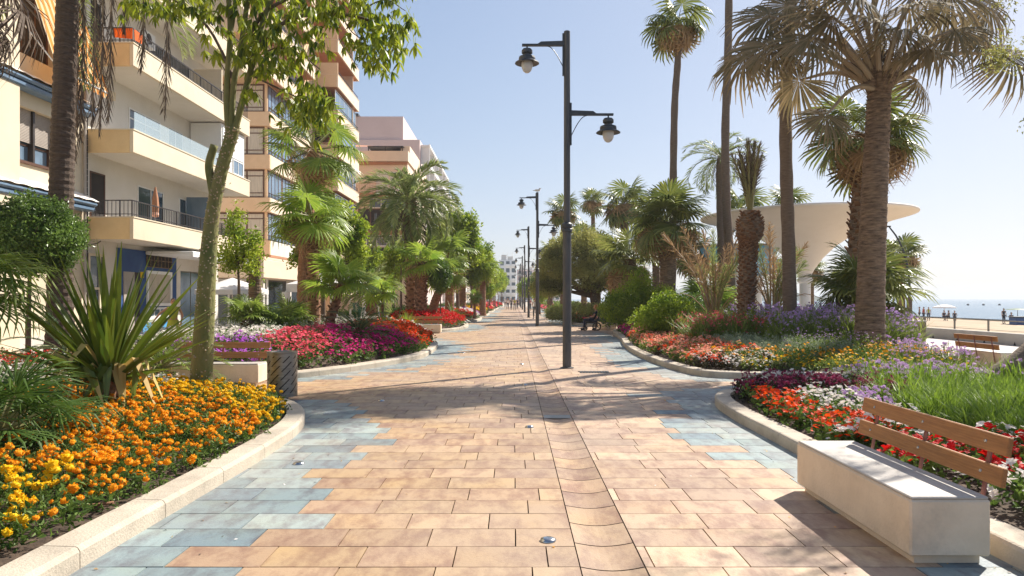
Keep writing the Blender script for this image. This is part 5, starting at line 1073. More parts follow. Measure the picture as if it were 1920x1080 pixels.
def person(label, loc, rz, hips, chest, neck, head, arms, legs, top, bottom, hair='hair', group=None, skirt=None, sleeveless=True, s=1.0, fem=False, long_=False, shoes='cnavy'):
    """joints in local metres, facing +Y. arms: [(shoulder, elbow, wrist, hand)]*2, legs: [(hip, knee, ankle, toe)]*2"""
    root = thing('person', label, 'person', loc, rz, group); root.scale = (s, s, s)
    V = [hips, (np.array(hips) + chest) / 2, chest, neck]; rad = [(.135, .10), (.115, .085), (.145, .10), .052]; E = [(0, 1), (1, 2), (2, 3)]
    hd = np.array(head, float); V.append(hd - [0, 0, .05]); rad.append(.06); E.append((3, 4))
    for a in arms:
        b = len(V); V += list(a); rad += [.052, .038, .027, .03]; E += [(2, b), (b, b + 1), (b + 1, b + 2), (b + 2, b + 3)]
        hv = np.array(a[3], float); dr = nrm(hv - np.array(a[2])); sd = nrm(np.cross(dr, [.3, .2, 1])) 
        for k, f in enumerate((-.03, -.011, .008, .026)): q = len(V); V += [hv + dr * .035 + sd * f, hv + dr * (.085 + .012 * (k in (1, 2))) + sd * f * 1.25 + [0, 0, -.012]]; rad += [.010, .008]; E += [(b + 3, q), (q, q + 1)]
        q = len(V); V += [hv + sd * -.045 + dr * .02, hv + sd * -.06 + dr * .05]; rad += [.011, .009]; E += [(b + 3, q), (q, q + 1)]
    for l in legs:
        b = len(V); V += list(l); rad += [.085, .058, .036, .03]; E += [(0, b), (b, b + 1), (b + 1, b + 2), (b + 2, b + 3)]
    skin_mesh('body', V, E, rad, M['skin'], root, 2)
    fd = nrm(np.array(head) - np.array(neck)); h = MB().ball(hd, (.076, .095, .115), 16, 12); h.ball(hd + [0, .094, -.015], (.014, .02, .024), 8, 5); h.ball(hd + [.078, 0, -.01], (.012, .02, .03), 6, 4); h.ball(hd + [-.078, 0, -.01], (.012, .02, .03), 6, 4); h.ball(hd + [0, .075, -.06], (.035, .022, .02), 8, 5); f = part(h, 'face', M['skin'], root, True)
    e = MB().ball(hd + [.03, .086, .01], .012, 8, 5); e.ball(hd + [-.03, .086, .01], .012, 8, 5); part(e, 'eyes', M['dark'], f); part(MB().ball(hd + [0, .092, -.052], (.024, .008, .006), 8, 4), 'mouth', M['cred'], f)
    hr = MB().ball(hd + [0, -.022, .028], (.084, .096, .108), 16, 10)
    if long_: hr.ball(hd + [0, -.075, -.07], (.07, .045, .13), 12, 8)
    part(hr, 'hair', M[hair], root, True)
    V = [np.array(hips) + [0, 0, .0], (np.array(hips) + chest) / 2, chest, np.array(chest) * .45 + np.array(neck) * .55]; rad = [(.15, .115), (.13, .10), (.158, .115), .08]; E = [(0, 1), (1, 2), (2, 3)]
    for a in arms:
        b = len(V); e_ = (np.array(a[0]) * .4 + np.array(a[1]) * .6) if not sleeveless else (np.array(a[0]) * .97 + np.array(a[1]) * .03); V += [a[0], e_]; rad += [.066, .058]; E += [(2, b), (b, b + 1)]
    skin_mesh('shirt' if not skirt else 'dress_top', V, E, rad, M[top], root, 2)
    if skirt:
        z0, z1, r1 = skirt; hx, hy = hips[0], hips[1]; n = 28; Vv = []
        for j, t in enumerate(np.linspace(0, 1, 8)):
            for i in range(n): a = 6.283 * i / n; r_ = (.16 + (r1 - .16) * t) * (1 + .07 * t * math.sin(a * 6)); kx = np.array(legs[0][1])[0] * .5 + np.array(legs[1][1])[0] * .5; Vv.append((hx + (kx - hx) * t + r_ * math.cos(a), hy + r_ * .8 * math.sin(a), z0 + (z1 - z0) * t))
        part(MB().add(Vv, [[j * n + i, j * n + (i + 1) % n, (j + 1) * n + (i + 1) % n, (j + 1) * n + i] for j in range(7) for i in range(n)]), 'skirt', M[bottom], root, True)
    else:
        V = [np.array(hips, float)]; rad = [(.155, .12)]; E = []
        for l in legs: b = len(V); V += [l[0], l[1], np.array(l[1]) * .15 + np.array(l[2]) * .85]; rad += [.102, .074, .056]; E += [(0, b), (b, b + 1), (b + 1, b + 2)]
        skin_mesh('trousers', V, E, rad, M[bottom], root, 2)
    for l in legs:
        sh = MB(); a, t = np.array(l[2], float), np.array(l[3], float); sh.tube([a + [0, -.03, -.03] if 0 else a * .7 + t * .3 - nrm(t - a) * .06, (a + t) / 2 + [0, 0, -.01], t + nrm(t - a) * .03], [.04, .048, .03], 8)
        part(sh, 'shoe', M[shoes], root, True)
    return root
def standing(label, loc, rz, top, bottom, step=.0, s=1.0, group=None, **k):
    arms = [((.19, 0, 1.40), (.24, .02 - step, 1.13), (.25, .08 - step * 1.4, .90), (.25, .10 - step * 1.5, .83)), ((-.19, 0, 1.40), (-.24, .02 + step, 1.13), (-.25, .08 + step * 1.4, .90), (-.25, .10 + step * 1.5, .83))]
    legs = [((.09, 0, .90), (.10, .03 + step, .50), (.10, step * 1.3, .09), (.10, .15 + step * 1.3, .035)), ((-.09, 0, .90), (-.10, .03 - step * .6, .50), (-.10, -step * 1.5, .10), (-.10, .14 - step * 1.5, .035))]
    return person(label, loc, rz, (0, 0, .95), (0, 0, 1.30), (0, .0, 1.48), (0, .02, 1.60), arms, legs, top, bottom, s=s, group=group, **k)
def sitting(label, loc, rz, top, bottom, seat=.43, s=1.0, lean=.0, group=None, reach=.0, **k):
    z = seat + .1
    arms = [((.19, -lean, z + .43), (.25, .02 - lean * .5, z + .18), (.16, .24 + reach, z + .10), (.12, .31 + reach, z + .09)), ((-.19, -lean, z + .43), (-.25, .02 - lean * .5, z + .18), (-.16, .24 + reach, z + .10), (-.12, .31 + reach, z + .09))]
    legs = [((.10, .06, z - .02), (.12, .46, z), (.12, .50, .10), (.12, .64, .04)), ((-.10, .06, z - .02), (-.12, .46, z), (-.12, .46, .10), (-.12, .60, .04))]
    return person(label, loc, rz, (0, 0, z), (0, -lean * .8, z + .36), (0, -lean, z + .52), (0, -lean + .03, z + .66), arms, legs, top, bottom, s=s, group=group, **k)
arms = [((.18, .02, 1.36), (.40, .10, 1.20), (.56, .18, .98), (.60, .20, .92)), ((-.18, .0, 1.36), (-.28, .02, 1.12), (-.24, .12, .92), (-.22, .15, .85))]
legs = [((.09, 0, .88), (.12, .05, .50), (.10, -.05, .09), (.10, .10, .035)), ((-.09, 0, .88), (-.08, .08, .50), (-.06, .12, .09), (-.06, .27, .035))]
person('woman in a lime green dress walking past the light blue counter', (-11.15, 23.3, 0), R(205), (0, 0, .93), (0, .03, 1.28), (0, .05, 1.45), (0, .08, 1.57), arms, legs, 'clime', 'clime', skirt=(.98, .42, .27), s=.98)
# wheelchair with seated person, man on the bench behind
WX, WY = 4.15, 37.0
wc = thing('wheelchair', 'black wheelchair with small spoked wheels facing the promenade', 'wheelchair', (WX, WY, 0), R(80))
def wheel(par, nm, x, y, r):
    w = MB(); n = 28; a = np.linspace(0, 2 * np.pi, n + 1)[:-1]; P = np.stack([np.full(n, x), y + r * np.cos(a), r + r * np.sin(a)], 1); w.tube(np.vstack([P, P[:1]]), .022, 6, cap=False); o = part(w, nm, M['rubber'], par, True)
    sp = MB(); 
    for t in a[::4]: sp.tube([(x, y, r), (x, y + r * math.cos(t), r + r * math.sin(t))], .009, 4)
    sp.ball((x, y, r), .04, 8, 5); part(sp, 'spokes', M['steel'], o)
for x in (-.29, .29): wheel(wc, 'rear_wheel', x, -.18, .2); wheel(wc, 'front_wheel', x * .85, .42, .09)
fr = MB()
for x in (-.24, .24):
    fr.tube([(x, -.18, .2), (x, -.2, .5), (x, -.36, .98), (x, -.5, 1.0)], .013, 6); fr.tube([(x, -.2, .45), (x, .3, .47), (x, .42, .18)], .013, 6); fr.tube([(x, .3, .47), (x, .55, .14), (x, .68, .12)], .012, 6); fr.tube([(x, -.22, .68), (x, .2, .68), (x, .28, .47)], .013, 6)
part(fr, 'frame', M['rail'], wc, True); part(MB().bb(-.23, .23, -.2, .28, .44, .49, bev=.015), 'seat', M['cnavy'], wc); b = part(MB().bb(-.23, .23, -.03, .03, -.25, .28, bev=.015), 'backrest', M['cnavy'], wc); b.location = (0, -.29, .76); b.rotation_euler = (R(14), 0, 0)
for x in (-.15, .15): part(MB().bb(x - .08, x + .08, .58, .78, .09, .11), 'footrest', M['rail'], wc)
sitting('person with ginger hair in navy clothes leaning back in the wheelchair', (WX, WY, 0), R(80), 'cnavy', 'cnavy', seat=.46, lean=.14, hair='hairo', sleeveless=False)
sitting('man in a dark tank top seated on the bench behind the wheelchair', (4.78, 37.25, 0), R(85), 'cnavy', 'cgrey', seat=.43, lean=.02, reach=.1)
standing('person in white standing behind the second lamp', (1.75, 58, 0), R(160), 'cwhite', 'cgrey', .05)
sitting('person in dark clothes seated on the far right bench', (3.3, 59.75, 0), R(180), 'cgrey', 'cnavy'); sitting('person in a red top seated on the far right bench', (4.2, 59.75, 0), R(180), 'cred', 'cgrey', hair='hair')
for i, (x, y, a, t, b, lb) in enumerate([(-.9, 110, 170, 'cwhite', 'cnavy', 'far walker in a white top and dark shorts, leftmost of the distant walkers'), (-.35, 108, 190, 'cgrey', 'cnavy', 'far walker in grey between the white and lime tops'), (.15, 100, 175, 'clime', 'cgrey', 'far walker in a lime top in the middle of the promenade'), (.6, 112, 10, 'cnavy', 'cnavy', 'far walker dressed all in navy'),
     (2.2, 96, 175, 'cred', 'cnavy', 'far walker in a red top right of the lamps'), (-1.6, 135, 0, 'cwhite', 'cgrey', 'tiny distant walker in white and grey'), (1.9, 140, 180, 'cgrey', 'cgrey', 'tiny distant walker all in grey')]): standing(lb, (x, y, 0), R(a), t, b, .12, group='people walking far along the promenade')
# beach people, parasol, buoys
def zb(x): return -.75 - .6 * (x - 18) / 54
for (px, d, kind, t, lb) in [(1724, 95, 0, 'cnavy', 'dark figure standing on the sand nearest the palm leaves'), (1732, 92, 0, 'cred', 'figure in a red top on the sand by the palm leaves'), (1741, 90, 0, 'clime', 'figure in green standing at the water edge'), (1770, 92, 1, 'cnavy', 'dark figure sitting under the white beach parasol'), (1779, 92, 1, 'cgrey', 'grey figure sitting beside the white beach parasol'), (1790, 90, 1, 'cnavy', 'dark figure sitting alone right of the beach parasol'), (1882, 80, 0, 'cnavy', 'dark figure standing on the sand near the right edge'), (1896, 78, 1, 'cnavy', 'seated dark figure on the sand near the right edge')]:
    x = (px - CX) * d / F; (sitting if kind else standing)(lb, (x, d, zb(x)), R(30 * (px % 7)), t, 'cnavy', group='people on the beach')
x = (1775 - CX) * 92 / F; p = thing('beach_parasol', 'white parasol standing on the sand near the water', 'parasol', (x, 92.5, zb(x))); part(MB().lathe([(.001, 2.1), (.7, 1.98), (1.35, 1.72), (1.36, 1.6)], n=16), 'canopy', M['canvas'], p); part(MB().tube([(0, 0, -.1), (0, 0, 2.1)], .03, 6), 'pole', M['white'], p)
x = (1908 - CX) * 79 / F; p = thing('beach_parasol', 'flat green parasol on the sand at the right edge', 'parasol', (x, 79, zb(x))); part(MB().lathe([(.001, 1.75), (.9, 1.68), (1.3, 1.6)], n=16), 'canopy', M['led'], p); part(MB().tube([(0, 0, -.1), (0, 0, 1.7)], .03, 6), 'pole', M['rail'], p)
x = (1920 - CX) * 76 / F; p = thing('beach_box', 'low dark storage box on the sand at the right edge', 'box', (x, 76, zb(x))); part(MB().bb(-1.2, 1.2, -.6, .6, 0, .8, bev=.05), 'body', M['bluew'], p); part(MB().bb(-1.25, 1.25, -.65, .65, .81, .9), 'lid', M['rail'], p)
for i, px in enumerate((1815, 1844, 1874)): d = 300; o = part(MB().ball((0, 0, .2), (.5, .5, .45), 10, 6), 'buoy', M['rubber']); o.location = ((px - CX) * d / F, d, -1.1); tag(o, ('leftmost', 'middle', 'rightmost')[i] + ' of three dark buoys on the sea', 'buoy', 'buoys on the sea')
# ---------------------------------------------------------------- flower planting
POM = [pompon(.5, k) for k in range(3)]; PET = [petal_flower(5, .5, 1, .12, .8), petal_flower(5, .5, 1, .3, .9)]; DAI = [petal_flower(8, .5, 1, .05, .5)]; HC = [head_cluster(9, .4, .26, k) for k in range(3)]
FOLc = [leaf_cluster(9, .055, .022, .05, k) for k in range(3)]; FOLw = [leaf_cluster(8, .07, .04, .06, k + 9) for k in range(3)]; TUF = [tuft(12, .3, .010, .4, k) for k in range(3)]
def patch(bed, name, label, sel, sp, pr, ph, heads, tm, fm, fol='fol', hr=.035, seed=0, nf=7, folt=None, gap=.0, jit=.5, tilt=.5, stems=0, edge=.33, group=None, zvar=.25, fs=1.0):
    rng = np.random.default_rng(seed); P = BP[bed]; lo, hi = P.min(0), P.max(0); xs = np.arange(lo[0], hi[0], sp); ys = np.arange(lo[1], hi[1], sp * .9); X, Y = np.meshgrid(xs, ys, indexing='ij')
    X = X + (np.arange(len(ys)) % 2)[None] * sp / 2; c = np.stack([X.ravel(), Y.ravel()], 1) + rng.normal(0, sp * jit * .4, (X.size, 2)); sd = sdist(c, P)
    k = (sd > edge) & (rng.random(len(c)) > gap); c = c[k]; sd = sd[k]; k = sel(c[:, 0], c[:, 1], sd, rng); c = c[k]; n = len(c)
    if n == 0: print('EMPTY PATCH', name, label); return
    zs_ = zsoil(bed, c); scl = rng.uniform(1 - zvar, 1 + zvar, n); mb = MB()
    m = nf * n; u = np.sqrt(rng.random(m)) * .95; a = rng.uniform(0, 6.283, m); id_ = np.repeat(np.arange(n), nf)
    dome = np.sqrt(np.clip(1 - u * u, 0, 1)); hh = ph * scl[id_] * (rng.uniform(.08, .95, m)) * (.35 + .65 * dome)
    p = np.stack([c[id_, 0] + np.cos(a) * u * pr, c[id_, 1] + np.sin(a) * u * pr, zs_[id_] + hh], 1); FT = folt or FOLc
    if FT is TUF: p[:, 2] = zs_[id_] - .01
    for q in range(3): pp = p[q::3]; mb.put(FT[q], (upframes(rng, len(pp), .12) if FT is TUF else rndframes(rng, len(pp), -.2)), pp, rng.uniform(.75, 1.3, len(pp)) * fs * (ph / .28 * scl[id_][q::3] if FT is TUF else 1), rng.uniform(-.2, .2, len(pp)), 0)
    if heads:
        m = int(heads * n); id_ = rng.integers(0, n, m); u = np.sqrt(rng.random(m)); a = rng.uniform(0, 6.283, m); dome = np.sqrt(np.clip(1 - u * u * .85, 0, 1))
        z = zs_[id_] + ph * scl[id_] * (.1 + .95 * dome)  + rng.normal(0, .012, m); p = np.stack([c[id_, 0] + np.cos(a) * u * pr, c[id_, 1] + np.sin(a) * u * pr, z], 1)
        fl_ = upframes(rng, m, tilt); T = len(tm)
        # flower faces lean outward from their plant and a little towards the light
        for q in range(T): pp = p[q::T]; mb.put(tm[q], fl_[q::T], pp, hr * 2 * rng.uniform(.5, 1.25, len(pp)), rng.uniform(-.3, .3, len(pp)), 1)
        if stems:
            b = p.copy(); b[:, 2] = zs_[id_] + .1; b[:, :2] = c[id_] + (p[:, :2] - c[id_]) * .4; w = .004; s = np.array([w, 0, 0]); V = np.stack([b - s, b + s, p + s, p - s], 1).reshape(-1, 3); mb.add(V, np.arange(4 * m).reshape(-1, 4), None, 0, .3)
    o = part(mb, name, [M[fol], M[fm]]); tag(o, label, None, group, 'stuff'); return o
A = lambda f: (lambda x, y, d, r: f(x, y, d, r))
wob = lambda x, y: .35 * np.sin(x * 1.7 + y * .9) + .25 * np.sin(y * 2.3 - x)
def far_yellow(x, y, d, r): return (y > 8.3 + 1.1 * (-3 - x) * .55 + wob(x, y) + r.normal(0, .25, len(x))) & (x > -5.6) & (y < 12.2)
def near_yellow(x, y, d, r): return (x < -2.95 - .3 * (y - 4.2)) & (y < 5.5 + .25 * wob(x, y)) & (x > -5)
patch('A', 'marigolds', 'orange marigolds filling the near left bed', A(lambda x, y, d, r: (~far_yellow(x, y, d, r)) & (~near_yellow(x, y, d, r)) & (x > -6.9) & (y < 12.2) & ~((d > .55) & (y < 7.4) & (x > -4.9) & (wob(x * 2.4, y * 2.4) > .24))), .2, .13, .25, 6.0, POM, 'f_orange', hr=.029, seed=1, nf=11, tilt=.35, edge=.31)
patch('A', 'yellow_marigolds', 'yellow marigolds at the rounded tip of the near left bed', far_yellow, .19, .13, .24, 7, POM, 'f_yellow', hr=.028, seed=2, nf=9, tilt=.35)
patch('A', 'yellow_marigolds', 'loose yellow marigold clumps in the bottom left corner', near_yellow, .27, .13, .26, 7, POM, 'f_yellow', hr=.036, seed=3, nf=14, gap=.2, tilt=.35, edge=.4)
patch('A', 'pale_small_flowers', 'small pale pink and white flowers behind the yucca', A(lambda x, y, d, r: (x < -5.2) & (y > 11.0) & (y < 14.2)), .22, .16, .3, 10, PET, 'f_white', hr=.025, seed=4, fol='foll')
patch('A', 'red_flowers', 'red flowers behind the yucca at the foot of the dark palm', A(lambda x, y, d, r: (x < -6.5) & (y > 14.0)), .22, .17, .38, 14, PET, 'f_red', hr=.03, seed=5)
# pink mound bed
zone = lambda x, y: (x > -.262 * y)
purp = lambda x, y: (np.sin(x * 1.5 + y * .6 + 2.2) + .5 * np.sin(x * 3.1 - y * 1.3) > .15)
kw = dict(edge=.27, sp=.25, pr=.19, ph=.36, folt=FOLw, nf=8)
patch('B', 'coral_flowers', 'coral pink impatiens on the left half of the large pink mound', A(lambda x, y, d, r: ~zone(x, y) & (y < 20.2) & (d < 3.2) & ~purp(x, y) & ~((x < -5.6) & (y > 15.6))), heads=26, tm=PET, fm='f_coral', hr=.034, seed=6, **kw)
patch('B', 'purple_flowers', 'violet impatiens streaks within the large pink mound', A(lambda x, y, d, r: ~zone(x, y) & (y < 20.2) & (d < 3.2) & purp(x, y) & ~((x < -5.6) & (y > 15.6))), heads=26, tm=PET, fm='f_purple', hr=.034, seed=7, **kw)
patch('B', 'magenta_flowers', 'crimson and magenta impatiens on the right half of the large pink mound', A(lambda x, y, d, r: zone(x, y) & (y < 20.6 + .3 * wob(x, y)) & (d < 3)), heads=24, tm=PET, fm='f_mag', hr=.034, seed=8, **kw)
patch('B', 'white_flowers', 'white impatiens along the back left of the pink mound', A(lambda x, y, d, r: (x < -5.6) & (y > 15.6) & (y < 18.6) & (d < 3.2)), heads=24, tm=PET, fm='f_white', hr=.034, seed=9, **kw)
patch('B', 'orange_flowers', 'orange impatiens mound at the rounded kerb left of the promenade', A(lambda x, y, d, r: (y > 20.6) & (y < 26.2 + .2 * wob(x, y)) & (x > -4.9)), heads=24, tm=PET, fm='f_ored', hr=.036, seed=10, **kw)
patch('B', 'white_flowers', 'white flower band wrapped round the orange mound', A(lambda x, y, d, r: ((y >= 26.2) & (x > -6.6)) | ((y > 23.5) & (x <= -4.9) & (x > -6))), heads=24, tm=PET, fm='f_white', hr=.04, seed=11, **kw)
patch('B', 'silver_foliage', 'airy pale silver foliage behind the pink mound', A(lambda x, y, d, r: (d > 2.6) & (y > 17.5) & (y < 23) & (x < -4.6)), .3, .22, .5, 10, PET, 'f_white', hr=.018, seed=12, fol='folg', nf=9, edge=.5)
patch('B', 'low_green_foliage', 'low green planting under the left palms', A(lambda x, y, d, r: (d > 1.8) & (y > 23) & (x < -5)), .34, .24, .4, 0, PET, 'f_white', seed=13, fol='fol', nf=8)
k2 = dict(edge=.3, sp=.34, pr=.24, ph=.42, folt=FOLw, nf=5)
patch('C', 'red_flowers', 'bright red flower mound in the third left bed', A(lambda x, y, d, r: (d < 3.2) & (x > -7)), heads=24, tm=PET, fm='f_red', hr=.05, seed=14, **k2)
patch('D', 'crimson_flowers', 'crimson mound in the fourth left bed', A(lambda x, y, d, r: (y < 52.5) & (x > -5.5)), heads=18, tm=PET, fm='f_red', hr=.06, seed=15, **k2)
patch('D', 'white_flowers', 'white band on the fourth left bed behind the crimson mound', A(lambda x, y, d, r: (y > 52.5) & (y < 56.5) & (x > -6)), heads=18, tm=PET, fm='f_white', hr=.06, seed=16, **k2)
patch('D', 'purple_flowers', 'purple band at the far side of the fourth left bed', A(lambda x, y, d, r: (y >= 56.5) & (x > -6)), heads=18, tm=PET, fm='f_purple', hr=.06, seed=17, **k2)
k3 = dict(sp=.5, pr=.34, ph=.45, folt=FOLw, nf=5, fs=1.6)
patch('E', 'yellow_flowers', 'golden yellow mound in the fifth left bed', A(lambda x, y, d, r: (y < 73) & (x > -5.2)), heads=18, tm=PET, fm='f_yellow', hr=.09, seed=18, **k3)
patch('E', 'green_foliage', 'green planting behind the golden mound', A(lambda x, y, d, r: (y >= 73) & (x > -6)), heads=0, tm=PET, fm='f_red', seed=19, **k3)
patch('F', 'red_flowers', 'red mound in the sixth left bed', A(lambda x, y, d, r: (y < 93) & (x > -5)), heads=16, tm=PET, fm='f_red', hr=.1, seed=20, **k3)
patch('F', 'pink_flowers', 'pale pink band at the far end of the sixth left bed', A(lambda x, y, d, r: (y >= 93) & (x > -5)), heads=16, tm=PET, fm='f_salm', hr=.1, seed=21, **k3)
k4 = dict(sp=.9, pr=.6, ph=.5, folt=FOLw, nf=6, fs=2.5)
patch('G', 'coral_flowers', 'coral mound in the seventh left bed', A(lambda x, y, d, r: x > -5), heads=18, tm=PET, fm='f_coral', hr=.14, seed=22, **k4)
patch('H', 'red_flowers', 'red mound in the furthest left bed', A(lambda x, y, d, r: x > -5), heads=18, tm=PET, fm='f_red', hr=.16, seed=23, **k4)
for b, y in (('C', 4), ('D', 4), ('E', 4), ('F', 4)): patch(b, 'low_green_foliage', {'C': 'low green planting behind the red mound', 'D': 'low green planting behind the crimson mound', 'E': 'low green planting left of the golden mound', 'F': 'low green planting in the sixth left bed'}[b], A(lambda x, y, d, r: x < -5.6), .6, .4, .6, 0, PET, 'f_red', seed=24, nf=7, fs=2)
# front right bed
f1 = dict(folt=FOLw, nf=6)
R1 = lambda px, py: ((px - CX) * 1.0, py)
def px1(x, y): return CX + x * F / y
def bz(a, b): return lambda x, y: (wob(x * 2.1, y * 2.1) * .25)
patch('R1', 'orange_flowers', 'orange-red impatiens strip inside the kerb of the front right bed', A(lambda x, y, d, r: (d < .85 + .5 * wob(x, y)) & (y > 7.3) & (y < 10.6) & (x < 5)), .22, .15, .24, 17, PET, 'f_ored', hr=.033, seed=30, **f1)
patch('R1', 'white_flowers', 'white impatiens behind the orange strip of the front right bed', A(lambda x, y, d, r: (d >= .85 + .5 * wob(x, y)) & (d < 1.6 + .3 * wob(y, x)) & (y > 7.6) & (y < 10.4) & (x < 6)), .24, .16, .25, 15, PET, 'f_white', hr=.034, seed=31, **f1)
patch('R1', 'burgundy_flowers', 'dusky pink and burgundy flowers at the tip of the front right bed', A(lambda x, y, d, r: (((y >= 10.4) & (y < 11.6)) | ((d > 1.7) & (y > 9.6) & (y < 10.5))) & (x < 5.4) & (d < 2.6)), .24, .17, .32, 13, HC, 'f_burg', hr=.035, seed=32, fol='folb', nf=7, folt=FOLw)
patch('R1', 'lilac_flowers', 'lilac flowers in the middle of the front right bed', A(lambda x, y, d, r: (d > 1.4) & (y > 7.4) & (y <= 9.8) & (x < .52 * y)), .24, .16, .28, 16, HC, 'f_lil', hr=.033, seed=33, **f1)
patch('R1', 'white_flowers', 'white and pale flowers along the far edge of the front right bed', A(lambda x, y, d, r: (y > 11.3) & (x > 3.9) & (x < 7.6)), .22, .15, .3, 16, PET, 'f_white', hr=.033, seed=34, **f1)
patch('R1', 'lilac_stalks', 'lilac garlic flowers on tall stalks at the far right of the front bed', A(lambda x, y, d, r: (y > 10.6) & (x > 5.6) & (x < 13)), .28, .2, .44, 5, HC, 'f_lil', hr=.045, seed=35, folt=TUF, fol='grass', nf=4, stems=1)
patch('R1', 'green_grass', 'bright green strappy grass behind the nearest bench', A(lambda x, y, d, r: (x > .5 * y + .2 * wob(x, y)) & (d > 1.9) & (y > 6.6) & (y < 10.7) & (x < 11)), .17, .12, .30, 0, HC, 'f_lil', seed=36, folt=TUF, fol='grass', nf=4, fs=1.15)
rw = lambda x, y: np.sin(y * 2.6 + 1.0) + .6 * np.sin(x * 3.1 + .8 * y)
patch('R1', 'white_flowers', 'white impatiens clumps under the back of the nearest bench', A(lambda x, y, d, r: (y < 7.6) & (x < 5.0) & (rw(x, y) > -.1) & ((x < 4.3) | (y < 7))), .27, .15, .26, 14, PET, 'f_white', hr=.04, seed=37, gap=.12, **f1)
patch('R1', 'red_flowers', 'scarlet impatiens clumps behind the nearest bench', A(lambda x, y, d, r: (y < 7.6) & (x < 5.4) & (rw(x, y) <= -.1)), .25, .15, .27, 16, PET, 'f_red', hr=.04, seed=38, gap=.08, **f1)
patch('R1', 'low_green_foliage', 'low green planting at the right edge of the front bed', A(lambda x, y, d, r: (y < 7.5) & (x >= 5.2) & (x < 9)), .3, .2, .3, 0, PET, 'f_red', seed=39, **f1)
# long right bed
sl_ = lambda x, y, d: (d < 2.4)
patch('R2', 'yellow_gazanias', 'yellow and orange gazanias along the near kerb of the long right bed', A(lambda x, y, d, r: (y < 16.6) & (d < 1.1 + .3 * wob(x, y)) & (x > 4.9) & (x < 9.2)), .22, .14, .22, 4.5, DAI, 'f_yellow', hr=.035, seed=40, fol='foll', nf=8)
patch('R2', 'orange_gazanias', 'orange gazanias behind the yellow ones in the long right bed', A(lambda x, y, d, r: (y < 17.6) & (d >= .9 + .3 * wob(x, y)) & (d < 2.1) & (x > 4.7) & (x < 9.4)), .24, .15, .3, 4, DAI, 'f_orange', hr=.036, seed=41, fol='fol', nf=8)
patch('R2', 'salmon_begonias', 'salmon and cream begonias following the curved kerb of the long right bed', A(lambda x, y, d, r: (x < 6.4) & (y > 16.0) & (y < 27) & (d < 2.0) & (wob(x * 2, y * 2) > -.28) & ~((x > 4.7) & (y < 16.6))), .26, .18, .3, 20, PET, 'f_salm', hr=.034, seed=42, fol='foll', nf=6, folt=FOLw)
patch('R2', 'red_begonias', 'red begonia clumps among the salmon ones', A(lambda x, y, d, r: (x < 6.6) & (y > 15.2) & (y < 27) & (d < 2.2) & (wob(x * 2, y * 2) <= -.28) & ~((x > 5) & (y < 16.2))), .26, .18, .3, 20, PET, 'f_ored', hr=.034, seed=43, fol='folb', nf=6, folt=FOLw)
patch('R2', 'white_begonias', 'cream and burgundy-leaved begonias near the kerb bend', A(lambda x, y, d, r: (x < 5.6) & (y < 16.4) & (y > 14.9)), .24, .16, .24, 14, PET, 'f_white', hr=.03, seed=44, fol='folb', nf=6, folt=FOLw)
patch('R2', 'magenta_flowers', 'magenta and pink flowers beside the bushes near the wheelchair', A(lambda x, y, d, r: (x < 6.6) & (y >= 27) & (d < 2.0)), .34, .24, .36, 20, PET, 'f_mag', hr=.045, seed=45, **f1)
patch('R2', 'pink_gaura', 'tall airy pink flowers left of the cut palm trunks', A(lambda x, y, d, r: (x > 5.4) & (x < 7.6) & (y > 20.5) & (y < 26.5)), .34, .25, .75, 26, PET, 'f_coral', hr=.038, seed=46, folt=TUF, fol='foll', nf=5, stems=1)
patch('R2', 'santolina', 'silver-grey cushions in front of the cut palm trunks', A(lambda x, y, d, r: (x > 4.9) & (x < 8.2) & (d > 1.9) & (y < 21.5) & (y > 16.6)), .26, .2, .42, 0, PET, 'f_white', seed=47, fol='folg', nf=16, fs=1.0)
patch('R2', 'verbena', 'tall purple verbena in front of the canopy column', A(lambda x, y, d, r: (x >= 7.2) & (x < 11.2) & (y > 18.8) & (y < 24.5)), .3, .24, 1.0, 15, HC, 'f_ver', hr=.045, seed=48, folt=TUF, fol='foll', nf=5, stems=1, fs=.8, zvar=.2)
patch('R2', 'pale_green_foliage', 'pale green bushy foliage left of the large grey palm trunk', A(lambda x, y, d, r: (x > 6.7) & (x < 8.8) & (y > 16.6) & (y < 18.9) | ((x >= 8.2) & (x < 9.6) & (y > 18) & (y < 20))), .28, .2, .5, 5, HC, 'f_lil', hr=.02, seed=49, fol='foll', nf=12)
patch('R2', 'lilac_flowers', 'lilac flowers right of the large grey palm trunk', A(lambda x, y, d, r: (x > 8.3) & (y < 18.5) & (wob(x * 1.5, y * 2) > -.2) & ((x > 9.2) | (y < 15.9))), .26, .18, .42, 6, HC, 'f_lil', hr=.045, seed=50, fol='foll', nf=8, stems=1)
patch('R2', 'orange_gazanias', 'orange and yellow flowers right of the large grey palm trunk', A(lambda x, y, d, r: (x > 9.0) & (y < 21) & (wob(x * 1.5, y * 2) <= -.0)), .26, .18, .34, 8, DAI, 'f_orange', hr=.036, seed=51, fol='foll', nf=7)
patch('R2', 'crimson_flowers', 'crimson flowers along the path edge right of the large palm', A(lambda x, y, d, r: (x > 10.6) & (y >= 19.5) & (y < 29) & (d < 2.4)), .3, .2, .45, 14, PET, 'f_coral', hr=.045, seed=52, **f1)
patch('R2', 'low_green_foliage', 'low green planting in the middle of the long right bed', A(lambda x, y, d, r: (x > 6.4) & (y > 24.5) & (d > 1.0)), .42, .3, .5, 0, PET, 'f_red', seed=53, fol='fol', nf=8, fs=1.6)
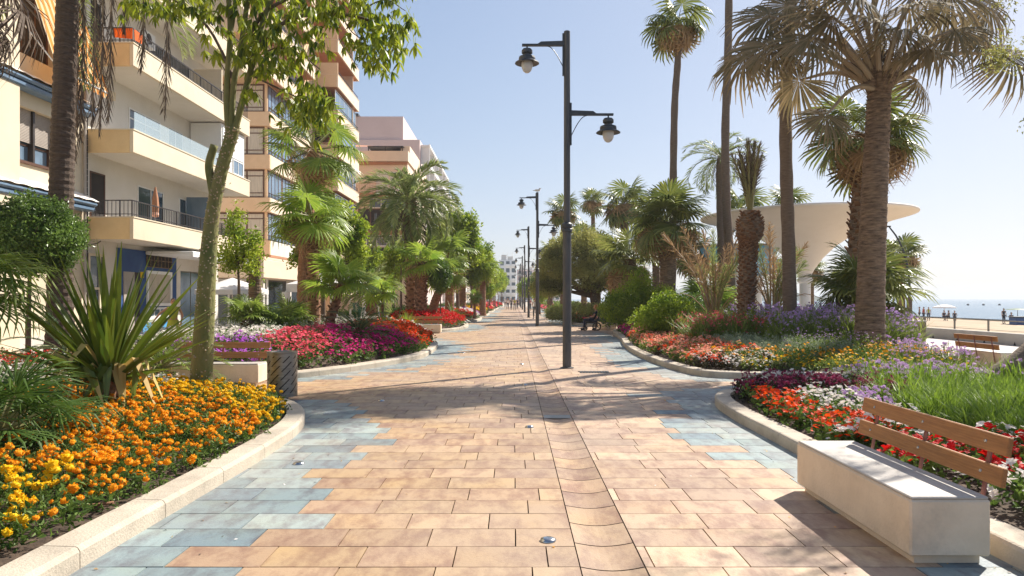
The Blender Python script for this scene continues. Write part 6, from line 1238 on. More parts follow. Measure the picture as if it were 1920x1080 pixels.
for b, lb in (('R3', 'second right bed'), ('R4', 'third right bed'), ('R5', 'fourth right bed'), ('R6', 'furthest right bed')):
    s = {'R3': .45, 'R4': .6, 'R5': .9, 'R6': 1.4}[b]
    patch(b, 'low_green_foliage', 'low green planting in the ' + lb, A(lambda x, y, d, r: (d >= 1.2) & (x < 12)), s, s * .7, .6, 0, PET, 'f_red', seed=54, fol='foll', nf=7, fs=s * 4)
    patch(b, 'coral_flowers', 'coral flowers inside the kerb of the ' + lb, A(lambda x, y, d, r: (d < 1.2) & (x < 9)), s, s * .6, .35, 14, PET, 'f_coral', seed=55, fol='fol', nf=5, hr=s * .13, fs=s * 3)

# ---------------------------------------------------------------- trees and plants, left side
def W2(px, Y, z=0): return ((px - CX) * Y / F, Y, z)
def hangfrond(root, o, mid, end, seed, top):
    o, mid, end = [np.array(q, float) - np.array(top) for q in (o, mid, end)]
    P = curve([o, (o + mid) / 2 + [0, 0, .45], mid, (mid * .5 + end * .5) + [.05, 0, 0], end], 16)
    mb = feather(P, (0, -1, .3), n=80, ll=.42, wd=.022, lift=.0, fwd=25, hang=1.1, jit=.35, seed=seed, start=.3, rr=.02); part(mb, 'hanging_dead_frond', [M['feathdry'], M['petb']], root)
tx, ty, tz = W2(112, 16); dp = thing('dark_palm', 'dark tall palm trunk in front of the cream corner building, with dead fronds hanging', 'palm tree', (tx, ty, .2))
P3 = [(0, 0, -.2), (.02, 0, 3), (.1, 0, 6), (.22, 0, 9.4)]; tr = palm_trunk(P3, .27, .22, 1.35, 60, 3, 16, .06); part(tr, 'trunk', M['palmbarkd'], dp)
top = np.array(dp.location) + [.22, 0, 9.4]; d, rng = fronds(30, 75, -5, 3); v = feather(arc(3.4, 80), n=48, ll=.45, wd=.035, seed=1); part(MB().put(v, frames(d), np.array([.22, 0, 9.4]) + d * .1, rng.uniform(.85, 1.1, 30)), 'crown', [M['feath'], M['pet']], dp)
for i, (px, pb, dy) in enumerate(((150, 262, .2), (172, 235, -.2), (186, 250, .3), (202, 225, -.4), (264, 130, .0), (308, 215, -.3), (232, 60, .4), (140, 300, .5))):
    e = np.array(at(px, pb, 16 + dy)); m_ = np.array(at(px + 4, 0, 16 + dy)) + [0, 0, .9]; hangfrond(dp, top, m_ + [0, 0, .3], e, i, dp.location)
# left-edge overhanging palm leaf tips and low fan palm
def leafset(name, label, loc, fr, L, mat, seed=0, n=20, petl=.6, nod=20, droop=.25, cat='fan palm', trunk=None, m2='pet', span=220, fold=.3, pr=.012, split=.35):
    root = thing(name, label, cat, loc); vs = [fan_leaf(L, petl, n, span + 20 * k, split, droop, nod + 8 * k, fold, seed + k, pr, side=.2) for k in range(3)]
    for i, (az, el, sc) in enumerate(fr): d = np.array([[math.cos(R(el)) * math.cos(R(az)), math.cos(R(el)) * math.sin(R(az)), math.sin(R(el))]]); part(MB().put(vs[i % 3], frames(d, roll=np.array([.2 * math.sin(i * 3)])), d * .04 + (np.array(trunk[-1]) if trunk else 0), sc), 'frond', [M[mat], M[m2]], root)
    if trunk: tr = palm_trunk(trunk, .14, .11, 1.2, 12, seed, 12, .1); cut_scales(tr, trunk, .14, .11, 50, .1, seed); part(tr, 'trunk', [M['palmbarkr'], M['scale']], root)
    return root
rng = np.random.default_rng(11); x, y, _ = W2(8, 6.6)
leafset('dwarf_fan_palm', 'dark green dwarf fan palm at the left edge over the marigolds', (x - .05, y, zs('A', x, y) + .25), [(i * 47 % 360, 75 - i * 2.4 + rng.normal(0, 5), rng.uniform(.8, 1.15)) for i in range(30)], .48, 'dwarf', 3, 18, .42, 12, .12, 'fan palm', split=.22)
x, y, _ = W2(60, 7.6); leafset('dwarf_fan_palm', 'smaller dwarf fan palm between the left edge and the yucca', (x, y, zs('A', x, y) + .1), [(i * 51 % 360, 70 - i * 3.5, rng.uniform(.7, 1.0)) for i in range(17)], .42, 'dwarf', 6, 18, .35, 12, .12, 'fan palm', split=.22)
x, y, _ = W2(-75, 8.6); leafset('fan_palm', 'fan palm reaching in from the left edge below the round clipped tree', (x, y, .1), [(a, e, s) for a, e, s in ((10, 22, 1), (-12, 8, 1.05), (30, 12, .95), (-35, 30, .9), (5, -8, 1.05), (45, 35, .9), (-20, -20, .95), (80, 40, .8), (120, 30, .8), (200, 30, .8), (-60, 10, .9), (20, 45, .85))], .62, 'fan', 8, 26, .5, 10, .18, trunk=[(0, 0, 0), (0, 0, .9), (.02, 0, 1.75)], split=.3)
x, y, _ = W2(-90, 9.5); r = thing('tall_fan_palm', 'thin dry leaf tips hanging in at the upper left edge', 'palm tree', (x, y, .1)); part(palm_trunk([(0, 0, -.1), (0, 0, 3), (0, 0, 5.6)], .2, .16), 'trunk', M['palmbarkd'], r)
v = fan_leaf(.9, .9, 22, 220, .3, .5, 35, seed=5, tips=.5, pr=.012); d, rng = fronds(16, 60, -50, 5); part(MB().put(v, frames(d), np.array([0, 0, 5.6]) + d * .1, rng.uniform(.6, .85, 16)), 'crown', [M['feathdry'], M['petb']], r)
# round clipped tree
leaf_tree('round_clipped_tree', 'round clipped shrub on a thin stem in front of the cream wall', W2(52, 15.5, .1), [(0, 0, -.1), (.02, 0, 1.2), (.05, 0, 2.35)], [(.12, 0, 2.92, .84, .84, .76)], 3600, 'led', L=.075, w=.04, cr=.09, seed=3, r0=.055, shell=.82, nb=8)
# yucca with green, yellowed and folded leaves
x, y, _ = W2(205, 9.3); yz = zs('A', x, y); yu = thing('yucca', 'large yucca with tall green sword leaves and folded yellow ones', 'yucca', (x, y, yz)); part(MB().tube([(0, 0, -.1), (0, 0, .2), (0, 0, .45)], [.14, .12, .10], 12), 'trunk', M['palmbarkr'], yu)
d, rng = fronds(84, 88, 22, 8, 7); mb = MB()
for i in range(84): mb.put(blade(rng.uniform(1.35, 1.95) * (1 - .15 * (i > 55)), rng.uniform(.085, .115), 4 + .3 * i * rng.uniform(.2, 1), tip=.35, seed=i), frames(d[i:i + 1], roll=rng.normal(0, .5, 1)), (d[i] * .05 + [0, 0, .36])[None])
part(mb, 'upright_leaves', M['yuc'], yu); mb = MB(); mb2 = MB()
for i in range(24):
    az = R(-95 + 75 * math.sin(i * 2.7) if i < 14 else i * 137.5); e = R(rng.uniform(22, 55)); dd = np.array([[math.cos(e) * math.cos(az), math.cos(e) * math.sin(az), math.sin(e)]]); (mb if i % 3 else mb2).put(blade(rng.uniform(1.0, 1.5), rng.uniform(.08, .11), 12, (rng.integers(2, 5), rng.uniform(80, 130)), tip=.5, seed=i), frames(dd, roll=rng.normal(0, .3, 1)), (dd[0] * .05 + [0, 0, .42])[None])
part(mb, 'folded_leaves', M['yuc'], yu); part(mb2, 'yellowed_leaves', M['yucdry'], yu)
# thorny floss tree
D0 = 11.6; bx, by, _ = W2(376, D0); ft = thing('thorny_tree', 'slanting green-barked tree studded with thorns beside the bin', 'tree', (bx, by, .1)); loc = lambda px, py, dd=0: np.array(at(px, py, D0 + dd)) - np.array([bx, by, .1])
def br(pts, r0, r1, n=14, s=8): C = curve([loc(*p) for p in pts], n); return MB().tube(C, np.linspace(r0, r1, n), s)
TP = [(376, 765), (378, 700), (383, 610), (388, 520), (394, 440), (402, 380), (415, 320), (430, 268), (438, 240)]; C = curve([loc(*p) for p in TP], 34); rr = np.interp(np.linspace(0, 1, 34), [0, .08, .3, .55, .75, 1], [.215, .18, .148, .112, .10, .10])
mb = MB().tube(C, rr, 16)
for pts, r0, r1 in (([(404, 385), (398, 350), (392, 310), (402, 272)], .075, .062), ([(430, 268), (425, 178), (432, 67), (429, 0), (424, -60)], .055, .04), ([(432, 67), (438, 30), (442, -20), (446, -60)], .035, .025), ([(432, 262), (438, 160), (448, 111), (455, 67), (466, -10), (475, -60)], .052, .035), ([(436, 262), (448, 215), (467, 144), (482, 84), (490, 50), (511, -5), (540, -60)], .058, .035)):
    C2 = curve([loc(*p) for p in pts], 16); mb.tube(C2, np.linspace(r0, r1, 16), 10)
trk = part(mb, 'trunk', M['floss'], ft, True)
mb = MB()
for pts, r0, r1 in (([(482, 86), (510, 58), (545, 36), (580, 28), (640, 27), (680, 34), (720, 50, .3)], .042, .02), ([(438, 150), (415, 95), (385, 45), (340, 8), (300, -10, -.3)], .03, .012), ([(460, 120), (485, 105), (520, 90), (560, 100), (600, 130)], .02, .008), ([(470, 140), (510, 160), (560, 185), (590, 215), (600, 230)], .018, .006), ([(470, 60), (500, 20), (560, -10), (640, -30)], .04, .02), ([(436, 180), (425, 140), (412, 115), (402, 100)], .012, .005), ([(484, 108), (500, 130), (520, 140)], .015, .006), ([(720, 50, .3), (740, 80, .3), (725, 110, .3), (715, 130, .3)], .012, .005), ([(640, 28), (660, 60), (690, 80)], .012, .006), ([(452, -20), (400, -60), (340, -90)], .04, .02), ([(665, 26), (720, 0), (760, 20)], .015, .006)):
    C2 = curve([loc(*p) for p in pts], 14); mb.tube(C2, np.linspace(r0, r1, 14), 6, cap=False)
part(mb, 'branches', M['twig'], ft, True)
rng = np.random.default_rng(4); n = 620; ti = rng.uniform(0, 1, n) ** 1.15 * 33; c = np.stack([np.interp(ti, np.arange(34), C[:, k]) for k in range(3)], 1); rs = np.interp(ti, np.arange(34), rr); a = rng.uniform(0, 6.283, n); dd = np.stack([np.cos(a), np.sin(a), rng.normal(0, .1, n)], 1)
tm = MB().add([(-.5, 0, -.5), (.5, 0, -.5), (.5, 0, .5), (-.5, 0, .5), (0, 1.15, .2)], None, [[0, 1, 4], [1, 2, 4], [2, 3, 4], [3, 0, 4]]); part(MB().put(tm, frames(dd), c + dd * rs[:, None] * .97, rng.uniform(.014, .03, n)), 'thorns', M['thorn'], trk)
blobs = [(330, 10, 70, 22, 50), (262, 6, 30, 14, 14), (400, 40, 40, 30, 22), (415, 0, 60, 30, 30), (500, 45, 55, 35, 46), (545, 80, 50, 30, 34), (500, 120, 45, 28, 34), (540, 120, 40, 25, 24), (590, 20, 70, 25, 46), (650, 25, 60, 35, 52), (700, 60, 60, 40, 66), (745, 75, 35, 35, 34), (715, 120, 35, 22, 22), (695, 90, 40, 30, 30), (570, 170, 36, 28, 28), (565, 210, 40, 30, 34), (610, 205, 30, 30, 24), (600, 180, 26, 24, 16), (402, 104, 14, 14, 8), (470, 170, 22, 16, 9), (440, 110, 25, 20, 9), (640, -20, 110, 20, 60), (480, -20, 90, 25, 50), (350, -30, 100, 20, 50), (470, 70, 30, 40, 26), (760, 40, 22, 30, 14), (600, 100, 26, 18, 8)]
cl = [compound_leaf(6, .17, .042, k) for k in range(4)]; P_ = []
for (px, py, rx, ry, n) in blobs:
    n = int(n * .86); u = rng.normal(0, .55, (n, 2)); dep = rng.normal(0, .45, n)
    P_ += [loc(px + a * rx, py + b * ry, dz) for (a, b), dz in zip(u, dep)]
P_ = np.array(P_); mb = MB()
for k in range(4): p = P_[k::4]; mb.put(cl[k], upframes(rng, len(p), .3), p, rng.uniform(.8, 1.25, len(p)), rng.uniform(-.15, .3, len(p)))
p0 = P_ + [0, 0, 0]; e = P_ + np.stack([rng.normal(0, .06, len(P_)), rng.normal(0, .06, len(P_)), rng.uniform(.08, .18, len(P_))], 1); w = np.array([.004, 0, 0]); mb.add(np.stack([p0 - w, p0 + w, e + w, e - w], 1).reshape(-1, 3), np.arange(4 * len(P_)).reshape(-1, 4), None, 0, .6)
part(mb, 'crown', M['flossleaf'], ft)
# cycads and small plants
cycad('cycad', 'cycad left of the yucca behind its leaves', W2(120, 13.6, .3), 1.25, 26, .35, 1, el=(70, 5))
cycad('cycad', 'cycad just left of the thorny trunk', W2(302, 13.0, .1), 1.15, 34, .25, 2, leaf='fan', ll=.2)
cycad('cycad', 'dark cycad rising from the crimson half of the pink mound', W2(672, 18.6, .42), 1.0, 40, .28, 3, el=(78, 8), ll=.17)
leaf_tree('small_young_tree', 'slender young tree in front of the restaurant fascia', W2(447, 24, .3), [(0, 0, -.2), (.02, 0, 1.6), (-.02, 0, 2.6)], [(-.15, 0, 3.0, .55, .5, .7), (.35, 0, 2.7, .4, .4, .6), (-.1, 0, 3.9, .3, .3, .55), (.55, .1, 3.3, .25, .25, .4), (-.45, 0, 2.5, .3, .3, .4)], 330, 'lea', L=.12, w=.06, cr=.14, seed=4, r0=.06)
s = thing('cut_palm_stump', 'cut grey palm trunk with a few new leaves behind the young tree', 'palm tree', W2(478, 25, .2)); part(palm_trunk([(0, 0, -.2), (0, 0, 1.5), (0, 0, 2.9)], .24, .2, seed=5), 'trunk', M['palmbark'], s)
v = leaf_cluster(12, .3, .12, .2, 4); rng = np.random.default_rng(2); part(MB().put(v, rndframes(rng, 26, .2), np.stack([rng.normal(0, .14, 26), rng.normal(0, .14, 26), rng.uniform(2.0, 3.6, 26)], 1), .6), 'crown', M['leb'], s)
fan_palm('small_fan_palm', 'small fan palm with stout brown trunk behind the bench at the left', W2(464, 18.6, .4), .75, .13, .15, .42, .32, 17, el=(80, 5), dry=0, leaf='fan', bark='palmbarkr', scales=50, seed=2, nseg=26)
fan_palm('small_fan_palm', 'silvery low fan palm left of the tall brown trunk', W2(515, 18.9, .4), .42, .12, .12, .5, .32, 15, el=(80, 0), dry=2, leaf='fan', seed=3, nseg=28)
fan_palm('small_fan_palm', 'second low silvery fan palm touching the tall brown trunk', W2(540, 20.6, .4), .6, .12, .12, .5, .32, 13, el=(85, 5), dry=0, leaf='fan', seed=13, nseg=26)
for i, (px, Y, lb) in enumerate(((440, 17.3, 'spiky low plant behind the left bench, nearest the trunk'), (480, 17.5, 'spiky low plant in the middle behind the left bench'), (515, 17.8, 'spiky low plant at the edge of the white flowers'))): rosette('spiky_plant', lb, W2(px, Y, .5), .48, .045, 34, (85, 10), i, 'fan', group='spiky plants behind the left bench', cat='plant')
# two tall washingtonias
fan_palm('tall_fan_palm', 'tall fan palm with brown trunk and upper crown before the ochre tower', W2(568, 23, .3), 6.15, .21, .18, .9, 1.0, 15, lean=(.32, 0), el=(80, -30), dry=9, seed=4, nseg=34, sep=True, bark='palmbarkr', dryel=(-35, -75), bend=-.05, leaf='fan')
fan_palm('tall_fan_palm', 'rough-trunked fan palm with bright lower crown before the ochre tower', W2(590, 21.4, .3), 3.8, .19, .16, .92, .62, 13, lean=(-.1, 0), el=(82, -25), dry=7, seed=5, nseg=36, sep=True, bark='palmbarkr', scales=150, leaf='fanl')
leaf_tree('leafy_tree', 'bright leafy tree behind the two tall fan palms', W2(606, 29, .2), [(0, 0, -.2), (0, 0, 1.6), (.05, 0, 2.6)], [(0, 0, 3.9, 1.1, 1.0, .8), (-1.1, 0, 4.2, .7, .7, .5), (1.0, 0, 4.3, .9, .8, .6), (.3, 0, 5.0, .8, .7, .4), (-.6, 0, 3.1, .6, .6, .4), (1.3, .2, 3.4, .4, .4, .5)], 1900, 'lea', L=.16, w=.09, cr=.16, seed=5, r0=.1)
fan_palm('young_fan_palm', 'bright young fan palm leaning over the silver foliage', W2(612, 20.3, .4), 1.65, .15, .1, .66, .46, 15, lean=(.4, 0), el=(85, -5), dry=0, leaf='fanl', seed=6, nseg=34, sep=True, bark='palmbarkr', scales=60)
feather_palm('small_date_palm', 'small grey-green date palm behind the young fan palm', W2(696, 28, .4), 1.55, .2, .2, 1.25, 34, .26, seed=7, scales=80, drop=60, dry=0)
fan_palm('thin_palm', 'thin-stemmed little palm right of the small date palm', W2(717, 25, .4), 1.5, .05, .04, .45, .35, 14, dry=0, leaf='fanl', seed=8, nseg=16)
rosette('yellow_green_yucca', 'yellow-green spiky plant behind the cycad', W2(722, 23.5, .45), .85, .06, 46, (85, 15), 5, 'lea', cat='plant')
rosette('grassy_tussock', 'round green grassy tussock beside the far left bench', W2(763, 27.5, .4), .85, .018, 200, (88, 5), 6, 'lea', cat='plant', bend=(20, 60))
# date palm and companions
feather_palm('date_palm', 'large date palm with grey-green crown above the red mound', W2(772, 40, .3), 6.7, .3, .3, 3.3, 58, .58, seed=9, scales=200, drop=85, lean=(-.1, 0), dry=12, el=(82, -25), nl=50, wd=.075)
fan_palm('fan_palm', 'bright fan palm in front of the date palm with shaggy trunk', W2(790, 37.5, .3), 3.3, .3, .26, .95, .65, 14, el=(82, -30), dry=8, leaf='fanl', seed=10, nseg=28, scales=170, bark='palmbarkr')
fan_palm('fan_palm', 'leaning fan palm just right of the bright one', W2(806, 39.5, .3), 2.8, .26, .2, .8, .75, 12, lean=(.9, 0), el=(80, -30), dry=10, seed=11, nseg=24, bark='palmbarkr', leaf='fan')
leaf_tree('clipped_column_tree', 'narrow clipped oval tree on a thin stem by the red mound', W2(826, 37.5, .3), [(0, 0, -.2), (0, 0, 1.2), (0, 0, 2.0)], [(0, 0, 2.5, .5, .5, .72)], 800, 'led', L=.1, w=.05, cr=.1, seed=8, r0=.04, shell=.8)
rosette('fern_like_plant', 'low spreading green plant behind the red mound', W2(850, 44.5, .45), 1.3, .08, 50, (70, 5), 8, 'yuc', cat='plant', bend=(20, 60))
leaf_tree('thin_tree', 'thin dark-stemmed tree left of the date palm', W2(752, 44, .2), [(0, 0, -.2), (0, 0, 2), (0, 0, 3.6)], [(0, 0, 4.2, 1.0, .8, .5), (.8, 0, 3.6, .6, .6, .4), (-.9, 0, 3.4, .5, .5, .4)], 500, 'lea', L=.18, w=.09, cr=.18, seed=9, r0=.07)
# receding row on the left
g1 = 'palms and trees receding along the left of the promenade'
pa = fan_palm('fan_palm', 'shaggy fan palm behind the clipped oval tree', W2(843, 46, .3), 4.3, .3, .24, 1.0, .8, 20, el=(80, -35), dry=16, seed=20, nseg=20, bark='palmbarkr', group=g1, skirt=.6)
ta = leaf_tree('leafy_tree', 'yellow-green leafy tree above the crimson mound', W2(858, 53, .3), [(0, 0, -.2), (0, 0, 2.2), (.1, 0, 3.4)], [(0, 0, 5.6, 1.6, 1.4, 1.1), (-1.3, 0, 4.6, 1.0, .9, .8), (1.4, 0, 4.9, 1.2, 1.0, .9), (.2, 0, 7.0, 1.2, 1, .7), (1.0, 0, 6.4, .8, .8, .6), (-.4, 0, 3.8, .9, .8, .6)], 2600, 'lea', L=.2, w=.11, cr=.2, seed=21, r0=.13, group=g1)
KID.clear(); rng = np.random.default_rng(77)
spots = [(905, 62, 'p', .95, 'fan palm with rusty skirt standing out against the sky'), (884, 60, 't', .8, 'leafy tree beside the rusty-skirted fan palm'), (866, 62, 'p', 1.25, 'taller fan palm poking above the yellow-green tree'), (838, 58, 't', .9, 'leafy tree filling the gap behind the shaggy fan palm'), (905, 75, 't', .75, 'leafy tree behind the golden mound'),
         (893, 72, 'p', .8, 'short fan palm left of the golden mound'), (918, 88, 't', .8, 'leafy tree above the sixth left bed'), (908, 90, 'p', .8, 'fan palm in the sixth left bed'), (928, 108, 't', .8, 'leafy tree above the seventh left bed'), (934, 125, 't', .85, 'leafy tree at the far end of the left row'), (941, 150, 't', .9, 'last leafy tree of the left row'), (920, 118, 'p', .9, 'distant fan palm in the left row'),
         (820, 66, 't', 1.0, 'leafy tree half hidden behind the date palm'), (870, 78, 't', 1.0, 'leafy tree further back behind the crimson mound'), (925, 100, 't', .6, 'small leafy tree near the sixth left bed'), (898, 84, 't', .95, 'leafy tree at the back of the row of left trees'), (915, 70, 't', .42, 'little leafy shrub-tree near the golden mound'), (700, 50, 't', .62, 'leafy tree behind the small date palm'), (738, 57, 't', .75, 'leafy tree behind the thin dark-stemmed tree'), (665, 46, 't', .6, 'leafy tree left of the small date palm in front of the ochre blocks'), (890, 50, 'p', .35, 'tiny fan palm on the fourth left bed')]
for px, Y, k, s, lb in spots: x, y, _ = W2(px, Y); dup(pa if k == 'p' else ta, (x, y, .3), rng.uniform(0, 6), s, lb, g1)
# ---------------------------------------------------------------- trees and plants, right side
# foreground blue-grey fan palm
x, y, _ = W2(1632, 18.2); big = thing('large_fan_palm', 'large grey-green fan palm with thick ringed trunk in the right bed', 'palm tree', (x, y, .25)); C0 = np.array([x, y, .25])
TPx = [(1628, 705), (1630, 640), (1634, 500), (1640, 350), (1646, 230), (1650, 150)]; P3 = [np.array(at(a, b, 18.2)) - C0 for a, b in TPx]; P3[0][2] = -.15
C = curve(P3, 70); t = np.linspace(0, 1, 70); rr = np.interp(t, [0, .06, .14, .35, 1], [.52, .45, .385, .335, .265]) * (1 + .022 * np.where(np.arange(70) % 2, 1, -1) * np.random.default_rng(3).uniform(.2, 1.6, 70)); tr_ = MB().tube(C, rr, 28); cut_scales(tr_, P3, .4, .3, 420, .10, 4, 1, 1.3, .25, .99, rad=([0, .06, .14, .35, 1], [.50, .43, .37, .325, .255])); part(tr_, 'trunk', [M['palmbark'], M['palmbark']], big)
top = C[-1]; tb = MB()
FR = [(1445, 85, -.6, 1.0, 165), (1400, 105, .6, .95, 175), (1560, 30, -1.0, 1.05, 120), (1705, 15, -1.2, 1.05, 60), (1790, 55, -.8, 1.0, 20), (1895, 105, -.2, .95, -5), (1550, 215, -.9, .8, 235), (1720, 150, .7, .9, 310), (1850, 10, .5, 1.1, 25), (1480, 10, .8, 1.0, 150), (1630, -60, -.2, 1.1, 90), (1740, -50, .9, 1.1, 70), (1540, -50, .9, 1.1, 110), (1740, 90, -1.3, .9, 340), (1500, 150, 1.0, .9, 190), (1640, 40, -1.5, .9, 100), (1600, 100, 1.2, .95, 90), (1690, 60, -1.4, .95, 0), (1520, 70, -1.3, 1.0, 0), (1600, -10, -1.4, 1.1, 0), (1780, -10, -.6, 1.1, 0), (1445, 30, 0, 1.0, 0), (1840, 70, .9, .9, 0), (1660, 110, 1.3, .9, 0)]
for i, (px, py, dd, sc, az) in enumerate(FR):
    e = np.array(at(px, py, 18.2 + dd)) - C0; v = e - top; L = np.linalg.norm(v)
    mb = MB(); pth = curve([top - [0, 0, .25], top + v * .5 + [0, 0, .10 * L], e], 9); mb.tube(pth, np.linspace(.085, .028, 9), 6, 1, .5, cap=False)
    fl_ = fan_leaf(1.2 * sc, .02, 46, 300, .55, .2 + .12 * (i % 3), 0, .3, 100 + i, .02, .3, side=.3)
    d = nrm(v * [1, 1, .15] + [0, 0, -.55 * L if py > 60 else -.15 * L]); Z = nrm(np.array([d[0] * .35, -.95, .6 + .3 * math.sin(i * 2.1)])); X = nrm(np.cross(d, Z)); Z = np.cross(X, d)
    mb.put(fl_, np.stack([X, d, Z], -1)[None], e[None]); o = part(mb, 'frond', [M['fang'], M['petb']], big)
    tb.tube(curve([top - [0, 0, .45] + nrm(v) * [.12, .12, 0], top - [0, 0, .1] + nrm(v) * [.3, .3, .1], top + v * .28 + [0, 0, .06 * L]], 6), [.13, .12, .10, .08, .06, .045], 7)
part(tb, 'leaf_bases', M['palmbark'], big, True)
rng = np.random.default_rng(5); s = MB()
for i in range(26): a = rng.uniform(0, 6.28); q = top + [0, 0, rng.uniform(.1, .5)]; s.tube([q, q + [.35 * math.cos(a), .35 * math.sin(a), rng.uniform(.1, .6)], q + [.6 * math.cos(a), .6 * math.sin(a), rng.uniform(-.3, .5)]], [.02, .012, .004], 5, 0, .5, False)
part(s, 'flower_stalks', M['palmbarkd'], big)
# second fan palm behind, rough trunk, dry skirt
fan_palm('shaggy_fan_palm', 'fan palm with scaly trunk and dry skirt directly behind the large grey one', W2(1606, 25, .3), 7.1, .42, .34, 1.2, .95, 20, lean=(.35, 0), el=(75, -30), dry=36, dryel=(0, -80), dryleaf='fandryr', seed=31, leaf='fand', nseg=30, scales=260, skirt=.5, bark='palmbark', sep=True)
# tall slender washingtonias
def tall(label, pts, Y, r0, r1, L=1.0, P=.8, n=20, dry=14, seed=0, dryleaf='fandryr'):
    b = np.array(at(pts[0][0], pts[0][1], Y)); b[2] = .25; root = thing('slender_tall_palm', label, 'palm tree', tuple(b), 0, 'slender tall palms'); Q = [np.array(at(a, c, Y)) - b for a, c in pts]; Q[0][2] = -.1; C = curve(Q, 60)
    part(MB().tube(C, np.linspace(r0, r1, 60) * (1 + .04 * np.sin(np.arange(60) * 1.3)) * (1 + .25 * np.exp(-np.arange(60) / 3)), 12), 'trunk', M['palmbarkg'], root, True); top = C[-1]
    d, rng = fronds(n, 80, -25, seed); vs = [fan_leaf(L, P, 22, 290, .45, .35, 30 + 10 * k, seed=seed + k, pr=.015) for k in range(2)]; mb = MB(); Fm = frames(d, roll=rng.normal(0, .3, n)); sc = rng.uniform(.8, 1.1, n)
    for k in range(2): mb.put(vs[k], Fm[k::2], top + d[k::2] * .12, sc[k::2])
    part(mb, 'crown', [M['fand'], M['pet']], root); v = fan_leaf(L * .95, P * .85, 16, 240, .3, .45, 32, seed=seed + 5, tips=.6); d, rng = fronds(dry, 15, -60, seed + 2); part(MB().put(v, frames(d, roll=rng.normal(0, .6, dry)), top + d * .1, rng.uniform(.6, 1.0, dry)), 'dry_skirt', [M[dryleaf], M['petb']], root)
    return root
tall('slender palm whose whole shaggy crown shows near the top centre', [(1256, 640), (1261, 500), (1262, 360), (1265, 200), (1271, 110), (1270, 48)], 35, .2, .16, 1.0, .85, 15, 22, 41)
tall('slender palm trunk passing out of the top between two crowns', [(1372, 640), (1368, 480), (1362, 380), (1360, 250), (1365, 100), (1367, -40), (1366, -130)], 33, .22, .16, 1.2, 1.0, 22, 14, 42)
tall('darker slender palm trunk passing out of the top left of the large grey palm', [(1482, 640), (1479, 480), (1475, 350), (1473, 200), (1480, 50), (1484, -80), (1482, -160)], 21.5, .2, .165, 1.15, .95, 22, 12, 43)
tall('second dark slender trunk just left of the scaly cut palm', [(1355, 640), (1356, 540), (1352, 430), (1350, 330), (1352, 296)], 35.2, .22, .19, .01, .01, 2, 2, 44)
x, y, z = at(1352, 290, 35); feather_palm('date_palm', 'feathery palm crown halfway up among the slender trunks', W2(1352, 35.6, .2), z - .25, .2, .17, 2.3, 26, .4, seed=45, scales=0, drop=80, dry=6, el=(75, -25), bark='palmbarkg')
# cut date palm with pineapple top
x, y, _ = W2(1400, 23); cp = thing('cut_date_palm', 'scaly date palm with swollen top and fronds cut short', 'palm tree', (x, y, .3)); P3 = [(0, 0, -.2), (0, 0, 1.5), (.05, 0, 2.9), (.1, 0, 3.4), (.12, 0, 4.2)]
C = curve(P3, 40); rr = np.interp(np.linspace(0, 1, 40), [0, .1, .6, .74, .88, 1], [.38, .28, .25, .40, .42, .22]); mb = MB().tube(C, rr, 16); cut_scales(mb, P3, .3, .3, 430, .13, 3, 1, .75, .02, .98, rad=([0, .1, .6, .74, .88, 1], [.38, .28, .25, .40, .42, .22])); part(mb, 'trunk', [M['palmbark'], M['scale']], cp)
top = C[-1]; mb = MB(); rng = np.random.default_rng(6)
for i in range(15):
    a = i * 2.4; tl = rng.uniform(.03, .3); d = np.array([math.cos(a) * tl, math.sin(a) * tl, 1]); L = rng.uniform(1.5, 2.3); P = curve([top - [0, 0, .2], top + d * L * .5, top + d * L * [1.2, 1.2, 1]], 8); mb.tube(P, np.linspace(.06, .03, 8), 5, 1, .5)
    f = feather(P, (0, -1, 0), n=30, ll=.42, wd=.02, lift=.1, fwd=25, seed=i, start=.3, jit=.25); mb.put(f, np.eye(3)[None], np.zeros((1, 3)))
part(mb, 'cut_fronds', [M['feathdry'], M['pet']], cp)
# two low shaggy palms with upright dry fronds
def drypalm(label, loc, n, L, seed, spread=.4, lean=0):
    r = thing('shaggy_low_palm', label, 'palm tree', loc); mb = MB().tube([(0, 0, -.1), (0, 0, .4), (lean * .1, 0, .8)], [.36, .3, .22], 12); cut_scales(mb, [(0, 0, 0), (lean * .1, 0, .8)], .34, .22, 90, .14, seed); part(mb, 'trunk', [M['palmbarkd'], M['scale']], r); rng = np.random.default_rng(seed); a1 = MB(); a2 = MB()
    for i in range(n):
        a = i * 2.4; tl = rng.uniform(.03, spread); d = np.array([math.cos(a) * tl + lean * .25, math.sin(a) * tl * .8, 1]); l = L * rng.uniform(.6, 1.05); o = np.array([math.cos(a) * .1, math.sin(a) * .1, .6]); P = curve([o, o + d * l * .5, o + d * l * [1.5, 1.5, .95]], 9)
        (a1 if i % 5 < 2 else a2).put(feather(P, (0, -1, .1), n=44, ll=.42, wd=.022, lift=.1, fwd=22 + 20 * rng.random(), seed=i, start=.35, jit=.3, rr=.026), np.eye(3)[None], np.zeros((1, 3)))
    part(a1, 'green_fronds', [M['feath'], M['pet']], r); part(a2, 'dry_fronds', [M['fandry'], M['petb']], r); 
    b = MB()
    for i in range(7): a = rng.uniform(0, 6.28); b.tube(curve([(0, 0, .6), (.9 * math.cos(a), .9 * math.sin(a), 1.5), (1.9 * math.cos(a), 1.9 * math.sin(a), rng.uniform(1.0, 2.6))], 8), np.linspace(.022, .007, 8), 4)
    part(b, 'bent_stalks', M['fandry'], r)
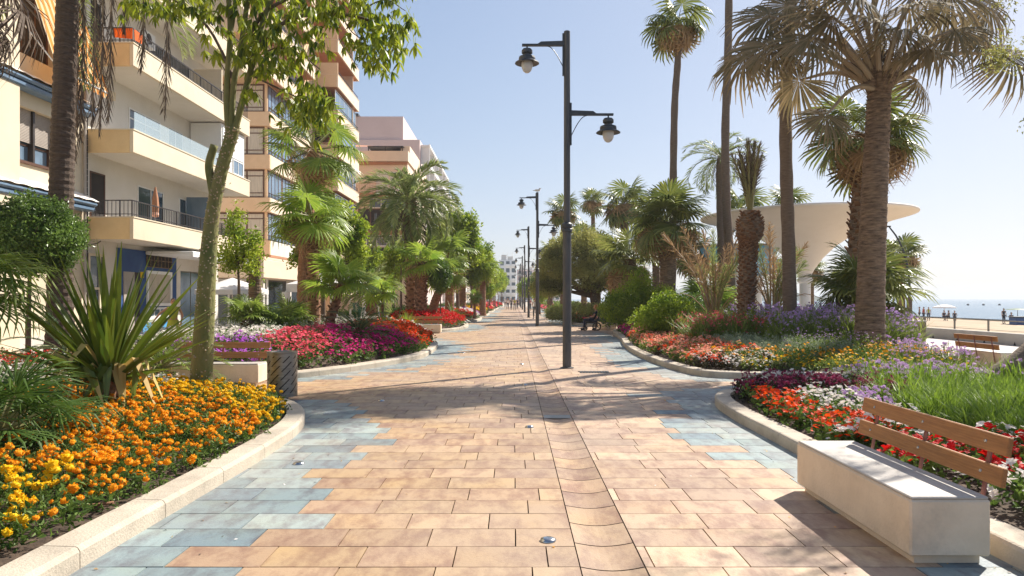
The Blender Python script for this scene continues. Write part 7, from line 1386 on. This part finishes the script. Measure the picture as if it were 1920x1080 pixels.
drypalm('low palm with dry upright fronds left of the cut date palm', W2(1338, 25.5, .3), 17, 3.3, 5, .35, -.15); drypalm('low palm with green-brown upright fronds right of the cut date palm', W2(1450, 25, .3), 17, 3.4, 6, .35, .1)
# big green fan palms in the middle
fan_palm('broad_fan_palm', 'broad green fan palm with thick trunk behind the bright bushes', W2(1251, 33, .3), 4.9, .36, .33, 1.2, .9, 26, el=(82, -22), dry=22, dryel=(-18, -75), dryleaf='fandryr', seed=51, leaf='fand', nseg=34, bark='palmbark', sep=True, skirt=.4)
fan_palm('broad_fan_palm', 'fan palm with heavy rusty skirt left of the broad green one', W2(1180, 37, .3), 3.4, .36, .34, 1.1, .9, 18, el=(80, -15), dry=40, dryel=(-5, -75), dryleaf='fandryr', seed=52, leaf='fand', nseg=28, bark='palmbark', skirt=1.4)
fp = fan_palm('distant_fan_palm', 'distant fan palm with rusty skirt, leftmost behind the olive-like tree', W2(1056, 56, .3), 8.3, .24, .18, .9, .75, 18, el=(75, -40), dry=16, dryel=(0, -60), dryleaf='fandryr', seed=53, leaf='fand', nseg=20, group='fan palms standing behind the right-hand trees'); KID.clear(); rng = np.random.default_rng(8)
for px, Y, top_, s, lb in ((1112, 68, 372, 1.0, 'distant slim fan palm against the sky, third from the nearest lamp'), (1170, 52, 372, 1.35, 'large distant fan palm with broad rusty skirt above the bushes'), (1095, 60, 440, 1.1, 'distant fan palm just right of the nearest lamp, lower crown'), (1120, 50, 470, 1.1, 'mid-distance fan palm behind the olive-like tree'), (1032, 70, 470, 1.1, 'distant low palm crown at the left of the olive-like tree'), (1478, 60, 378, 1.3, 'palm crown peeping above the mushroom canopy'), (1395, 48, 385, 1.3, 'green palm crown behind the scaly cut palm top'), (1522, 56, 500, .8, 'small palm beyond the canopy column with a hanging skirt'), (1690, 45, 470, 1.0, 'palm crown behind the low palm near the curved lamp'), (1300, 46, 470, 1.1, 'palm behind the dry upright fronds'), (1230, 48, 430, 1.2, 'palm behind the broad green fan palm'), (1573, 60, 520, .7, 'low palm seen between the canopy column and the large trunk')):
    x, y, zt = at(px, top_, Y); c = dup(fp, (x, y, .3), rng.uniform(0, 6), s, lb, 'fan palms standing behind the right-hand trees'); hl = (zt - .3) / s - .3
    for ch in kids(c):
        if ch.name.startswith('trunk'): ch.scale = (1, 1, hl / 8.3)
        else: ch.location = (0, 0, hl - 8.3)
# olive-like tree
leaf_tree('olive_tree', 'dense dark olive-green tree with twisted trunks behind the nearest lamp', W2(1118, 48, .2), [(0, 0, -.2), (-.1, 0, 1.0), (-.3, 0, 1.8)], [(-1.2, 0, 4.3, 2.2, 2.0, 1.5), (-2.8, 0, 3.4, 1.3, 1.4, 1.2), (.6, .2, 3.6, 1.8, 1.6, 1.3), (-1.0, 0, 5.4, 1.5, 1.3, .7), (1.7, .4, 2.8, 1.2, 1.2, .9), (-.4, -1, 3.0, 1.8, 1, .9), (-3.2, .5, 2.3, .9, .9, .8)], 9500, 'leo', L=.13, w=.06, cr=.17, seed=54, r0=.32, shell=.7, nb=3)
leaf_tree('round_tree', 'dark round tree far behind the row of lamps', W2(1028, 88, .2), [(0, 0, -.2), (0, 0, 1.2), (0, 0, 2)], [(-.8, 0, 3.2, 1.7, 1.5, 1.4), (1.2, 0, 3.0, 1.6, 1.4, 1.2)], 1300, 'led', L=.22, w=.12, cr=.22, seed=55, r0=.16)
leaf_tree('round_tree', 'bright round tree at the end of the lamp row', W2(992, 118, .2), [(0, 0, -.2), (0, 0, 1.2), (0, 0, 2)], [(0, 0, 3.2, 1.9, 1.6, 1.5), (1.6, 0, 2.6, 1.2, 1.2, 1.0)], 900, 'leb', L=.28, w=.14, cr=.28, seed=56, r0=.16)
leaf_tree('round_tree', 'small bright round tree between the second and third lamps', W2(1012, 74, .2), [(0, 0, -.2), (0, 0, .8), (0, 0, 1.4)], [(0, 0, 2.0, .9, .9, .8)], 420, 'leb', L=.18, w=.1, cr=.18, seed=57, r0=.1)
# bushes
bush('bright_bush', 'bright green bush with white flowers beside the dry palm', W2(1245, 24.5, .3), [(0, 0, .75, .75, .7, .55), (.55, 0, .7, .6, .6, .55), (-.6, 0, .55, .55, .5, .5), (.1, 0, 1.2, .5, .5, .35), (.6, .2, 1.15, .35, .35, .3)], 1700, 'leb', L=.08, w=.045, cr=.1, seed=61)
bush('tall_bright_bush', 'taller yellow-green bush behind the white-flowered one', W2(1192, 31, .3), [(0, 0, 1.2, .9, .8, .9), (-.8, 0, 1.0, .8, .7, .7), (.9, 0, 1.3, .7, .7, .6), (.2, 0, 2.1, .5, .5, .5), (1.4, 0, 1.2, .6, .6, .6)], 2000, 'lea', L=.10, w=.05, cr=.12, seed=62)
bush('dark_bush', 'dark green bush between the wheelchair and the bright bushes', W2(1172, 34, .3), [(0, 0, .9, .9, .8, .8), (.8, 0, .8, .7, .7, .6), (-.7, 0, .6, .5, .5, .5)], 1500, 'led', L=.09, w=.045, cr=.12, seed=63)
bush('dark_bush', 'dark green bush at the foot of the dry palms', W2(1300, 28, .3), [(0, 0, .8, .8, .8, .7), (.7, 0, .6, .6, .6, .5)], 900, 'led', L=.1, w=.05, cr=.12, seed=64)
bush('hedge_bush', 'shaded bush below the olive-like tree', W2(1090, 45, .2), [(0, 0, .6, 1.2, .8, .6), (-1.5, 0, .5, .8, .8, .5), (1.5, 0, .6, 1.0, .8, .6)], 1300, 'leo', L=.1, w=.05, cr=.14, seed=65)
bush('hedge_bush', 'shaded bush in the second right bed', W2(1048, 50, .2), [(0, 0, .5, 1.0, .8, .5), (1.3, 0, .5, .8, .8, .5)], 800, 'foll', L=.1, w=.05, cr=.14, seed=66)
# low palm right with broad leaves
fan_palm('low_fan_palm', 'low glossy fan palm spreading behind the large grey trunk', W2(1622, 22, .3), 1.45, .22, .2, 1.05, .8, 22, el=(80, -15), dry=3, seed=71, nseg=34, sep=True, leaf='fand', droop=.18, dryel=(-30, -60))
fan_palm('low_fan_palm', 'low blue-green fan palm left of the cut date palm foot', W2(1330, 31, .3), .9, .2, .2, .9, .7, 16, el=(80, 0), dry=0, seed=72, nseg=26, leaf='fan')
# leaning olive at the right edge
x, y = 7.55, 11.3; ol = thing('leaning_tree', 'leaning grey trunk at the right edge with small-leaved twigs high above', 'tree', (x, y, .1)); mb = MB().tube(curve([(-.15, .05, -.1), (.15, 0, .25), (.65, 0, .62), (1.3, .1, 1.3), (1.9, .2, 2.6), (2.1, .1, 4.0)], 18), np.linspace(.24, .15, 18), 12)
mb.tube(curve([(.1, 0, .15), (-.25, .1, .12), (-.75, .1, .02)], 8), np.linspace(.12, .04, 8), 8)
BR = [([2.1, .1, 4.0], [1.2, .3, 5.0], [.3, .1, 5.45]), ([2.1, .1, 4.0], [1.4, -.4, 4.4], [.55, -.4, 4.1]), ([2.1, .1, 4.0], [1.5, -1.5, 5.2], [.7, -2.8, 5.8]), ([2.1, .1, 4.0], [2.6, .8, 5.5], [2.4, 1.0, 6.6]), ([2.1, .1, 4.0], [2.8, -1, 5.2], [2.8, -2.4, 6.2]), ([2.1, .1, 4.0], [1.3, -2.2, 5.4], [1.2, -4.6, 6.0]), ([2.1, .1, 4.0], [.8, -.9, 5.6], [-.8, -2.0, 5.75]), ([2.1, .1, 4.0], [.6, -1.4, 6.0], [-1.35, -2.4, 6.5])]
for b in BR: mb.tube(curve(b, 8), np.linspace(.07, .012, 8), 6)
part(mb, 'trunk', M['palmbarkg'], ol, True); rng = np.random.default_rng(9); P_ = []
for b, r_ in zip(BR, (.33, .3, .75, 1.0, 1.1, .9, .5, .75)): P_.append(crown_pts([(*b[2], r_)], int(170 * r_ ** 1.6) + 30, rng, .1))
P_ = np.concatenate(P_); cl = leaf_cluster(9, .075, .022, .09, 5); part(MB().put(cl, rndframes(rng, len(P_)), P_, rng.uniform(.8, 1.2, len(P_))), 'crown', M['leo'], ol)

# ---------------------------------------------------------------- thin sea haze
m, n_, out = newmat('thin_sea_haze'); v = n_.nodes.new('ShaderNodeVolumePrincipled'); v.inputs['Color'].default_value = (.80, .86, .93, 1); v.inputs['Density'].default_value = .0004; v.inputs['Anisotropy'].default_value = .2
n_.links.new(v.outputs[0], out.inputs['Volume']); hz = part(MB().bb(-1600, 5600, -600, 7100, -2.4, 38), 'haze', m); tag(hz, 'thin pale haze over the sea and the far buildings', None, None, 'stuff')
